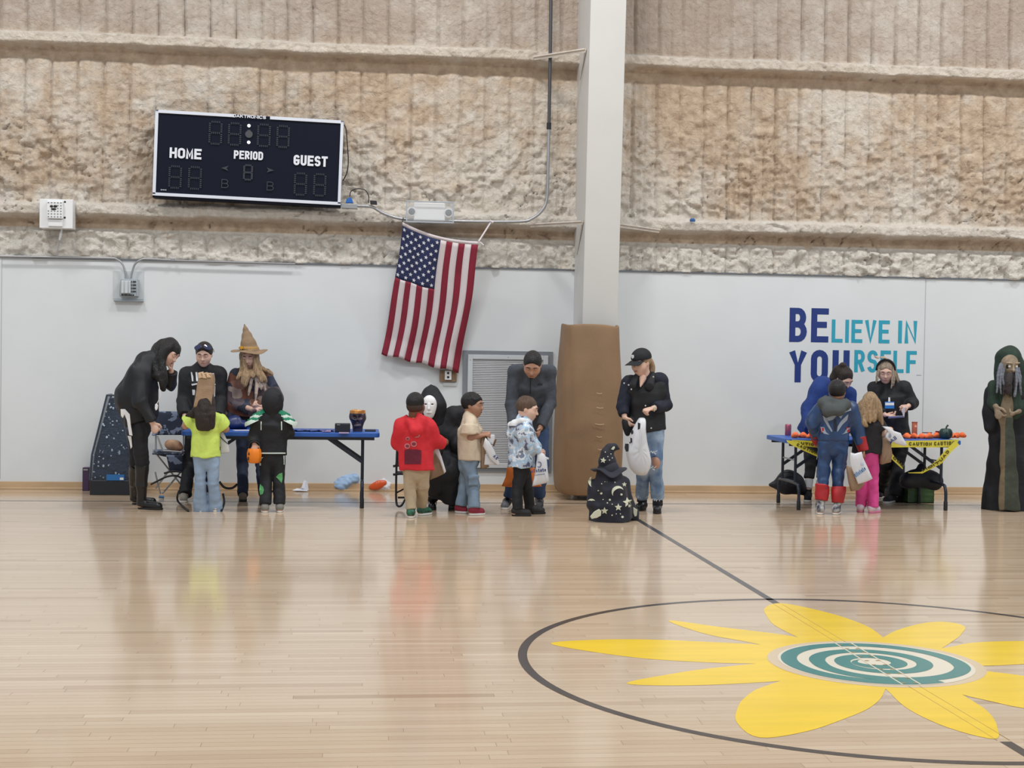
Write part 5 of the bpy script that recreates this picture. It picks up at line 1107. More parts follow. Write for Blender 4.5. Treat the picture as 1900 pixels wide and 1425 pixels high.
def ex(S): S.cone(f.J['neck']-[0, 0, .02], f.J['neck']*.45+f.J['head']*.55-[0, -.01, .03], .075, .062, .02, capped=True)
f.top(M_black, ease=.028, hem=(1125, 735, 0), fold=.005, name='turtleneck', collar=False, extra=ex, w=1.06)
f.pants(M_black, ease=.022, flare=.078, hemz=.06, kr=.072)
f.shoes(mat('black_canvas', srgb(40, 42, 48), .8), M_whitesole)
S = SDF(.0065); Pp = lambda X, Y, dy: np.array(CP(6, X, Y, y0+dy)); hair_cap(S, f.J['head'], f.Fh, f.hh, th=.04, back=.2, front=.31)
strands(S, 6, y0, [[(1005, 150, -.05), (994, 210, -.09), (980, 290, -.12)], [(1000, 160, -.03), (985, 230, -.06), (975, 300, -.08)], [(1105, 140, -.04), (1118, 210, -.05), (1140, 290, -.08)], [(1098, 150, -.09), (1108, 210, -.12), (1105, 280, -.14), (1095, 345, -.15)], [(1110, 150, -.04), (1125, 230, -.08), (1150, 298, -.10)], [(1105, 170, -.08), (1115, 250, -.11), (1112, 325, -.13)], [(1112, 160, -.02), (1135, 230, -.03), (1160, 285, -.05)]], (.019, .009), .012)
S.fold(.003, 60, (0, 0, 1), 4); S.build('hair', M_grayblond, f.root)
m_ = MB(); f_, u_, r_ = frame(f.Fh); hd = f.J['head']; m_.tube(smoothpath([Vector(hd+(r_*.40*math.cos(t)*1+u_*(.50*math.sin(t)+.10)+f_*.10)*f.hh) for t in np.linspace(0, PI, 9)], 2), .013, 8); hb = m_.build('headband', M_black, f.root, smooth=True)
for X, Y, o in ((985, 98, [(-16, 12), (-2, 6), (14, -2), (14, -14), (-6, -8), (-18, 2)]), (1030, 100, [(-22, 6), (10, 8), (30, -4), (44, -18), (20, -10), (-20, -6)])):
    m_ = MB(); m_.prism([Vector(Pp(X+x, Y-y, -.13)) for x, y in o], (0, .03, 0)); m_.build('bow', mat('peach_ribbon', srgb(206, 176, 152), .7), f.root, bevel=.004)
bd = MB(); bd.prism([Vector(Pp(X, Y, -.20)) for X, Y in ((1045, 455), (1120, 455), (1120, 510), (1045, 510))], (0, .008, 0)); bdo = bd.build('name_badge', mat('badge_blue', srgb(38, 116, 196), .4), f.root, bevel=.001)
bd = MB(); bd.prism([Vector(Pp(X, Y, -.203)) for X, Y in ((1048, 463), (1118, 463), (1118, 484), (1048, 484))], (0, .003, 0)); bd.build('badge_card', M_white_plastic, bdo)
bd = MB(); bd.prism([Vector(Pp(X, Y, -.20)) for X, Y in ((1074, 420), (1086, 420), (1088, 455), (1072, 455))], (0, .006, 0)); bd.build('badge_clip', M_white_plastic, bdo)
lf = thing('leaflet', 'open folded leaflet held by the woman in the black turtleneck', 'leaflet', Pp(1145, 575, -.28)); M_leaf = mat('leaflet_paper', srgb(222, 218, 224), .5)
m_ = MB(); m_.add([Pp(1070, 588, -.25), Pp(1198, 580, -.25), Pp(1195, 568, -.38), Pp(1078, 572, -.38)], [(0, 1, 2, 3)]); m_.build('page', M_leaf, lf, solid=.003)
m_ = MB(); m_.add([Pp(1198, 582, -.25), Pp(1192, 570, -.38), Pp(1178, 520, -.40), Pp(1212, 490, -.27)], [(0, 1, 2, 3)]); m_.build('page', M_leaf, lf, solid=.003)

# 15 --- child in blue and red costume
y0 = -2.04
f = Fig(6, y0, 'person', 'child in shiny blue padded costume with red boots and gloves, back turned', F(*C(6, 610, 1355)), kid=True, size=.84)
f.j(head=(662, 375, .0), neck=(645, 455, .0), chest=(645, 540, 0), pelvis=(635, 760, .0), shL=(535, 520, .0), elL=(465, 620, .02), wrL=(500, 760, .16),
    shR=(760, 520, 0), elR=(820, 670, .02), wrR=(868, 830, -.02), hipL=(580, 790, .0), knL=(562, 970, .0), anL=(535, 1245, .0), hipR=(690, 790, .0), knR=(675, 970, 0), anR=(668, 1265, .0))
f.foot('L', 525, 1360, 530, 1300).foot('R', 645, 1362, 700, 1325)
f.body(SK_olive, Fh=(.42, .88, .0), hh=.205, Ft=(0, 1, 0), curls={'L': .6, 'R': 1.1}, hdirs={'R': (.1, 0, -.9)}, palms={'R': (-.8, 0, 0)}, thumbs={'R': -1})
f.face()
M_suit = mat('costume_blue_satin', srgb(38, 66, 108), .42, var=.18, vscale=7); M_suitr = mat('costume_red_satin', srgb(170, 34, 40), .40, var=.15, vscale=8)
def ex(S):
    S.cone(CP(6, 640, 740, y0), CP(6, 635, 800, y0), .15, .13, .03, (0, 1, 0), .7)
f.top(M_suit, ease=.030, hem=(636, 760, 0), r_hem=.125, fold=.006, name='costume_top', cuff=.80, extra=ex, sl=1.10)
f.pants(M_suit, ease=.016, flare=.058, hemz=.26, kr=.064, name='costume_trousers', fold=.006)
S = SDF(.0075)
for a in 'LR': S.cone(f.J['kn'+a]+(f.J['an'+a]-f.J['kn'+a])*.55, f.J['an'+a]+[0, 0, .0], .074, .060, .008, capped=True)
S.fold(.005, 30, (1, 0, .2), 3); S.build('boot_cover', M_suitr, f.root)
for a in 'LR':
    S = SDF(.0075); S.cone(f.J['el'+a]*.55+f.J['wr'+a]*.45, f.J['wr'+a]+(f.J['wr'+a]-f.J['el'+a])*.12, .064, .050, .02, capped=True)
    S.fold(.004, 30, (0, 0, 1), 3); S.build('glove', M_suitr, f.root)
Pp = lambda X, Y, dy: np.array(CP(6, X, Y, y0+dy))
S = SDF(.007)
for a, b in (((520, 520, -.02), (425, 590, .03)), ((775, 515, -.02), (835, 600, .03))): S.cone(Pp(*a), Pp(*b), .06, .02, .02, (0, 1, 0), .6)
S.build('shoulder_flap', M_suit, f.root)
S = SDF(.0075); S.chain([Pp(580, 440, .0), Pp(560, 470, -.08), Pp(590, 530, -.15), Pp(650, 545, -.14)], [.05, .06, .055, .03], .04); S.chain([Pp(710, 445, .0), Pp(725, 480, -.08), Pp(680, 520, -.14), Pp(620, 520, -.15)], [.045, .05, .05, .045], .04); S.cone(Pp(600, 470, -.08), Pp(700, 480, -.08), .06, .05, .04); S.ell(f.J['head']-[0, 0, .02], (.10, .11, .11), op='s', k=.01); S.fold(.004, 40, (0, 0, 1), 4); S.build('hood', mat('grey_hood', srgb(72, 78, 80), .85), f.root)
m_ = MB(); m_.lathe(Vector(Pp(650, 447, .0)), [(.066, -.015), (.070, .0), (.066, .02)], 24, axis=(.1, -.1, 1)); m_.build('collar', M_print, f.root, smooth=True, solid=.006)
S = SDF(.0062); hair_cap(S, f.J['head'], f.Fh, f.hh, th=.045, front=.30)
for i in range(30):
    t = i*2.4; r_i = .32*math.sqrt(i/30); S.ell(f.J['head']+np.array([math.cos(t)*r_i*.26, math.sin(t)*r_i*.26-.01, .10-.18*r_i]), (.02, .02, .018), k=.006)
S.build('hair', M_hairblack, f.root)
M_dkp = mat('navy_print', srgb(22, 30, 48), .5); M_silver = mat('silver_print', srgb(150, 162, 178), .4)
for pl in ([(545, 560), (572, 580), (600, 640), (625, 690), (618, 700), (590, 660), (555, 600)], [(750, 555), (740, 600), (700, 640), (668, 690), (660, 698), (664, 655), (690, 610), (725, 575)], [(530, 655), (560, 660), (575, 700), (600, 720), (560, 712), (540, 690)], [(765, 660), (738, 668), (722, 700), (698, 718), (740, 705), (760, 690)], [(672, 545), (720, 510), (770, 505), (775, 525), (730, 540), (700, 560), (690, 590), (676, 575)], [(575, 585), (615, 570), (640, 555), (655, 570), (625, 600), (590, 610)]):
    X = sum(p[0] for p in pl)/len(pl); Y = sum(p[1] for p in pl)/len(pl); m_ = MB(); patch(m_, [f.topo], 6, X, Y, [(a-X, Y-b) for a, b in pl], h=.007); m_.build('silver_panel', M_silver, f.root)
m_ = MB()
for pl in ([(640, 600), (652, 598), (658, 640), (650, 690), (640, 690), (634, 640)], [(540, 560), (560, 545), (575, 575), (570, 580)]):
    X = sum(p[0] for p in pl)/len(pl); Y = sum(p[1] for p in pl)/len(pl); m_ = MB(); patch(m_, [f.topo], 6, X, Y, [(a-X, Y-b) for a, b in pl], h=.009); m_.build('dark_panel', M_dkp, f.root)
for X in (545, 745):
    m_ = MB(); patch(m_, [f.topo], 6, X, 690, [(-14, 30), (14, 30), (12, -8), (-8, -14)], h=.006); (m_.build('hip_panel', M_suitr, f.root) if m_.v else None)
f.shoes(mat('white_navy_canvas', srgb(40, 46, 66), .7, col2=srgb(206, 206, 204), vscale=18), M_whitesole, name='trainer')

# 16 --- girl in black T-shirt and pink trousers
y0 = -1.93
f = Fig(6, y0, 'person', 'girl with long light brown hair in black T-shirt and pink trousers, back turned', F(*C(6, 905, 1340)), kid=True, size=.78)
f.j(head=(930, 475, .0), neck=(912, 570, .0), chest=(905, 640, 0), pelvis=(900, 860, .0), shL=(835, 600, .0), elL=(815, 700, .04), wrL=(860, 760, .18),
    shR=(975, 610, 0), elR=(1018, 715, .0), wrR=(1060, 680, .13), hipL=(862, 880, .0), knL=(858, 1060, .0), anL=(855, 1260, .0), hipR=(945, 880, .0), knR=(950, 1060, 0), anR=(950, 1265, .0))
f.foot('L', 850, 1342, 840, 1290).foot('R', 920, 1348, 1010, 1335)
f.body(SK_light, Fh=(.35, .9, -.1), hh=.20, Ft=(0, 1, 0), curls={'L': .6, 'R': 1.1}, hdirs={'R': (.5, .4, .1)}, palms={'R': (0, .4, -1)})
f.face()
f.top(mat('black_jersey', srgb(30, 28, 34), .8, var=.1), ease=.022, sleeve='short', hem=(898, 870, 0), r_hem=.135, fold=.005, name='t_shirt', sl=1.1)
f.pants(mat('pink_fleece', srgb(214, 74, 146), .8, var=.06), ease=.008, flare=.060, hemz=.055, kr=.055); f.shoes(mat('white_pink_leather', srgb(216, 200, 210), .5), mat('rubber_pink', srgb(222, 130, 170), .5))
S = SDF(.0065); hair_cap(S, f.J['head'], f.Fh, f.hh, th=.05, back=.3, front=.28)
strands(S, 6, y0, [[(865, 470, -.04), (845, 540, -.08), (850, 620, -.12), (865, 645, -.12)], [(890, 450, -.07), (880, 550, -.11), (885, 630, -.14), (895, 650, -.13)], [(920, 430, -.09), (920, 540, -.12), (925, 620, -.14)], [(955, 440, -.07), (960, 540, -.11), (955, 610, -.13)], [(985, 460, -.03), (995, 540, -.06), (1005, 610, -.06), (1015, 650, -.05)], [(850, 490, -.02), (830, 560, -.04), (838, 610, -.08)]], (.036, .014), .025)
S.fold(.005, 45, (0, 0, 1), 6); S.build('hair', M_blond, f.root)
m_ = MB(); hd = f.J['head']
S = SDF(.006); S.ell(hd+[-.02, -.06, .085], (.05, .03, .02)); 

# 17 --- hooded swamp witch figure standing at the right edge
y0 = -1.62
f = Fig(7, y0, 'hooded_figure', 'life-size hooded hag figure in black cloak and mossy green rags, far right', F(*C(7, 400, 1335)), cat='halloween prop')
f.j(head=(392, 205, -.05), neck=(400, 330, .0), chest=(400, 430, 0), pelvis=(400, 760, .03), shL=(270, 380, .0), elL=(245, 500, .02), wrL=(285, 520, -.14),
    shR=(530, 380, 0), elR=(555, 500, .02), wrR=(455, 560, -.15), hipL=(350, 790, .03), knL=(345, 1030, .0), anL=(290, 1270, -.02), hipR=(450, 790, .03), knR=(460, 1030, 0), anR=(480, 1270, .03))
f.foot('L', 300, 1290, 250, 1310).foot('R', 480, 1290, 500, 1330)
M_hag = mat('hag_skin', srgb(140, 124, 104), .7, var=.2, vscale=22)
f.body(M_hag, Fh=(-.1, -.97, -.12), hh=.24, hand_sz=.23, curls={'L': .9, 'R': 1.0}, hdirs={'L': (.1, -.4, -.9), 'R': (-.9, -.2, -.35)}, palms={'L': (.9, .3, 0), 'R': (0, .4, 1)}, thumbs={'R': 1}, jaw=.85)
M_hageye = mat('prop_eye', srgb(214, 212, 200), .3); f_, u_, r_ = frame(f.Fh); hd = f.J['head']  # plain off-white prop eyes
for sx in (-1, 1):
    o = Vector(hd+(r_*sx*.14+f_*.34+u_*.02)*f.hh); m_ = MB(); m_.lathe(o+Vector(f_)*.005, [(.0005, -.015)]+[(.015*math.cos(a), .015*math.sin(a)) for a in np.linspace(-1.3, 1.3, 7)]+[(.0005, .015)], 12); e = m_.build('eye', M_hageye, f.root, smooth=True)
    m_ = MB(); m_.lathe(o+Vector(f_)*.017, [(.0005, -.004), (.004, 0), (.0005, .005)], 8); m_.build('pupil', M_eye if False else M_iris, e, smooth=True)
    m_ = MB(); m_.lathe(o-Vector(f_)*.002, [(.018, -.003), (.036, 0), (.020, .008)], 16, axis=f_, sy=.9); m_.build('eye_socket', mat('socket_dark', srgb(26, 24, 22), .8), f.root, smooth=True)
S = SDF(.006); q = lambda a, b, d: hd+(r_*a+f_*b+u_*d)*f.hh
for sx in (-1, 1): S.cone(q(sx*.08, .42, .16), q(sx*.26, .34, .17), .008, .008, .01)
S.cone(q(0, .38, .10), q(0, .47, -.12), .008, .012, .01); S.cone(q(0, .47, -.12), q(0, .44, -.20), .012, .005, .01); S.build('brow_ridge', mat('hag_pale', srgb(160, 144, 124), .7), f.root)
Pp = lambda X, Y, dy: np.array(CP(7, X, Y, y0+dy)); M_cloak = mat('cloak_black', srgb(20, 22, 29), .8, var=.2, vscale=4); M_moss = mat('moss_rags', srgb(38, 56, 46), .9, var=.25, vscale=9)
S = SDF(.0095); S.cone(Pp(395, 320, .06), Pp(400, 450, .05), .13, .24, .06, (0, 1, 0), .7); S.cone(Pp(400, 450, .05), Pp(400, 760, .05), .24, .24, .05, (0, 1, 0), .62); S.cone(Pp(400, 760, .05), Pp(402, 1325, .04), .24, .33, .05, (0, 1, 0), .60, capped=True)
S.cone(Pp(260, 400, .04), Pp(235, 560, .03), .08, .085, .04); S.cone(Pp(235, 560, .03), Pp(235, 680, .02), .08, .06, .04); S.cone(Pp(540, 400, .04), Pp(570, 560, .03), .08, .085, .04); S.cone(Pp(570, 560, .03), Pp(570, 680, .02), .08, .06, .04)
S.fold(.014, 15, (0, 0, 1), 5); S.fold(.005, 40, (0, 0, 1), 6); S.build('cloak', M_cloak, f.root)
S = SDF(.008); S.cone(Pp(385, 150, .03), Pp(398, 240, .04), .135, .155, .04); S.cone(Pp(398, 240, .04), Pp(400, 340, .04), .155, .17, .04); S.cone(Pp(392, 200, -.18), Pp(396, 350, -.18), .075, .11, .02, op='s'); S.cone(Pp(392, 205, -.10), Pp(396, 340, -.12), .066, .09, .02, op='s'); S.fold(.006, 26, (0, 0, 1), 5); S.build('hood', M_moss, f.root)
S = SDF(.009); S.cone(Pp(270, 370, -.03), Pp(262, 480, -.05), .07, .065, .04); S.cone(Pp(262, 480, -.06), Pp(285, 510, -.10), .06, .05, .03); S.cone(Pp(530, 370, -.03), Pp(520, 520, -.08), .08, .075, .04); S.cone(Pp(520, 520, -.08), Pp(470, 545, -.12), .07, .05, .03); S.cone(Pp(400, 380, -.05), Pp(400, 520, -.08), .16, .14, .05, (0, 1, 0), .6); S.fold(.010, 26, (0, 0, 1), 3); S.build('sleeve_rags', M_moss, f.root)
S = SDF(.008); S.cone(Pp(375, 430, -.14), Pp(368, 620, -.18), .055, .075, .04, (0, 1, 0), .5); S.cone(Pp(368, 620, -.18), Pp(390, 1330, -.20), .075, .115, .03, (0, 1, 0), .35, capped=True); S.fold(.007, 24, (0, 0, 1), 3); xs_ = Pp(352, 800, -.2)[0]
S.build('green_tunic', [mat('tunic_green', srgb(62, 68, 58), .9, var=.2, vscale=7), mat('tunic_tan', srgb(112, 98, 78), .9, var=.15, vscale=9)], f.root, paint=[(1, lambda c: (c[:, 0] < xs_+.0) | (c[:, 2] > Pp(370, 600, 0)[2]))])
S = SDF(.0065); strands(S, 7, y0, [[(352, 275, -.14), (350, 330, -.17), (345, 380, -.17), (342, 425, -.17)], [(375, 275, -.16), (372, 330, -.19), (368, 410, -.19)], [(398, 275, -.16), (402, 330, -.19), (400, 440, -.19)], [(420, 270, -.14), (430, 320, -.17), (424, 400, -.18)], [(388, 280, -.16), (388, 350, -.20), (385, 420, -.20)]], (.022, .012), .008); S.fold(.004, 60, (0, 0, 1), 3); S.build('beard', mat('dark_matted_hair', srgb(48, 42, 44), .8), f.root)
for ln in ([(325, 190, -.12), (305, 260, -.15), (300, 340, -.17), (292, 410, -.17)], [(335, 200, -.13), (325, 280, -.17), (318, 350, -.18), (325, 420, -.18)], [(345, 230, -.15), (338, 300, -.18), (345, 350, -.18)], [(440, 200, -.13), (455, 280, -.17), (470, 350, -.18), (480, 430, -.18)], [(435, 230, -.15), (445, 300, -.18), (440, 380, -.19), (430, 440, -.19)], [(450, 200, -.12), (470, 290, -.15), (470, 400, -.17)]):
    S = SDF(.006); strands(S, 7, y0, [ln], (.013, .009), .01); S.fold(.004, 40, (0, 0, 1), 3); S.build('dreadlock', mat('grey_dreadlock', srgb(108, 112, 124), .8, var=.2, vscale=20), f.root)

# ================================================================== THINGS ON THE WALL
CLOTH = False
M_ctl = mat('scoreboard_black', srgb(16, 22, 38), .6, spec=.15); M_wframe = mat('white_frame', srgb(216, 222, 234), .4); M_led = mat('led_off', srgb(52, 54, 64), .5); M_wtext = mat('white_vinyl', srgb(224, 228, 238), .5)
yb = -.30
sb = thing('scoreboard', 'black sports scoreboard with white frame reading home, period and guest', 'scoreboard', CP(8, 860, 480, -.2))
TL, TR, BR, BL = CP(8, 112, 100, yb), CP(8, 1622, 188, yb), CP(8, 1604, 868, yb), CP(8, 98, 788, yb)
U = ((TR-TL)+(BR-BL)).normalized(); Vv = ((TL-BL)+(TR-BR)); Vv = (Vv-U*Vv.dot(U)).normalized(); N_ = V(0, -1, 0); O0 = BL; SW = (TR-TL).length; SH = (TL-BL).length
pt = lambda x, y, z=0: O0+U*x+Vv*y+N_*z
m_ = MB(); m_.prism([pt(0, -.02, -.01), pt(SW, -.02, -.01), pt(SW, SH, -.01), pt(0, SH, -.01)], V(0, .17, 0)); m_.build('cabinet', M_ctl, sb, bevel=.004)
fw = .033
for a in (((0, 0), (SW, 0), (SW, fw), (0, fw)), ((0, 0), (fw, 0), (fw, SH), (0, SH)), ((SW-fw, 0), (SW, 0), (SW, SH), (SW-fw, SH))):
    m_ = MB(); m_.prism([pt(x, y, .006) for x, y in a], V(0, .016, 0)); m_.build('frame_bar', M_wframe, sb, bevel=.002)
for x0, x1 in ((0, .415*SW), (.605*SW, SW)): m_ = MB(); m_.prism([pt(x, y, .006) for x, y in ((x0, SH-fw), (x1, SH-fw), (x1, SH), (x0, SH))], V(0, .016, 0)); m_.build('frame_bar', M_wframe, sb, bevel=.002)
K8 = SW/1508.0
def L8(name, text, X, Y, w, h, t, m, par, gap=None, z=.002):
    gap = t*.42*K8 if gap is None else gap
    o = CP(8, X, Y, yb-z); mb = MB(); letters(mb, text, o, U, Vv, N_, w*K8, h*K8, t*K8, gap, mi=0); return mb.build(name, m, par)
for tx, X, Y, w, h, t in (('HOME', 235, 487, 253, 84, 18), ('PERIOD', 750, 494, 234, 68, 14), ('GUEST', 1228, 545, 275, 84, 18)):
    L8('caption', tx, X, Y, w, h, t, M_wtext, sb)
L8('maker_name', 'DAKTRONICS', 742, 162, 266, 26, 6, M_wtext, sb, z=.008)
L8('marking', 'B', 650, 728, 58, 72, 6, M_led, sb); L8('marking', 'B', 1013, 748, 58, 72, 6, M_led, sb); L8('marking', 'I-I', 166, 748, 42, 10, 4, M_wtext, sb)
def led_digit(X, Y, w, h):
    o = CP(8, X, Y, yb-.002); w *= K8; h *= K8; mb = MB(); s = .011
    segs = [((.18, 0), (.82, 0)), ((.18, .5), (.82, .5)), ((.18, 1), (.82, 1)), ((0, .08), (0, .44)), ((1, .08), (1, .44)), ((0, .56), (0, .92)), ((1, .56), (1, .92))]
    for a, b in segs:
        for i in range(5):
            t = i/4; x = (a[0]+(b[0]-a[0])*t)*(w-.022)+.011; y = (a[1]+(b[1]-a[1])*t)*(h-.022)+.011
            q = .0095 if a[1] == b[1] else .0095; rx, ry = (.0048, .010) if a[1] == b[1] else (.010, .0058)
            c = o+U*x+Vv*y; mb.prism([c-U*rx-Vv*ry, c+U*rx-Vv*ry, c+U*rx+Vv*ry, c-U*rx+Vv*ry], N_*.002)
    mb.build('led_digit', M_led, sb)['kind'] = 'stuff'
for X, Y, w, h in ((545, 380, 110, 193), (700, 388, 108, 190), (933, 398, 110, 190), (1088, 406, 108, 186), (223, 733, 107, 190), (380, 740, 110, 190), (1228, 788, 107, 190), (1383, 795, 106, 190), (822, 668, 80, 133)): led_digit(X, Y, w, h)
def disc(mb, c, r, n=16, th=.003, sy=1): mb.prism([c+U*r*math.cos(2*PI*i/n)+Vv*r*sy*math.sin(2*PI*i/n) for i in range(n)], N_*th)
M_lamp = mat('colon_lamp', srgb(250, 252, 255), .4, emit=1.2)
for X, Y in ((872, 230), (870, 363)): m_ = MB(); disc(m_, CP(8, X, Y, yb-.002), 13*K8); m_.build('colon_dot', M_lamp, sb)
m_ = MB(); disc(m_, CP(8, 872, 298, yb-.002), 30*K8); m_.build('horn_cover', mat('horn_grey', srgb(70, 72, 78), .6), sb)
m_ = MB(); flat(m_, [(-.018, 0), (.018, 0), (.018, .008), (-.018, .008)], CP(8, 872, 268, yb-.002), U, Vv, N_); m_.build('horn_slot', M_led, sb)
for X, Y, sgn in ((680, 570, -1), (1042, 586, 1)): m_ = MB(); flat(m_, [(sgn*.04, 0), (-sgn*.038, .028), (-sgn*.018, 0), (-sgn*.038, -.028)], CP(8, X, Y, yb-.002), U, Vv, N_); m_.build('bonus_arrow', M_led, sb)
M_steel = mat('galvanised_steel', srgb(166, 168, 172), .4, metal=.7); M_dkcable = mat('black_cable', srgb(30, 32, 38), .5)
wc = thing('power_cord', 'thin black cord looping down the right side of the scoreboard', 'cord', CP(8, 1650, 450, -.26))
m_ = MB(); m_.tube(smoothpath([CP(8, X, Y, y) for X, Y, y in ((1615, 205, -.24), (1648, 250, -.26), (1660, 380, -.26), (1668, 520, -.26), (1655, 610, -.25), (1625, 672, -.22))], 5), .006, 6); m_.tube(smoothpath([CP(8, X, Y, -.24) for X, Y in ((1680, 800), (1690, 755), (1740, 735), (1800, 745), (1830, 790), (1830, 850))], 5), .006, 6); m_.build('cord_run', M_dkcable, wc, smooth=True)
jb = thing('junction_box', 'small grey outlet box with blue plug below the scoreboard corner', 'junction box', CP(8, 1690, 872, -.24))
m_ = MB(); m_.prism([CP(8, X, Y, -.28) for X, Y in ((1610, 852), (1740, 858), (1742, 895), (1612, 888))], (0, .10, 0)); m_.build('outlet_box', M_steel, jb, bevel=.003)
m_ = MB(); m_.prism([CP(8, X, Y, -.27) for X, Y in ((1645, 848), (1655, 815), (1690, 800), (1710, 850))], (0, .05, 0)); m_.build('plug', mat('blue_plug', srgb(40, 100, 180), .4), jb, bevel=.004)
m_ = MB(); m_.prism([CP(8, X, Y, -.27) for X, Y in ((1842, 828), (1895, 830), (1900, 862), (1845, 858))], (0, .05, 0)); m_.build('plug', M_dkcable, jb, bevel=.004)
cn = thing('conduit', 'long galvanised conduit from the scoreboard sweeping up beside the column', 'conduit', P(900, 410, -.2))
pth = [P(x, y, -.22) for x, y in ((660, 382), (690, 384), (712, 396), (745, 406), (800, 409), (880, 411), (965, 411), (988, 405), (1006, 390), (1015, 366), (1017, 300), (1018.5, 236))]
m_ = MB(); m_.tube(smoothpath(pth, 6), .017, 10); m_.build('pipe', M_steel, cn, smooth=True)
m_ = MB(); m_.tube([P(1018.5, 236, -.22), P(1021, 100, -.22), P(1023, -60, -.22)], .019, 10); m_.build('upper_pipe', mat('dark_conduit', srgb(84, 84, 88), .5, metal=.5), cn, smooth=True)
m_ = MB(); m_.tube([P(1018.4, 240, -.22), P(1018.6, 228, -.22)], .026, 10); m_.build('coupling', M_dkcable, cn, smooth=True)
for nm, pp, lb in (('conduit', [(0, 742), (600, 750), (1100, 760), (1180, 770), (1240, 815), (1270, 890), (1280, 980)], 'conduit coming from the left edge down into the wall heater switch box'), ('conduit', [(3000, 820), (1900, 788), (1520, 770), (1440, 775), (1375, 820), (1345, 900), (1330, 980)], 'conduit curving right out of the wall switch box')):
    c_ = thing(nm, lb, 'conduit', CP(12, pp[3][0], pp[3][1], -.05)); m_ = MB(); m_.tube(smoothpath([CP(12, X, Y, -.06) for X, Y in pp], 5), .011, 8); m_.build('pipe', M_steel, c_, smooth=True)
    if pp[0][0] > 0: m_ = MB(); q = CP(12, 1755, 778, -.075); m_.box(q.x-.02, q.x+.02, q.y-.01, q.y+.03, q.z-.012, q.z+.016); m_.build('pipe_clip', M_steel, c_, bevel=.003)
sw = thing('switch_box', 'grey caged switch box with small shelf on white wall at left', 'switch box', CP(12, 1305, 1060, -.05)); M_grayb = mat('grey_enamel', srgb(168, 178, 186), .4)
m_ = MB(); a = CP(12, 1215, 970, -.10); b = CP(12, 1400, 1150, -.10); m_.box(a.x, b.x, -.095, .0, b.z, a.z); m_.build('box_body', M_grayb, sw, bevel=.006)
m_ = MB(); m_.box(a.x+.02, b.x-.075, -.115, -.09, b.z+.03, a.z-.02); m_.build('cover_plate', mat('white_enamel', srgb(206, 212, 218), .35), sw, bevel=.006)
m_ = MB()
for i in range(4): zz = a.z-.03-i*.035; m_ = MB(); m_.box(b.x-.07, b.x-.02, -.102, -.09, zz-.006, zz+.006); m_.build('vent_slot', M_dkcable, sw)
m_ = MB(); m_.box(a.x+.02, b.x-.04, -.10, -.09, b.z+.005, b.z+.02); m_.build('vent_slot', M_dkcable, sw)
for i in range(5): x = a.x+.01+i*(b.x-a.x-.02)/4; m_ = MB(); m_.tube([V(x, -.10, a.z+.01), V(x, -.125, a.z-.02), V(x, -.125, b.z+.01), V(x, -.10, b.z-.01)], .0025, 5); m_.build('guard_wire', M_steel, sw, smooth=True)
a = CP(12, 1158, 1180, -.04); b = CP(12, 1455, 1205, -.04); m_ = MB(); m_.box(a.x, b.x, -.06, 0, b.z-.002, b.z+.014); m_.build('shelf', mat('alu_angle', srgb(150, 158, 166), .4, metal=.5), sw, bevel=.002)
a = CP(12, 1150, 890, -.005); b = CP(12, 1460, 1180, -.005); m_ = MB(); m_.box(a.x, b.x, -.006, 0, b.z, a.z); m_.build('backing_patch', mat('patch_paint', srgb(200, 206, 210), .5), sw)
# alarm strobe
al = thing('alarm_strobe', 'square white alarm speaker with wire guard on the foam wall, far left', 'alarm', CP(12, 570, 310, -.28))
a = CP(12, 405, 158, -.24); b = CP(12, 740, 462, -.24); m_ = MB(); m_.box(a.x, b.x, -.25, -.10, b.z, a.z); m_.build('mounting_plate', M_white_plastic, al, bevel=.004)
a = CP(12, 476, 178, -.29); b = CP(12, 640, 362, -.29); m_ = MB(); m_.box(a.x, b.x, -.30, -.25, b.z, a.z); m_.build('speaker_body', M_white_plastic, al, bevel=.008)
m_ = MB(); c_ = CP(12, 490, 365, -.27); d_ = CP(12, 635, 440, -.27); m_.box(c_.x, d_.x, -.275, -.25, d_.z, c_.z); m_.build('lower_box', M_white_plastic, al, bevel=.005)
for i in range(5):
    for j in range(6):
        x = a.x+.02+i*(b.x-a.x-.04)/4; z = b.z+.02+j*(a.z-b.z-.04)/5
        if i < 3 and j in (3, 4): continue
        m_ = MB(); m_.box(x-.007, x+.007, -.303, -.299, z-.005, z+.005); m_.build('speaker_slot', mat('slot_grey', srgb(120, 126, 136), .6), al)
for X, Y, w, h in ((523, 234, 14, 12), (562, 234, 18, 12), (545, 262, 24, 10)): q = CP(12, X, Y, -.303); m_ = MB(); m_.lathe(q, [(.0005, -.004), (w*.0012, 0), (.0005, .004)], 12, axis=(0, -1, 0), sy=h/w); m_.build('strobe_lens', M_dkcable, al)
for X, Y in ((660, 190), (658, 350)): q = CP(12, X, Y, -.25); m_ = MB(); m_.lathe(q, [(.0005, -.004), (.012, 0), (.0005, .006)], 10, axis=(0, -1, 0)); m_.build('screw', M_dkcable, al)
m_ = MB(); m_.tube(smoothpath([CP(12, X, Y, -.14) for X, Y in ((635, 460), (622, 520), (606, 585), (590, 660), (582, 730))], 4), .005, 6); m_.build('cable', M_steel, al, smooth=True)
m_ = MB(); m_.tube(smoothpath([CP(12, X, Y, -.15) for X, Y in ((630, 465), (612, 540), (604, 575))], 4), [.012]*9, 8) if False else m_.tube([CP(12, 630, 465, -.15), CP(12, 618, 520, -.15), CP(12, 604, 578, -.15)], [.008, .016, .010], 8); m_.build('foam_blob', M_white, al, smooth=True)
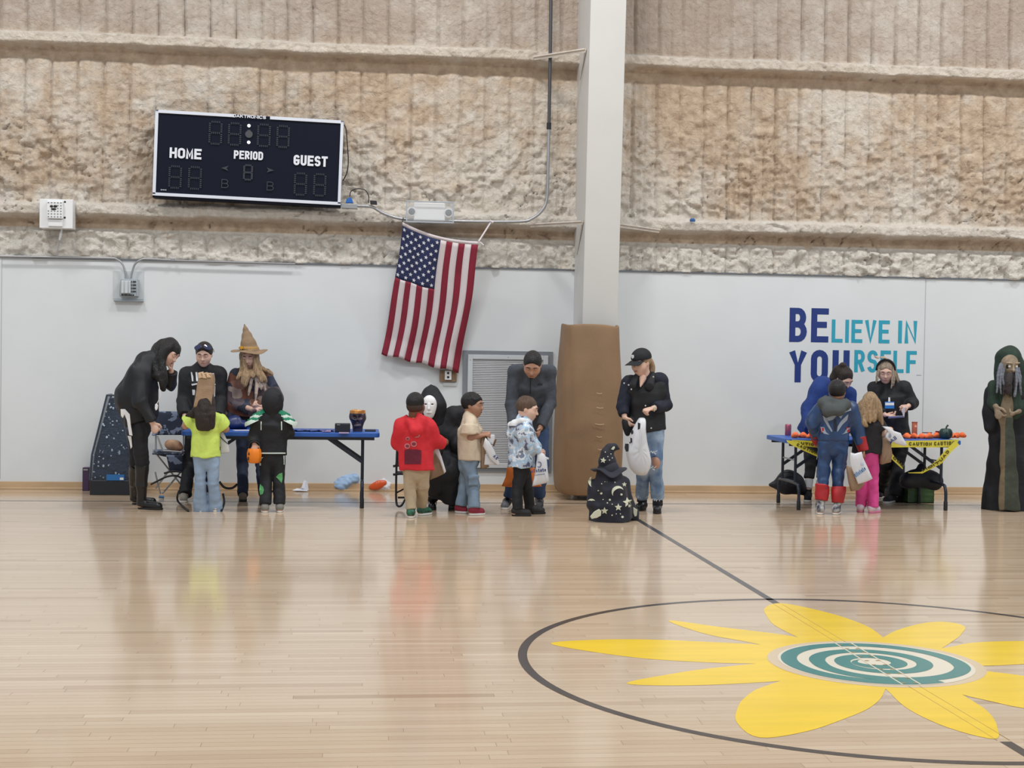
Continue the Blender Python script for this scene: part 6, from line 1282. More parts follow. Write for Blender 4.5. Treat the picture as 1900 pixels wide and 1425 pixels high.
# emergency light in a clear guard
em = thing('emergency_light', 'white two-lamp emergency light inside a clear plastic guard above the flag', 'emergency light', CP(9, 415, 170, -.3))
a = CP(9, 300, 100, -.34); b = CP(9, 520, 232, -.34); m_ = MB(); m_.box(a.x, b.x, -.38, -.24, b.z, a.z); m_.build('housing', M_white_plastic, em, bevel=.01)
for X, Y in ((284, 163), (546, 172)):
    q = CP(9, X, Y, -.34); m_ = MB(); m_.lathe(q, [(.030, -.05), (.052, -.03), (.056, .03), (.050, .045), (.0005, .048)], 18, axis=(0, -1, -.1)); lh = m_.build('lamp_head', M_white_plastic, em, smooth=True)
    m_ = MB(); m_.lathe(q+V(0, -.047, -.005), [(.0005, 0), (.036, .002), (.0005, .010)], 16, axis=(0, -1, -.1)); m_.build('lamp_lens', mat('lens_grey', srgb(120, 124, 130), .15), lh, smooth=True)
M_clear = mat('clear_polycarbonate', srgb(214, 220, 226), .08, alpha=.12)
a = CP(9, 250, 90, -.40); b = CP(9, 580, 246, -.40); m_ = MB()
for (x0, x1, y0_, y1_, z0, z1) in ((a.x, b.x, -.42, -.416, b.z, a.z), (a.x, a.x+.005, -.42, -.12, b.z, a.z), (b.x-.005, b.x, -.42, -.12, b.z, a.z), (a.x, b.x, -.42, -.12, a.z-.005, a.z), (a.x, b.x, -.42, -.12, b.z, b.z+.005)): m_ = MB(); m_.box(x0, x1, y0_, y1_, z0, z1); m_.build('guard_panel', M_clear, em)
for x0, x1, z0, z1 in ((a.x-.01, b.x+.01, a.z-.006, a.z+.006), (a.x-.01, b.x+.01, b.z-.006, b.z+.006), (a.x-.008, a.x+.006, b.z, a.z), (b.x-.006, b.x+.008, b.z, a.z)): m_ = MB(); m_.box(x0, x1, -.423, -.414, z0, z1); m_.build('guard_rim', mat('rim_plastic', srgb(170, 178, 188), .2), em, bevel=.002)
# flag
flg = thing('flag', 'large star-spangled striped flag hanging vertically and askew on the wall', 'flag', P(800, 550, -.1))
M_fr = mat('flag_red', srgb(132, 30, 52), .8, var=.08, vscale=6); M_fw = mat('flag_white', srgb(214, 206, 210), .8, var=.03, vscale=5); M_fb = mat('flag_blue', srgb(38, 46, 86), .8, var=.08, vscale=6)
def flagpt(u, v):
    top = Vector(((1-u)**2*747+2*u*(1-u)*806+u*u*889, (1-u)**2*412+2*u*(1-u)*446+u*u*448)); bot = Vector((707+143*u, 657+34*u+2*math.sin(u*20)))
    bend = math.sin(v*PI)*(3.5-1*u); p = top.lerp(bot, v); x = p.x+bend+1.2*math.sin(v*9+u*4); y = -.36+.27*min(1, v*1.15)+.016*math.sin(u*11+v*2.2)*(0.4+v)+.010*math.sin(u*23+v*5)
    return P(x, p.y, min(y, -.03))
NVf = 40
def flagcell(u0, u1, v0, v1, nu, nv, m, name):
    mb = MB(); vs = [flagpt(u0+(u1-u0)*i/nu, v0+(v1-v0)*j/nv) for j in range(nv+1) for i in range(nu+1)]
    mb.add(vs, [(j*(nu+1)+i, j*(nu+1)+i+1, (j+1)*(nu+1)+i+1, (j+1)*(nu+1)+i) for j in range(nv) for i in range(nu)]); return mb.build(name, m, flg, smooth=True, solid=.002, autosm=1)
hd0 = .025; CV = .415
for i in range(13):
    v0 = CV if i < 7 else hd0
    flagcell(i/13, (i+1)/13, v0, 1, 3, 30, M_fr if i % 2 == 0 else M_fw, 'red_stripe' if i % 2 == 0 else 'white_stripe')
ct = flagcell(0, 7/13, hd0, CV, 14, 16, M_fb, 'canton')
flagcell(0, 1, 0, hd0, 26, 1, M_fw, 'header')
for i in range(9):
    for j in range(11):
        if (i+j) % 2 == 0:
            u = (.5+i)/9.3*7/13+.004; v = hd0+(j+.75)/11.5*(CV-hd0); c_ = flagpt(u, v); du = (flagpt(u+.01, v)-c_).normalized(); dv = (flagpt(u, v-.01)-c_).normalized(); n_ = du.cross(dv).normalized(); n_ = n_ if n_.y < 0 else -n_
            m_ = MB(); flat(m_, star2d(.0235, 5, .42, 20), c_+n_*.004, du, dv, n_, .0015); m_.build('star', M_wtext, ct)
m_ = MB(); m_.tube([flagpt(0, 0), P(748, 404, -.24)], .005, 6); m_.build('tie', M_dkcable, flg)
m_ = MB(); m_.tube([flagpt(1, 0), P(911, 412, -.22)], .009, 6); m_.tube([P(908, 409, -.23), P(915, 413, -.23)], .014, 6); m_.build('tie', M_fw, flg)
m_ = MB(); m_.tube([flagpt(1, 0), P(897, 455, -.36)], [.006, .011], 6); m_.build('tie_end', M_fw, flg)
# outlet
ol = thing('wall_outlet', 'white outlet on a brown wooden plate just below the flag', 'outlet', P(832, 698, -.02))
a = CP(9, 485, 1296, -.03); b = CP(9, 605, 1380, -.03); m_ = MB(); m_.box(a.x, b.x, -.035, 0, b.z, a.z); m_.build('wood_plate', mat('outlet_wood', srgb(134, 108, 84), .6, var=.2, stretch=(8, 1, 1), vscale=6), ol, bevel=.003)
a = CP(9, 521, 1300, -.04); b = CP(9, 568, 1366, -.04); m_ = MB(); m_.box(a.x, b.x, -.055, -.034, b.z, a.z); m_.build('cover', M_white_plastic, ol, bevel=.004)
for Y in (1318, 1347): q = CP(9, 545, Y, -.056); m_ = MB(); m_.lathe(q, [(.0005, 0), (.014, .0005), (.0005, .003)], 12, axis=(0, -1, 0)); m_.build('socket', M_dkcable, ol)
m_ = MB(); a = CP(9, 510, 1385, -.01); b = CP(9, 605, 1410, -.01); m_.box(a.x, b.x, -.012, 0, b.z, a.z); m_.build('raceway', M_white, ol)
# return air grille
gr = thing('air_grille', 'large return-air grille with grey surround low on the white wall', 'vent', P(940, 760, -.02)); M_gf = mat('grille_white', srgb(198, 204, 210), .4)
a = P(859, 650, 0); b = P(1022, 876, 0); m_ = MB(); x0, x1, z0, z1 = a.x, b.x, b.z, a.z
for q in ((x0, x0+.06, z0, z1), (x1-.06, x1, z0, z1), (x0+.06, x1-.06, z1-.05, z1), (x0+.06, x1-.06, z0, z0+.05)): m_ = MB(); m_.box(q[0], q[1], -.022, 0, q[2], q[3]); m_.build('surround', mat('surround_grey', srgb(128, 134, 142), .5), gr)
x0 += .055; x1 -= .055; z0 += .045; z1 -= .045
for q in ((x0, x0+.055, z0, z1), (x1-.055, x1, z0, z1), (x0+.055, x1-.055, z1-.05, z1), (x0+.055, x1-.055, z0, z0+.05)): m_ = MB(); m_.box(q[0], q[1], -.04, -.005, q[2], q[3]); m_.build('grille_frame', M_gf, gr, bevel=.003)
for X, Y in ((x0+.0275, z1-.06), (x0+.0275, z1-.5), ((x0+x1)/2, z1-.025)): m_ = MB(); m_.lathe(V(X, -.04, Y), [(.007, -.002), (.006, .002), (.0005, .003)], 8, axis=(0, -1, 0)); m_.build('screw', M_steel, gr)
x0 += .05; x1 -= .05; z0 += .045; z1 -= .045
m_ = MB(); m_.box(x0, x1, -.008, -.002, z0, z1); m_.build('filter', mat('filter_dust', srgb(120, 116, 112), .9, col2=srgb(150, 132, 112), vscale=3, stretch=(1, 1, 6)), gr)
nl = 60; dz = (z1-z0)/nl; M_lv = mat('louvre_metal', srgb(178, 180, 184), .45, var=.12, vscale=2.5, stretch=(1, 1, 4)); me0 = None
for i in range(nl):
    zz = z0+(i+.5)*dz
    if me0 is None:
        m_ = MB(); m_.add([V(x0, -.030, -dz*.22), V(x1, -.030, -dz*.22), V(x1, -.024, dz*.52), V(x0, -.024, dz*.52), V(x0, -.028, -dz*.30), V(x1, -.028, -dz*.30), V(x1, -.022, dz*.44), V(x0, -.022, dz*.44)], [(0, 1, 2, 3), (7, 6, 5, 4), (0, 4, 5, 1), (3, 2, 6, 7)]); o = m_.build('louvre', M_lv, gr); me0 = o.data; pi_ = o.matrix_parent_inverse.copy()
    else: o = bpy.data.objects.new('louvre', me0); COL.objects.link(o); o.parent = gr; o.matrix_parent_inverse = pi_
    o.location = V(0, 0, zz)
# painted wall slogan
wl = thing('wall_lettering', 'navy and teal painted slogan BELIEVE IN YOURSELF on the white wall', 'lettering', P(1580, 640, 0)); M_navyp = mat('navy_paint', srgb(24, 52, 124), .5); M_tealp = mat('teal_paint', srgb(44, 160, 188), .5)
for tx, X0, X1, Y0, Y1, t, m in (('BE', 717, 914, 690, 518, 30, M_navyp), ('LIEVE', 930, 1222, 693, 577, 18, M_tealp), ('IN', 1265, 1360, 697, 583, 19, M_tealp), ('YOU', 716, 1019, 893, 728, 31, M_navyp), ('RSELF', 1044, 1358, 843, 731, 18, M_tealp)):
    a = CP(10, X0, Y0, -.001); b = CP(10, X1, Y0, -.001); c_ = CP(10, X0, Y1, -.001); k_ = (b-a).length/(X1-X0); w_ = b.x-a.x; h_ = c_.z-a.z; t_ = t*k_
    g_ = t_*.72; nI = sum(q == 'I' for q in tx); cw = (w_-g_*(len(tx)-1)-nI*t_)/(len(tx)-nI); x = a.x
    for ch in tx:
        ww = t_ if ch == 'I' else cw
        mb = MB(); letters(mb, ch, V(x, -.0005, a.z), V(1, 0, 0), V(0, 0, 1), V(0, -1, 0), ww, h_, t_, th=.0015); mb.build('letter', m, wl); x += ww+g_
# small scuffs
m_ = MB(); q = CP(10, 1370, 858, 0); m_.box(q.x-.03, q.x+.03, -.001, 0, q.z-.004, q.z+.002); m_.build('scuff', mat('scuff_grey', srgb(130, 136, 146), .7), wall)
bc = thing('plastic_scrap', 'small blue plastic scrap lodged on the foam-covered ledge right of the column', 'scrap', P(1285, 404, -.2)); m_ = MB(); m_.lathe(P(1285, 408, -.17), [(.03, -.02), (.034, 0), (.02, .016), (.0005, .018)], 12); m_.build('scrap_shell', mat('blue_plastic', srgb(50, 96, 160), .4), bc, smooth=True)

# ================================================================== TABLES AND WHAT IS ON THEM
M_tblue = mat('table_blue', srgb(40, 92, 176), .45, var=.04, bump=.1, bscale=150); M_tleg = mat('table_leg_enamel', srgb(28, 38, 54), .4)
def folding_table(label, x0, x1, yf, yk, zt, lx, brace=1):
    t = thing('folding_table', label, 'table', ((x0+x1)/2, (yf+yk)/2, 0)); r = .05
    out = []
    for cx_, cy_, a0 in ((x1-r, yk-r, 0), (x0+r, yk-r, 90), (x0+r, yf+r, 180), (x1-r, yf+r, 270)):
        for i in range(6): a = math.radians(a0+90*i/5); out.append(V(cx_+r*math.cos(a), cy_+r*math.sin(a), zt-.045))
    m_ = MB(); m_.prism(out, (0, 0, .045)); m_.build('tabletop', M_tblue, t, bevel=.007)
    m_ = MB(); m_.box(x0+.05, x1-.05, yf+.05, yf+.075, zt-.075, zt-.04); m_.box(x0+.05, x1-.05, yk-.075, yk-.05, zt-.075, zt-.04); m_.build('apron_rail', M_tleg, t)
    for x, sg in zip(lx, (1, -1)):
        for y in (yf+.15, yk-.15):
            m_ = MB(); m_.tube([V(x, y, zt-.045), V(x, y, .26)], .0155, 10); m_.build('leg', M_tleg, t, smooth=True)
            m_ = MB(); m_.bar(V(x+sg*.36, y, zt-.055), V(x+sg*.004, y, zt-.30), .022, .03); m_.build('brace', M_tleg, t)
        pts = [V(x, yf+.02, .0), V(x, yf+.02, .16), V(x, yf+.04, .23), V(x, yf+.12, .265), V(x, yk-.12, .265), V(x, yk-.04, .23), V(x, yk-.02, .16), V(x, yk-.02, .0)]
        m_ = MB(); m_.tube(smoothpath(pts, 4), .0165, 10); m_.build('foot_frame', M_tleg, t, smooth=True)
        for y in (yf+.02, yk-.02): m_ = MB(); m_.lathe((x, y, 0), [(.019, 0), (.021, .01), (.020, .09), (.0165, .10)], 12); m_.build('foot_cap', M_dkcable, t, smooth=True)
        m_ = MB(); m_.tube([V(x, yf+.15, .50), V(x, yk-.15, .50)], .008, 8); m_.build('cross_tube', M_steel, t, smooth=True)
    return t
YF, YK = -1.755, -1.02
ZT = P(690, 803.5, YF).z
xR = P(704.5, 806, YF).x; xL = xR-1.93
folding_table('long blue folding table in front of the hat woman at left', xL, xR, YF, YK, ZT, (xL+.18, P(672, 900, YF).x))
ZT2 = (CP(6, 265, 757, YF).z+CP(6, 1660, 765, YF).z)/2
xL2 = CP(6, 255, 770, YF).x; xR2 = CP(6, 1666, 775, YF).x
folding_table('blue folding table draped with yellow caution tape at right', xL2, xR2, YF, YK, ZT2, (4.50, 6.07))
onT = lambda k, X, Y, z=None: F(*C(k, X, Y), z if z is not None else (ZT if k in (1, 2) else ZT2))
# left table
sk = thing('sequin_bucket', 'purple and gold mirrored skull-shaped bucket at right end of blue table', 'bucket', onT(2, 962, 806))
c0 = Vector(sk.location); M_sk = mat('purple_chrome', srgb(84, 74, 86), .3, metal=.55, var=.3, vscale=30); M_skg = mat('gold_chrome', srgb(214, 150, 84), .3, metal=.5, var=.2, vscale=30)
S = SDF(.0048); S.cone(c0+V(0, 0, .012), c0+V(0, 0, .075), .050, .056, .02); S.ell(np.array(c0)+[0, 0, .14], (.082, .08, .075), k=.03); S.cone(c0+V(0, 0, .12), c0+V(0, 0, .215), .070, .078, .03, capped=True)
for sx in (-1, 1): S.ell(np.array(c0)+[sx*.032, -.078, .145], (.022, .022, .02), k=.01, op='s')
S.ell(np.array(c0)+[0, -.075, .105], (.010, .015, .014), k=.008, op='s'); S.cone(c0+V(0, 0, .17), c0+V(0, 0, .26), .062, .070, .01, op='s', capped=True)
for i in range(5): S.ell(np.array(c0)+[-.03+.015*i, -.062, .06], (.0065, .01, .016), k=.004)
S.fold(.003, 60, (0, 0, 1), 3); zc_ = c0.z+.185; S.build('skull_shell', [M_sk, M_skg], sk, paint=[(1, lambda c: c[:, 2] > zc_)])
bx = thing('black_box', 'low black box on the blue table, left of the purple bucket', 'box', onT(2, 862, 805)); a = onT(2, 808, 812); b = onT(2, 905, 812); m_ = MB(); m_.box(a.x, b.x+.01, a.y, a.y+.12, ZT, ZT+.088); m_.build('box_shell', mat('black_plastic', srgb(22, 26, 40), .4), bx, bevel=.008); m_ = MB(); m_.box(a.x+.02, a.x+.05, a.y-.002, a.y, ZT+.072, ZT+.078); m_.build('box_label', M_steel, bx)
ph = thing('black_folder', 'thin black folder lying right of the purple bucket on the table', 'folder', onT(2, 1050, 803)); a = onT(2, 1012, 806); b = onT(2, 1086, 806); m_ = MB(); m_.box(a.x, b.x, a.y, a.y+.17, ZT, ZT+.014); m_.build('folder_cover', M_dkcable, ph, bevel=.003)
pp = thing('blue_sheet', 'crumpled dark blue cloth strip along the middle of the blue table', 'cloth', onT(2, 620, 808))
m_ = MB(); vs = []; n1, n2 = 24, 5; a = onT(2, 490, 815); b = onT(2, 800, 812); yb0 = a.y+.20
for j in range(n2+1):
    for i in range(n1+1):
        x = a.x+(b.x-a.x)*i/n1; y = yb0+.22*j/n2+.02*math.sin(i*.9); vs.append(V(x, y, ZT+.004+.010*abs(math.sin(i*1.3+j*1.1))+.006*math.sin(i*.5+j)**2))
m_.add(vs, [(j*(n1+1)+i, j*(n1+1)+i+1, (j+1)*(n1+1)+i+1, (j+1)*(n1+1)+i) for j in range(n2) for i in range(n1)]); m_.build('sheet', mat('blue_foil', srgb(26, 58, 138), .35), pp, smooth=True, solid=.003, autosm=1)
cr = thing('candy_packet', 'small pink and purple sweet packet in the middle of the blue table', 'packet', onT(2, 748, 812)); c_ = Vector(cr.location); S = SDF(.005); S.ell(np.array(c_)+[0, 0, .008], (.045, .03, .009)); S.ell(np.array(c_)+[.02, .01, .014], (.02, .02, .009)); S.fold(.003, 70, (0, 0, 1), 1); S.build('wrapper', mat('candy_pink', srgb(178, 150, 184), .3, col2=srgb(70, 58, 120), vscale=40), cr)
nt_ = thing('pink_note', 'flat pink paper beside the purple bucket', 'paper', onT(2, 868, 816)); a = onT(2, 835, 819); b = onT(2, 905, 812); m_ = MB(); m_.box(a.x, b.x, a.y, b.y+.02, ZT, ZT+.003); m_.build('sheet', mat('note_pink', srgb(170, 150, 188), .6), nt_)
bp_ = thing('blue_bag_pile', 'heap of shiny dark blue bags on the table by the hat woman', 'bag', onT(2, 142, 790)); c_ = Vector(bp_.location); S = SDF(.007); S.ell(np.array(c_)+[0, .05, .045], (.13, .10, .05)); S.ell(np.array(c_)+[-.02, .05, .085], (.08, .07, .05), k=.04); S.boxp(np.array(c_)+[0, 0, -.1], (.4, .4, .1), op='s', rnd=.001, k=.002); S.fold(.014, 30, (1, 0, .5), 2); S.build('bag_heap', mat('shiny_blue_film', srgb(26, 42, 96), .35), bp_)
wp = thing('white_sheet', 'white paper strip on the table edge beside the green-frilled child', 'paper', onT(2, 190, 800)); c_ = Vector(wp.location); m_ = MB(); m_.box(c_.x-.10, c_.x+.10, c_.y-.04, c_.y+.08, ZT, ZT+.004, rot=Matrix.Rotation(.3, 3, 'Z')); m_.build('sheet', M_fw, wp)
# right table
def cyl_thing(nm, lb, cat, k, X, Y, r, h, m, prof=None):
    q = onT(k, X, Y); t = thing(nm, lb, cat, q); m_ = MB(); m_.lathe(q, prof or [(r*.85, 0), (r, .008), (r, h-.012), (r*.85, h-.002), (r*.80, h), (r*.78, h-.004), (.0005, h-.004)], 24); return t, m_.build(nm+'_body', m, t, smooth=True)
tc_, o = cyl_thing('drink_can', 'pink drink can at the left end of the right-hand table', 'can', 6, 268, 726, .033, .122, mat('can_pink', srgb(168, 92, 116), .3, metal=.5, var=.15, vscale=20)); q = Vector(tc_.location); m_ = MB(); m_.lathe(q+V(0, 0, .117), [(.0005, .001), (.026, .001), (.028, .004)], 20); m_.build('can_lid', M_steel, tc_, smooth=True)
to_, o = cyl_thing('orange_tube', 'tall orange snack tube standing on the right-hand table', 'tube', 6, 1281, 738, .029, .162, mat('tube_orange', srgb(196, 104, 76), .4)); q = Vector(to_.location); m_ = MB(); m_.lathe(q+V(0, 0, .16), [(.031, -.008), (.031, .004), (.0005, .005)], 20); m_.build('tube_lid', mat('tube_lid', srgb(168, 90, 70), .4), to_, smooth=True); m_ = MB(); m_.lathe(q+V(0, -.016, .115), [(.0005, .012), (.013, .014), (.0005, .0165)], 12, axis=(0, -1, 0)); m_.build('tube_label', mat('label_peach', srgb(240, 180, 150), .5), to_)
pk = thing('green_pumpkin', 'dark green jack-o-lantern pot with stem on the right-hand table', 'pumpkin', onT(6, 1532, 752)); q = np.array(pk.location); M_dg = mat('dark_green_glaze', srgb(40, 66, 62), .35)
S = SDF(.0048)
for i in range(8): a = 2*PI*i/8; S.ell(q+[math.cos(a)*.034, math.sin(a)*.034, .055], (.038, .038, .055), k=.008)
S.boxp(q+[0, 0, -.05], (.2, .2, .052), op='s', rnd=.001, k=.002); S.build('pumpkin_body', M_dg, pk)
m_ = MB(); m_.tube([V(*(q+[0, 0, .10])), V(*(q+[.006, 0, .125])), V(*(q+[.022, 0, .145]))], [.012, .009, .011], 8); m_.build('stem', M_dg, pk, smooth=True)
for dx, dz, o in ((-.024, .065, [(-.012, -.008), (.012, -.008), (0, .012)]), (.024, .065, [(-.012, -.008), (.012, -.008), (0, .012)]), (0, .03, [(-.03, .008), (.03, .008), (.012, -.008), (-.012, -.008)])):
    m_ = MB(); flat(m_, o, Vector(q)+V(dx, -.071, dz), V(1, 0, 0), V(0, 0, 1), V(0, -1, 0), .004); m_.build('carved_face', mat('carved_dark', srgb(22, 32, 34), .5), pk)
db = thing('dark_red_box', 'small dark red box behind the green pumpkin', 'box', onT(6, 1478, 747)); q = Vector(db.location); m_ = MB(); m_.box(q.x-.022, q.x+.04, q.y, q.y+.05, ZT2, ZT2+.075); m_.build('box_shell', mat('dark_red', srgb(110, 30, 44), .5), db, bevel=.004)
M_or = mat('orange_felt', srgb(246, 118, 64), .7, var=.10, vscale=12)
def garland(label, X0, X1, Y, seed):
    t = thing('orange_garland', label, 'garland', onT(6, (X0+X1)/2, Y)); rs = np.random.RandomState(seed); n = max(3, int((X1-X0)/60)); M_kn = mat('garland_knot', srgb(110, 24, 34), .6)
    for i in range(n):
        a = onT(6, X0+(X1-X0)*i/n, Y-8+rs.rand()*10); b = onT(6, X0+(X1-X0)*(i+1)/n, Y-8+rs.rand()*10)
        S = SDF(.0055); S.cone(a+V(.008, 0, .018), (a+b)/2+V(0, 0, .028), .018, .030, .01); S.cone((a+b)/2+V(0, 0, .028), b+V(-.004, 0, .018), .030, .016, .01); S.fold(.004, 50, (1, 0, 0), seed+i); S.build('garland_puff', M_or, t)
        m_ = MB(); m_.lathe(b+V(0, -.004, .018), [(.0005, -.014), (.014, -.006), (.014, .006), (.0005, .014)], 8); m_.build('garland_knot', M_kn, t, smooth=True)
garland('orange stuffed garland beside the pink can on the right-hand table', 300, 480, 748, 3)
garland('orange stuffed garland from the orange tube to the green pumpkin', 1190, 1490, 752, 5)
garland('orange stuffed garland end hanging over the right table corner', 1560, 1685, 748, 9)
st_ = thing('pen', 'thin dark red pen lying on the orange garland', 'pen', onT(6, 1390, 742)); m_ = MB(); m_.tube([onT(6, 1345, 742)+V(0, 0, .052), onT(6, 1420, 742)+V(0, 0, .052)], .005, 8); m_.build('pen_barrel', mat('pen_red', srgb(90, 30, 48), .4), st_, smooth=True)
# caution tape
M_tape = mat('caution_yellow', srgb(214, 204, 72), .4, var=.05); M_tapeb = mat('caution_print', srgb(84, 80, 22), .5)
tp_ = thing('caution_tape', 'yellow caution tape with dark print draped along the right-hand table front', 'tape', CP(6, 1300, 790, YF-.02))
def tape(top, bot, y, text):
    """a strip between two crop-pixel polylines; the words run along it"""
    a = [CP(6, X, Y, y+dy) for X, Y, dy in top]; b = [CP(6, X, Y, y+dy) for X, Y, dy in bot]; n = len(a); mb = MB(); mb.add(a+b, [(i, i+1, n+i+1, n+i) for i in range(n-1)]); o = mb.build('tape_strip', M_tape, tp_, solid=.0015)
    for i in range(n-1):
        if text[i]:
            A, B, Cc, Dd = a[i], a[i+1], b[i], b[i+1]; Uu = (Dd-Cc); Lh = Uu.length; Uu = Uu/Lh; Vh = (A-Cc); Vh = Vh-Uu*Vh.dot(Uu); hh_ = Vh.length; Vh.normalize(); Nn = Uu.cross(Vh); Nn = Nn if Nn.y < 0 else -Nn
            mb = MB(); letters(mb, text[i], Cc+Uu*Lh*.05+Vh*hh_*.26+Nn*.003, Uu, Vh, Nn, Lh*.9, hh_*.54, .011, gap=.008, th=.001); mb.build('tape_print', M_tapeb, o)
tape([(1095, 772, 0), (1225, 768, 0), (1430, 765, 0), (1640, 758, 0)], [(1095, 822, 0), (1225, 820, 0), (1430, 822, 0), (1610, 815, 0)], YF-.012, [None, 'CAUTION', 'CAUTION'])
tape([(300, 760, 0), (520, 772, 0)], [(290, 800, 0), (520, 825, 0)], YF-.012, ['CAUTION'])
tape([(255, 762, -.01), (345, 775, -.01), (508, 878, -.02)], [(262, 780, -.01), (320, 815, -.01), (500, 895, -.02)], YF-.018, [None, 'CAUTION'])
tape([(1095, 858, 0), (1190, 990, .03)], [(1095, 912, 0), (1185, 995, .03)], YF-.005, ['CAU'])
tape([(1610, 765, -.01), (1535, 838, -.01), (1455, 930, .0), (1335, 1018, .04), (1230, 1022, .10)], [(1640, 800, -.01), (1575, 858, -.01), (1500, 950, .0), (1345, 1030, .04), (1235, 1028, .10)], YF-.018, [None, 'CAU', 'TION', None])

# ================================================================== BAGS AND BUCKETS IN HAND
M_wbag = mat('white_plastic_film', srgb(214, 216, 222), .45, var=.02); M_kraft = mat('kraft_bag', srgb(152, 128, 106), .85, var=.06, vscale=9, bump=.25, bscale=25); M_bprint = mat('blue_print', srgb(70, 104, 160), .5)
def bag(nm, lb, k, y, parts, cat='bag'):
    Xs = [p[0] for q in parts for p in q[1]]; Ys = [p[1] for q in parts for p in q[1]]; t = thing(nm, lb, cat, CP(k, sum(Xs)/len(Xs), sum(Ys)/len(Ys), y)); os = []
    for pn, ol_, dp, m, dy in parts:
        # subdivide outline for a crumpled edge
        out = []
        for i in range(len(ol_)):
            a, b = ol_[i], ol_[(i+1) % len(ol_)]; out += [a, ((a[0]+b[0])/2+1.2*math.sin(i*3.1), (a[1]+b[1])/2+1.2*math.cos(i*2.3))]
        os.append(bagmesh(out, dp, k, y+dy, m, pn, t, sub=int(nm == 'plastic_bag')))
    return t, os
def bagtext(k, text, X, Y, X2, Y2, h, y, par, t=.007, m=None):
    a = CP(k, X, Y, y); b = CP(k, X2, Y2, y); Uu = (b-a); Lh = Uu.length; Uu /= Lh; Vh = Uu.cross(V(0, -1, 0)); Vh = Vh if Vh.z > 0 else -Vh; mb = MB(); letters(mb, text, a, Uu, Vh, V(0, -1, 0), Lh, h, t, gap=t*.9, th=.002); return mb.build('bag_print', m or M_bprint, par)
t, o = bag('paper_bag', 'brown and white carrier bag hanging from the red-hoodie boy\'s right hand', 3, -2.25, [('kraft_body', [(436, 850), (470, 862), (505, 930), (534, 1022), (480, 1050), (426, 1072)], .10, M_kraft, .03), ('white_side', [(440, 816), (482, 820), (512, 900), (545, 1008), (532, 1024), (500, 930), (462, 868)], .03, M_wbag, -.05)])
t, o = bag('carrier_bag', 'white and brown carrier bag held by the boy in the cream T-shirt', 3, -2.22, [('kraft_body', [(800, 712), (848, 728), (838, 800), (832, 900), (860, 975), (820, 992), (798, 985)], .10, M_kraft, .05), ('white_flap', [(852, 735), (900, 735), (906, 765), (890, 812), (858, 800), (846, 760)], .02, M_wbag, -.02), ('white_front', [(834, 760), (862, 790), (898, 850), (945, 962), (925, 966), (870, 920), (815, 820)], .03, M_wbag, -.05), ('white_side', [(832, 880), (870, 890), (925, 960), (824, 960)], .02, M_wbag, -.02), ('handle_fold', [(905, 765), (916, 775), (898, 825), (885, 815)], .02, mat('brown_fold', srgb(118, 88, 70), .8), .0)])
bagtext(3, 'As', 888, 900, 915, 925, .04, -2.30, t, .008, mat('navy_print2', srgb(44, 64, 112), .5))
t, o = bag('orange_bag', 'orange bag hanging behind the legs of the camouflage-hoodie boy', 4, -1.98, [('orange_body', [(170, 940), (350, 940), (405, 1095), (418, 1118), (300, 1122), (200, 1124), (122, 1116), (150, 1050)], .08, mat('orange_fabric', srgb(216, 116, 46), .7, var=.08), 0)])
t, o = bag('carrier_bag', 'white carrier bag with blue print held by the camouflage-hoodie boy', 4, -2.40, [('bag_body', [(384, 880), (400, 866), (432, 880), (452, 915), (460, 1000), (470, 1086), (452, 1092), (400, 1105), (346, 1118), (358, 1060), (372, 980), (380, 920)], .07, M_wbag, 0), ('handle', [(440, 895), (468, 908), (468, 922), (446, 918)], .015, M_wbag, 0)])
M_nv = mat('navy_print3', srgb(40, 64, 120), .5); bagtext(4, 'Allstate', 340, 1018, 448, 1008, .034, -2.442, t, .0065, M_nv); m_ = MB(); 
for s in range(5): m_.tube([CP(4, 372+s*9, 955-s*2, -2.440), CP(4, 368+s*9, 972, -2.440)], .003, 4) if False else None
m_.tube(smoothpath([CP(4, X, Y, -2.443) for X, Y in ((385, 972), (402, 976), (412, 958), (405, 940), (388, 940))], 3), .0035, 5); m_.build('bag_emblem', M_nv, t); m_ = MB(); m_.tube([CP(4, 362, 1036, -2.441), CP(4, 440, 1026, -2.441)], .002, 4); m_.build('bag_print', M_nv, t)
t, o = bag('plastic_bag', 'full white plastic bag held by the woman in the cap', 5, -2.20, [('bag_body', [(500, 612), (545, 612), (544, 690), (552, 780), (576, 880), (586, 930), (578, 985), (548, 1038), (510, 1040), (470, 1030), (428, 985), (412, 920), (400, 870), (420, 790), (450, 700), (480, 645)], .17, M_wbag, 0), ('bag_fold', [(496, 650), (508, 640), (512, 700), (500, 800), (480, 930), (470, 900), (484, 780)], .19, M_wbag, 0)])
for X, Y, o_ in ((447, 735, [(-8, 28), (8, 30), (10, 8), (-2, -4), (-10, 10)]), (440, 780, [(-6, 20), (6, 16), (8, -16), (-6, -20)]), (410, 830, [(-14, 26), (12, 24), (10, -30), (-8, -34), (-18, -6)]), (497, 675, [(-8, 26), (10, 20), (8, -20), (-8, -26)]), (428, 800, [(-4, 8), (8, 8), (4, -8)])):
    m_ = MB(); m_.prism([CP(5, X+x, Y-y, -2.275 if X > 420 else -2.255) for x, y in o_], (0, .004, 0)); m_.build('bag_print', M_dkcable, t)
t, o = bag('carrier_bag', 'white and kraft bag hanging from the padded-costume child\'s hand', 6, -2.22, [('kraft_body', [(738, 965), (770, 980), (800, 1060), (880, 1110), (830, 1165), (775, 1172), (752, 1080)], .10, M_kraft, .05), ('white_front', [(770, 862), (800, 872), (858, 856), (868, 900), (900, 970), (946, 1072), (900, 1095), (830, 1116), (800, 1040), (768, 960), (764, 900)], .04, M_wbag, -.04)])
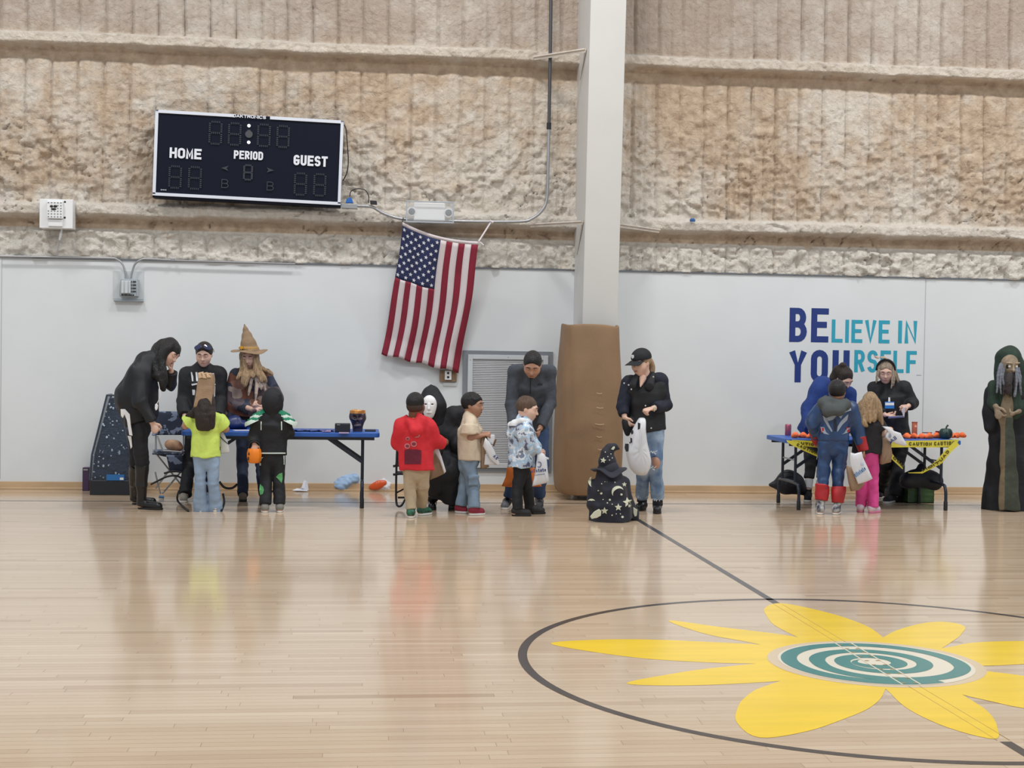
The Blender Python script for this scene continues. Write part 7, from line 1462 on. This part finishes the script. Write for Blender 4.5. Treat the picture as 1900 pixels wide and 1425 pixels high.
bagtext(6, 'Allstate', 812, 1062, 895, 1000, .042, -2.284, t, .0075, mat('sky_print', srgb(86, 140, 196), .5)); m_ = MB(); m_.lathe(CP(6, 862, 955, -2.284), [(.0005, 0), (.016, .001), (.0005, .003)], 12, axis=(0, -1, 0)); m_.build('bag_emblem', mat('pale_print', srgb(186, 200, 220), .5), t)
t, o = bag('carrier_bag', 'kraft bag with white film top held by the girl in pink trousers', 6, -1.98, [('kraft_body', [(1018, 735), (1060, 740), (1085, 800), (1098, 880), (1085, 940), (1020, 958), (1002, 950), (1005, 850)], .12, M_kraft, .03), ('white_film', [(1022, 650), (1070, 655), (1120, 690), (1170, 706), (1192, 750), (1222, 800), (1200, 812), (1130, 790), (1075, 770), (1045, 735), (1062, 690)], .04, M_wbag, -.06)])
bagtext(6, 'All', 1098, 790, 1142, 752, .04, -2.064, t, .0075, M_nv); m_ = MB(); m_.lathe(CP(6, 1085, 728, -2.062), [(.0005, 0), (.022, .001), (.0005, .003)], 12, axis=(0, -1, 0), sx=.7); m_.build('bag_emblem', mat('pale_print2', srgb(140, 150, 170), .5), t)
t, o = bag('carrier_bag', 'folded white carrier bag held in front of the girl in neon yellow', 1, -2.02, [('bag_body', [(972, 800), (1000, 805), (1030, 870), (1050, 948), (1000, 955), (984, 960), (980, 880)], .03, M_wbag, 0)])
m_ = MB(); m_.tube([CP(1, 975, 835, -2.045), CP(1, 1005, 865, -2.045), CP(1, 1038, 892, -2.04)], .004, 5); m_.build('bag_print', M_dkcable, t)
pb = thing('pumpkin_bucket', 'orange pumpkin bucket held by the child in black costume', 'bucket', CP(2, 262, 960, -2.10)); q = Vector(pb.location); M_pb = mat('pumpkin_plastic', srgb(238, 132, 30), .4)
m_ = MB(); n = 32; prof = [(.040, -.085), (.056, -.075), (.066, -.03), (.067, .01), (.060, .045), (.054, .055), (.050, .055), (.054, .04), (.060, .0)]; vs = []
for r, z in prof:
    for i in range(n): a = 2*PI*i/n; rr = r*(1+.05*math.cos(a*8)); vs.append(q+V(rr*math.cos(a), rr*math.sin(a), z))
m_.add(vs, [(j*n+i, j*n+(i+1) % n, (j+1)*n+(i+1) % n, (j+1)*n+i) for j in range(len(prof)-1) for i in range(n)]+[tuple(reversed(range(n)))]); m_.build('bucket_shell', M_pb, pb, smooth=True)
m_ = MB(); m_.tube(smoothpath([q+V(-.058, 0, .045), q+V(-.045, 0, .10), q+V(0, 0, .125), q+V(.045, 0, .10), q+V(.058, 0, .045)], 5), .005, 6); m_.build('handle', M_dkcable, pb, smooth=True)
for dx, dz, o_ in ((-.045, .01, [(-.01, -.012), (.01, -.012), (0, .016)]), (-.052, -.035, [(-.006, -.02), (.006, -.02), (.006, .014), (-.006, .008)])): m_ = MB(); flat(m_, o_, q+V(dx, -.052, dz), V(.8, -.6, 0), V(0, 0, 1), V(-.6, -.8, 0), .004); m_.build('pumpkin_face', M_dkcable, pb)

# ================================================================== THINGS ON THE FLOOR
# tapered clear-fronted case beside the bending woman
cs = thing('display_case', 'tall tapered dark case with glossy clear front standing by the wall at left', 'case', CP(1, 225, 1235, -.5))
yf_, yk_ = -.60, -.18; z0_ = 0; A = F(*C(1, 112, 1236)); 
x0b = CP(1, 96, 1200, yf_).x; x1b = CP(1, 395, 1200, yf_).x; x0m = CP(1, 112, 960, yf_).x; x1m = CP(1, 378, 960, yf_).x; x0t = CP(1, 205, 570, yf_).x; x1t = CP(1, 292, 570, yf_).x
zb = .16; zm = CP(1, 120, 960, yf_).z; zt_ = CP(1, 240, 562, yf_).z; M_case = mat('case_black', srgb(26, 30, 40), .4); M_film = mat('clear_film', srgb(90, 106, 126), .12, alpha=.22, bump=.6, bscale=14)
m_ = MB(); m_.box(x0b, x1b, yf_, yk_, 0, zb); m_.build('case_base', M_case, cs, bevel=.01)
def frustum(mb, xa0, xa1, za, xb0, xb1, zb_, yf1, yk1, yf2, yk2, s=0): mb.add([V(xa0, yf1, za), V(xa1, yf1, za), V(xa1, yk1, za), V(xa0, yk1, za), V(xb0, yf2, zb_), V(xb1, yf2, zb_), V(xb1, yk2, zb_), V(xb0, yk2, zb_)], [(0, 1, 5, 4), (1, 2, 6, 5), (2, 3, 7, 6), (3, 0, 4, 7), (4, 5, 6, 7), (3, 2, 1, 0)])
M_inner = mat('sequin_cloth_navy', srgb(14, 20, 36), .3, col2=srgb(34, 46, 72), vscale=30, bump=1, bscale=60)
M_film2 = mat('side_film', srgb(120, 138, 156), .2, alpha=.75, bump=.4, bscale=14)
g_ = .02; m_ = MB(); frustum(m_, x0b+g_, x1b-g_, zb, x0m+g_, x1m-g_, zm, yf_+g_, yk_-g_, yf_+g_+.02, yk_-g_); frustum(m_, x0m+g_, x1m-g_, zm, x0t+g_, x1t-g_, zt_-.03, yf_+g_+.02, yk_-g_, yf_+.10, yk_-.10); m_.build('case_lining', M_inner, cs)
for nm, vs in (('front_film', [V(x0b, yf_, zb), V(x1b, yf_, zb), V(x1m, yf_, zm), V(x0m, yf_, zm)]), ('front_film', [V(x0m, yf_, zm), V(x1m, yf_, zm), V(x1t, yf_+.07, zt_), V(x0t, yf_+.07, zt_)]), ('side_film', [V(x0b, yf_, zb), V(x0b-.02, yk_, zb), V(x0m-.02, yk_, zm), V(x0m, yf_, zm)]), ('side_film', [V(x0m, yf_, zm), V(x0m-.02, yk_, zm), V(x0t, yk_-.07, zt_), V(x0t, yf_+.07, zt_)])):
    m_ = MB(); n = 8; vv_ = []
    for j in range(n+1):
        for i in range(n+1): u, v = i/n, j/n; p = vs[0].lerp(vs[1], u).lerp(vs[3].lerp(vs[2], u), v); vv_.append(p+V(0, .006*math.sin(u*9+v*14)*(0 < i < n), 0))
    m_.add(vv_, [(j*(n+1)+i, j*(n+1)+i+1, (j+1)*(n+1)+i+1, (j+1)*(n+1)+i) for j in range(n) for i in range(n)]); m_.build(nm, M_film if nm[0] == 'f' else M_film2, cs, smooth=True, autosm=1)
for a, b in ((V(x0b, yf_, zb), V(x0m, yf_, zm)), (V(x0m, yf_, zm), V(x0t, yf_+.07, zt_)), (V(x1b, yf_, zb), V(x1m, yf_, zm)), (V(x1m, yf_, zm), V(x1t, yf_+.07, zt_)), (V(x0t, yf_+.07, zt_), V(x1t, yf_+.07, zt_)), (V(x0m-.02, yk_, zm), V(x0t, yk_-.07, zt_)), (V(x0t, yk_-.07, zt_), V(x0t, yf_+.07, zt_)), (V(x0b-.02, yk_, 0), V(x0m-.02, yk_, zm))): m_ = MB(); m_.tube([a, b], .010, 8); m_.build('case_edge', mat('case_edge', srgb(54, 66, 82), .4), cs, smooth=True)
a = CP(1, 210, 1137, yf_); b = CP(1, 332, 1098, yf_); m_ = MB(); m_.box(a.x, b.x, yf_-.006, yf_, a.z, b.z); lbo = m_.build('blue_label', mat('label_blue', srgb(40, 110, 176), .4), cs); m_ = MB(); m_.box(b.x-.045, b.x-.008, yf_-.008, yf_-.006, a.z+.006, a.z+.03); m_.build('label_mark', M_white_plastic, lbo)
rs = np.random.RandomState(8); m_ = MB()
for i in range(60):
    v = rs.rand(); u = rs.rand(); x = (x0b+(x0t-x0b)*v)+u*((x1b-x0b)+((x1t-x0t)-(x1b-x0b))*v); z = zb+.02+v*(zt_-zb-.1)
    if z < zm: x = x0b+.03+u*(x1b-x0b-.06)
    r_ = .004+.008*rs.rand(); m_.lathe(V(x, yf_-.003+(.07*max(0, (z-zm)/(zt_-zm))), z), [(.0005, 0), (r_, .001), (.0005, .003)], 6, axis=(.2*rs.randn(), -1, .2*rs.randn()), sy=.5+rs.rand())
m_.build('film_sparkle', mat('sparkle_silver', srgb(170, 184, 204), .3, metal=.4), cs)['kind'] = 'stuff'
pbx = thing('purple_box', 'narrow purple box behind the left edge of the tapered case', 'box', CP(1, 62, 1200, -.14)); a = CP(1, 50, 1050, -.14); b = CP(1, 92, 1212, -.14); m_ = MB(); m_.box(a.x, b.x, -.16, -.06, 0, a.z); m_.build('box_shell', mat('box_purple', srgb(70, 48, 84), .5), pbx, bevel=.004); m_ = MB(); m_.box(a.x+.01, b.x-.01, -.165, -.16, a.z-.03, a.z-.015); m_.build('box_tape', M_steel, pbx)
# camp chairs
M_pat = mat('patterned_canvas', srgb(40, 48, 68), .85, col2=srgb(120, 132, 158), vscale=11); cr2 = [n for n in M_pat.node_tree.nodes if n.type == 'VALTORGB'][0].color_ramp; cr2.interpolation = 'CONSTANT'; cr2.elements[0].position = 0; cr2.elements[1].position = .52
def cloth_quad(mb, a, b, c, d, sag=.03, n=8):
    vs = []
    for j in range(n+1):
        for i in range(n+1): u, v = i/n, j/n; p = a.lerp(b, u).lerp(d.lerp(c, u), v); vs.append(p+V(0, sag*math.sin(u*PI)*.7, -sag*math.sin(u*PI)*math.sin(v*PI)))
    mb.add(vs, [(j*(n+1)+i, j*(n+1)+i+1, (j+1)*(n+1)+i+1, (j+1)*(n+1)+i) for j in range(n) for i in range(n)])
cch = thing('camping_chair', 'folding camping chair in mottled grey fabric between the two women at left', 'chair', CP(1, 630, 1200, -.6)); yc = -.72; c1 = lambda X, Y, dy=0: CP(1, X, Y, yc+dy)
m_ = MB(); cloth_quad(m_, c1(540, 668, .22), c1(735, 672, .22), c1(730, 830, .16), c1(545, 830, .16)); m_.build('backrest', M_pat, cch, smooth=True, solid=.008, autosm=1)
m_ = MB(); cloth_quad(m_, c1(520, 960, -.20), c1(740, 960, -.20), c1(740, 930, .15), c1(525, 930, .15), .05); m_.build('seat', M_pat, cch, smooth=True, solid=.008, autosm=1)
for Xa in (520, 725): m_ = MB(); cloth_quad(m_, c1(Xa, 830, -.22), c1(Xa+22, 830, -.22), c1(Xa+22, 820, .15), c1(Xa, 820, .15), .01); m_.build('armrest', M_pat, cch, smooth=True, solid=.012, autosm=1)
m_ = MB(); cloth_quad(m_, c1(615, 965, -.22), c1(730, 965, -.22), c1(730, 1080, -.20), c1(640, 1085, -.20), .01); m_.build('side_pocket', M_pat, cch, smooth=True, solid=.006, autosm=1)
for a, b in (((555, 835, -.2), (592, 935, -.2)), ((540, 1080, -.2), (575, 1230, -.2)), ((710, 1085, .05), (590, 1225, -.2)), ((530, 935, -.2), (735, 1190, .12)), ((735, 935, -.2), (545, 1190, .12)), ((545, 668, .22), (545, 940, .15)), ((733, 672, .22), (733, 940, .15)), ((592, 935, -.2), (720, 945, -.2))):
    m_ = MB(); m_.tube([c1(*a), c1(*b)], .009, 8); m_.build('frame_tube', M_steel, cch, smooth=True)
q = c1(580, 1232, -.2); m_ = MB(); m_.tube([V(q.x-.02, q.y, .02), V(q.x+.03, q.y, .015)], .014, 8); m_.build('foot', mat('foot_blue', srgb(60, 110, 160), .5), cch, smooth=True)
for pts in ([(510, 1165), (560, 1140), (620, 1112), (680, 1105), (715, 1120)], [(600, 1090), (660, 1075), (720, 1082)]): m_ = MB(); m_.tube(smoothpath([c1(X, Y, -.22) for X, Y in pts], 4), .010, 8); m_.build('strap', M_dkcable, cch, smooth=True)
hb_ = thing('handbag', 'tan and rust handbag lying on the camping chair seat', 'bag', c1(665, 900)); S = SDF(.008); S.ell(np.array(c1(665, 895, -.05)), (.085, .08, .055)); S.ell(np.array(c1(700, 915, -.05)), (.05, .07, .035), k=.03); S.fold(.008, 30, (1, 0, 0), 2); S.build('bag_shell', mat('rust_tan', srgb(150, 90, 70), .7, col2=srgb(196, 160, 130), vscale=9), hb_)
lt = thing('black_strap', 'curved black strap trailing on the floor by the neon-yellow girl', 'strap', F(*C(1, 720, 1320))); m_ = MB(); m_.tube(smoothpath([CP(1, 700, 1210, -1.35), CP(1, 690, 1250, -1.45), F(*C(1, 700, 1300))+V(0, 0, .02), F(*C(1, 765, 1352))+V(0, 0, .012)], 5), [.010]*16, 8); m_.build('webbing', M_dkcable, lt, smooth=True)
rc = thing('black_strap', 'black curved chair runner right of the neon-yellow girl\'s feet', 'strap', F(*C(1, 1002, 1340))); m_ = MB(); m_.tube(smoothpath([CP(1, 975, 1145, -1.5), CP(1, 1010, 1185, -1.5), CP(1, 1060, 1190, -1.45), CP(1, 1095, 1165, -1.4)], 5), .012, 8); m_.build('runner', M_dkcable, rc, smooth=True); m_ = MB(); m_.tube(smoothpath([CP(1, 1000, 1225, -1.85), CP(1, 1008, 1290, -1.88), F(*C(1, 990, 1350))+V(0, 0, .012)], 4), .011, 8); m_.build('runner', M_dkcable, rc, smooth=True)
# folding chair under the masked person
fc = thing('folding_chair', 'black tubular folding chair under the masked robed person', 'chair', CP(3, 400, 1270, -1.8)); c3 = lambda X, Y, dy=0: CP(3, X, Y, -1.80+dy)
for X, dy in ((183, 0), (655, .05)):
    m_ = MB(); m_.tube(smoothpath([c3(X+2, 850, dy), c3(X-2, 960, dy), c3(X-5, 1100, dy), c3(X-4, 1225, dy), c3(X+8, 1262, dy-.02), c3(X+35, 1258, dy), c3(X+60, 1215, dy+.15)], 5), .011, 8); m_.build('side_frame', M_dkcable, fc, smooth=True)
    for Y in (970, 1032): m_ = MB(); a = c3(X-28, Y, dy); b = c3(X+35, Y-8, dy); m_.bar(a, b, .03, .022); m_.build('arm_bracket', M_dkcable, fc, bevel=.003)
    m_ = MB(); m_.tube([c3(X-2, 1165, dy), c3(X+55, 1135, dy+.1)], .008, 8); m_.build('side_brace', M_dkcable, fc, smooth=True)
    m_ = MB(); cloth_quad(m_, c3(X-12, 965, dy-.02), c3(X+26, 965, dy-.02), c3(X+34, 815, dy+.16), c3(X+10, 820, dy+.16), .01); m_.build('arm_panel', M_black, fc, smooth=True, solid=.01, autosm=1)
m_ = MB(); cloth_quad(m_, c3(183, 1030, -.02), c3(650, 1030, -.02), c3(650, 1010, .38), c3(185, 1010, .38), .04); m_.build('seat', M_black, fc, smooth=True, solid=.012, autosm=1)
m_ = MB(); cloth_quad(m_, c3(205, 650+150, .40), c3(640, 800, .40), c3(640, 960, .36), c3(205, 960, .36), .03); m_.build('backrest', M_black, fc, smooth=True, solid=.012, autosm=1)
m_ = MB(); m_.tube([c3(190, 1200, .1), c3(645, 1200, .1)], .010, 8); m_.build('stretcher', M_dkcable, fc, smooth=True)
for a, b in (((372, 1190, -.02), (520, 1195, -.02)),): m_ = MB(); m_.tube([c3(*a), c3(*b)], .010, 8); m_.build('front_bar', M_steel, fc, smooth=True)
# bags on the floor
def heap(nm, lb, k, X, Y, ex, parts, m, cat='bag', fold=.012, cell=.008, seed=1, pn='bag_shell'):
    q = F(*C(k, X, Y)); t = thing(nm, lb, cat, q); q = np.array(q); S = SDF(cell)
    for (dx, dy, dz), r in parts: S.ell(q+[dx, dy, dz], r, k=.05)
    S.boxp(q+[0, 0, -.2], (.8, .8, .2), op='s', rnd=.001, k=.002); S.fold(fold*1.2, 22, (.3, 0, 1), seed); S.fold(fold*.8, 48, (0, 1, 1), seed+3); S.fold(fold*.3, 90, (1, 0, 0), seed+5); return t, S.build(pn, m, t), q
M_bfilm = mat('pale_blue_film', srgb(150, 180, 216), .35, var=.12, vscale=7)
t, o, q = heap('plastic_bag', 'pale blue plastic bag slumped under the blue table by the wall', 2, 880, 1205, 0, [((-.02, 0, .06), (.15, .11, .09)), ((.03, 0, .10), (.12, .09, .07)), ((.09, 0, .11), (.06, .05, .045))], M_bfilm)
m_ = MB(); m_.lathe(q+[.135, -.03, .115], [(.0005, -.02), (.022, 0), (.0005, .02)], 8, axis=(1, 0, .6), sy=.6); m_.build('knot', mat('cyan_film', srgb(50, 160, 210), .3), t, smooth=True)
t, o, q = heap('plastic_bag', 'crumpled white plastic bag with an orange packet on top, right of table', 2, 1110, 1208, 0, [((.02, 0, .035), (.13, .09, .06)), ((.05, .03, .07), (.10, .06, .06))], M_wbag, seed=4)
op = thing('orange_packet', 'shiny orange packet lying on the white plastic bag by the wall', 'packet', V(*(q+[-.03, -.06, .06]))); S = SDF(.006); S.ell(q+[-.02, -.07, .075], (.10, .03, .045), n_ if False else np.array([[math.cos(.3), 0, math.sin(.3)], [0, 1, 0], [-math.sin(.3), 0, math.cos(.3)]])); S.fold(.008, 40, (0, 0, 1), 3); S.build('wrapper', mat('orange_foil', srgb(206, 84, 36), .3), op)
wp2 = thing('crumpled_paper', 'crumpled white paper on the floor against the baseboard under the table', 'paper', F(*C(2, 575, 1212))); q = Vector(wp2.location); m_ = MB(); m_.add([q+V(-.09, -.03, .012), q+V(.08, -.04, .008), q+V(.07, .03, .02), q+V(-.04, .04, .03)], [(0, 1, 2, 3)]); m_.add([q+V(.0, .02, .03), q+V(.09, -.01, .012), q+V(.075, .02, .11), q+V(.045, .03, .10)], [(0, 1, 2, 3)]); m_.add([q+V(.01, .0, .04), q+V(.05, .01, .03), q+V(.06, .03, .115), q+V(.035, .03, .12)], [(0, 1, 2, 3)]); m_.build('sheet', M_wtext, wp2, solid=.003)
# under the right-hand table
M_bn = mat('black_nylon', srgb(20, 24, 34), .6, var=.15, vscale=8)
bkp = thing('backpack', 'black backpack slumped under the left end of the right-hand table', 'bag', CP(6, 255, 1190, -.75)); S = SDF(.008); pq = lambda X, Y, dy=0: np.array(CP(6, X, Y, -.75+dy))
S.cone(pq(290, 1120), pq(270, 1090), .13, .12, .04, (0, 1, 0), .8); S.cone(pq(300, 1110), pq(125, 1120), .12, .02, .05, (0, 1, 0), .8); S.cone(pq(290, 1120), pq(370, 1160), .13, .07, .05, (0, 1, 0), .8); S.boxp(pq(250, 1208)+[0, 0, -.10], (.6, .4, .11), op='s', rnd=.001, k=.003); S.fold(.008, 24, (0, 0, 1), 3); S.build('pack_body', M_bn, bkp)
S = SDF(.007); S.ell(pq(290, 1120, -.11), (.07, .03, .06)); S.build('pack_pocket', M_bn, bkp)
m_ = MB(); m_.tube(smoothpath([Vector(pq(200, 1060, -.1)), Vector(pq(230, 1025, -.11)), Vector(pq(290, 1020, -.11)), Vector(pq(330, 1050, -.11))], 4), .008, 6); m_.build('pack_strap', M_dkcable, bkp, smooth=True)
hg = thing('duffel_bag', 'black duffel bag hung with tape under the right end of the table', 'bag', CP(6, 1340, 1080, -1.3)); S = SDF(.008); pq = lambda X, Y, dy=0: np.array(CP(6, X, Y, -1.28+dy))
S.cone(pq(1225, 1085), pq(1440, 1095), .075, .085, .05); S.cone(pq(1280, 1050), pq(1400, 1050), .07, .07, .05); S.cone(pq(1340, 985), pq(1345, 1050), .055, .08, .05); S.fold(.008, 22, (0, 0, 1), 5); S.build('bag_body', M_bn, hg)
m_ = MB(); m_.tube(smoothpath([Vector(pq(1180, 1085, -.02)), Vector(pq(1165, 1110, -.02)), Vector(pq(1190, 1140, -.02)), Vector(pq(1260, 1150, -.02))], 4), .006, 6); m_.build('bag_strap', M_dkcable, hg, smooth=True)
cb = thing('cardboard_box_black', 'black bag on the floor beside the green crate under the table', 'bag', CP(6, 1150, 1275, -.95)); S = SDF(.008); S.boxp(np.array(CP(6, 1130, 1205, -.78)), (.10, .10, .085), rnd=.04); S.boxp(np.array(CP(6, 1150, 1270, -.8))*[1, 1, 0]+[0, 0, -.1], (.6, .4, .1), op='s', rnd=.001, k=.003); S.fold(.008, 24, (0, 0, 1), 3); S.build('bag_shell', M_bn, cb); cb.name = 'tote_bag'
M_gc = mat('green_crate', srgb(70, 104, 60), .4, var=.3, vscale=6); ct_ = thing('storage_crate', 'translucent green plastic crate on the floor under the right table', 'crate', CP(6, 1330, 1262, -.9)); a = CP(6, 1222, 1262, -1.0); b = CP(6, 1440, 1150, -1.0)
x0, x1 = a.x, b.x; zc1 = b.z; yc0, yc1 = -1.0, -.70
for q in ((x0, x1, yc0, yc0+.006, 0, zc1), (x0, x1, yc1-.006, yc1, 0, zc1), (x0, x0+.006, yc0, yc1, 0, zc1), (x1-.006, x1, yc0, yc1, 0, zc1), (x0, x1, yc0, yc1, 0.001, .008)): m_ = MB(); m_.box(*q); m_.build('crate_wall', M_gc, ct_)
m_ = MB(); m_.box(x0-.01, x1+.01, yc0-.01, yc1+.01, zc1, zc1+.018); m_.build('crate_lid', mat('crate_lid', srgb(30, 44, 34), .5), ct_, bevel=.004)
for i in range(3): zz = .03+i*.05; m_ = MB(); m_.box(x0-.002, x1+.002, yc0-.006, yc0, zz, zz+.008); m_.build('crate_rib', M_gc, ct_)
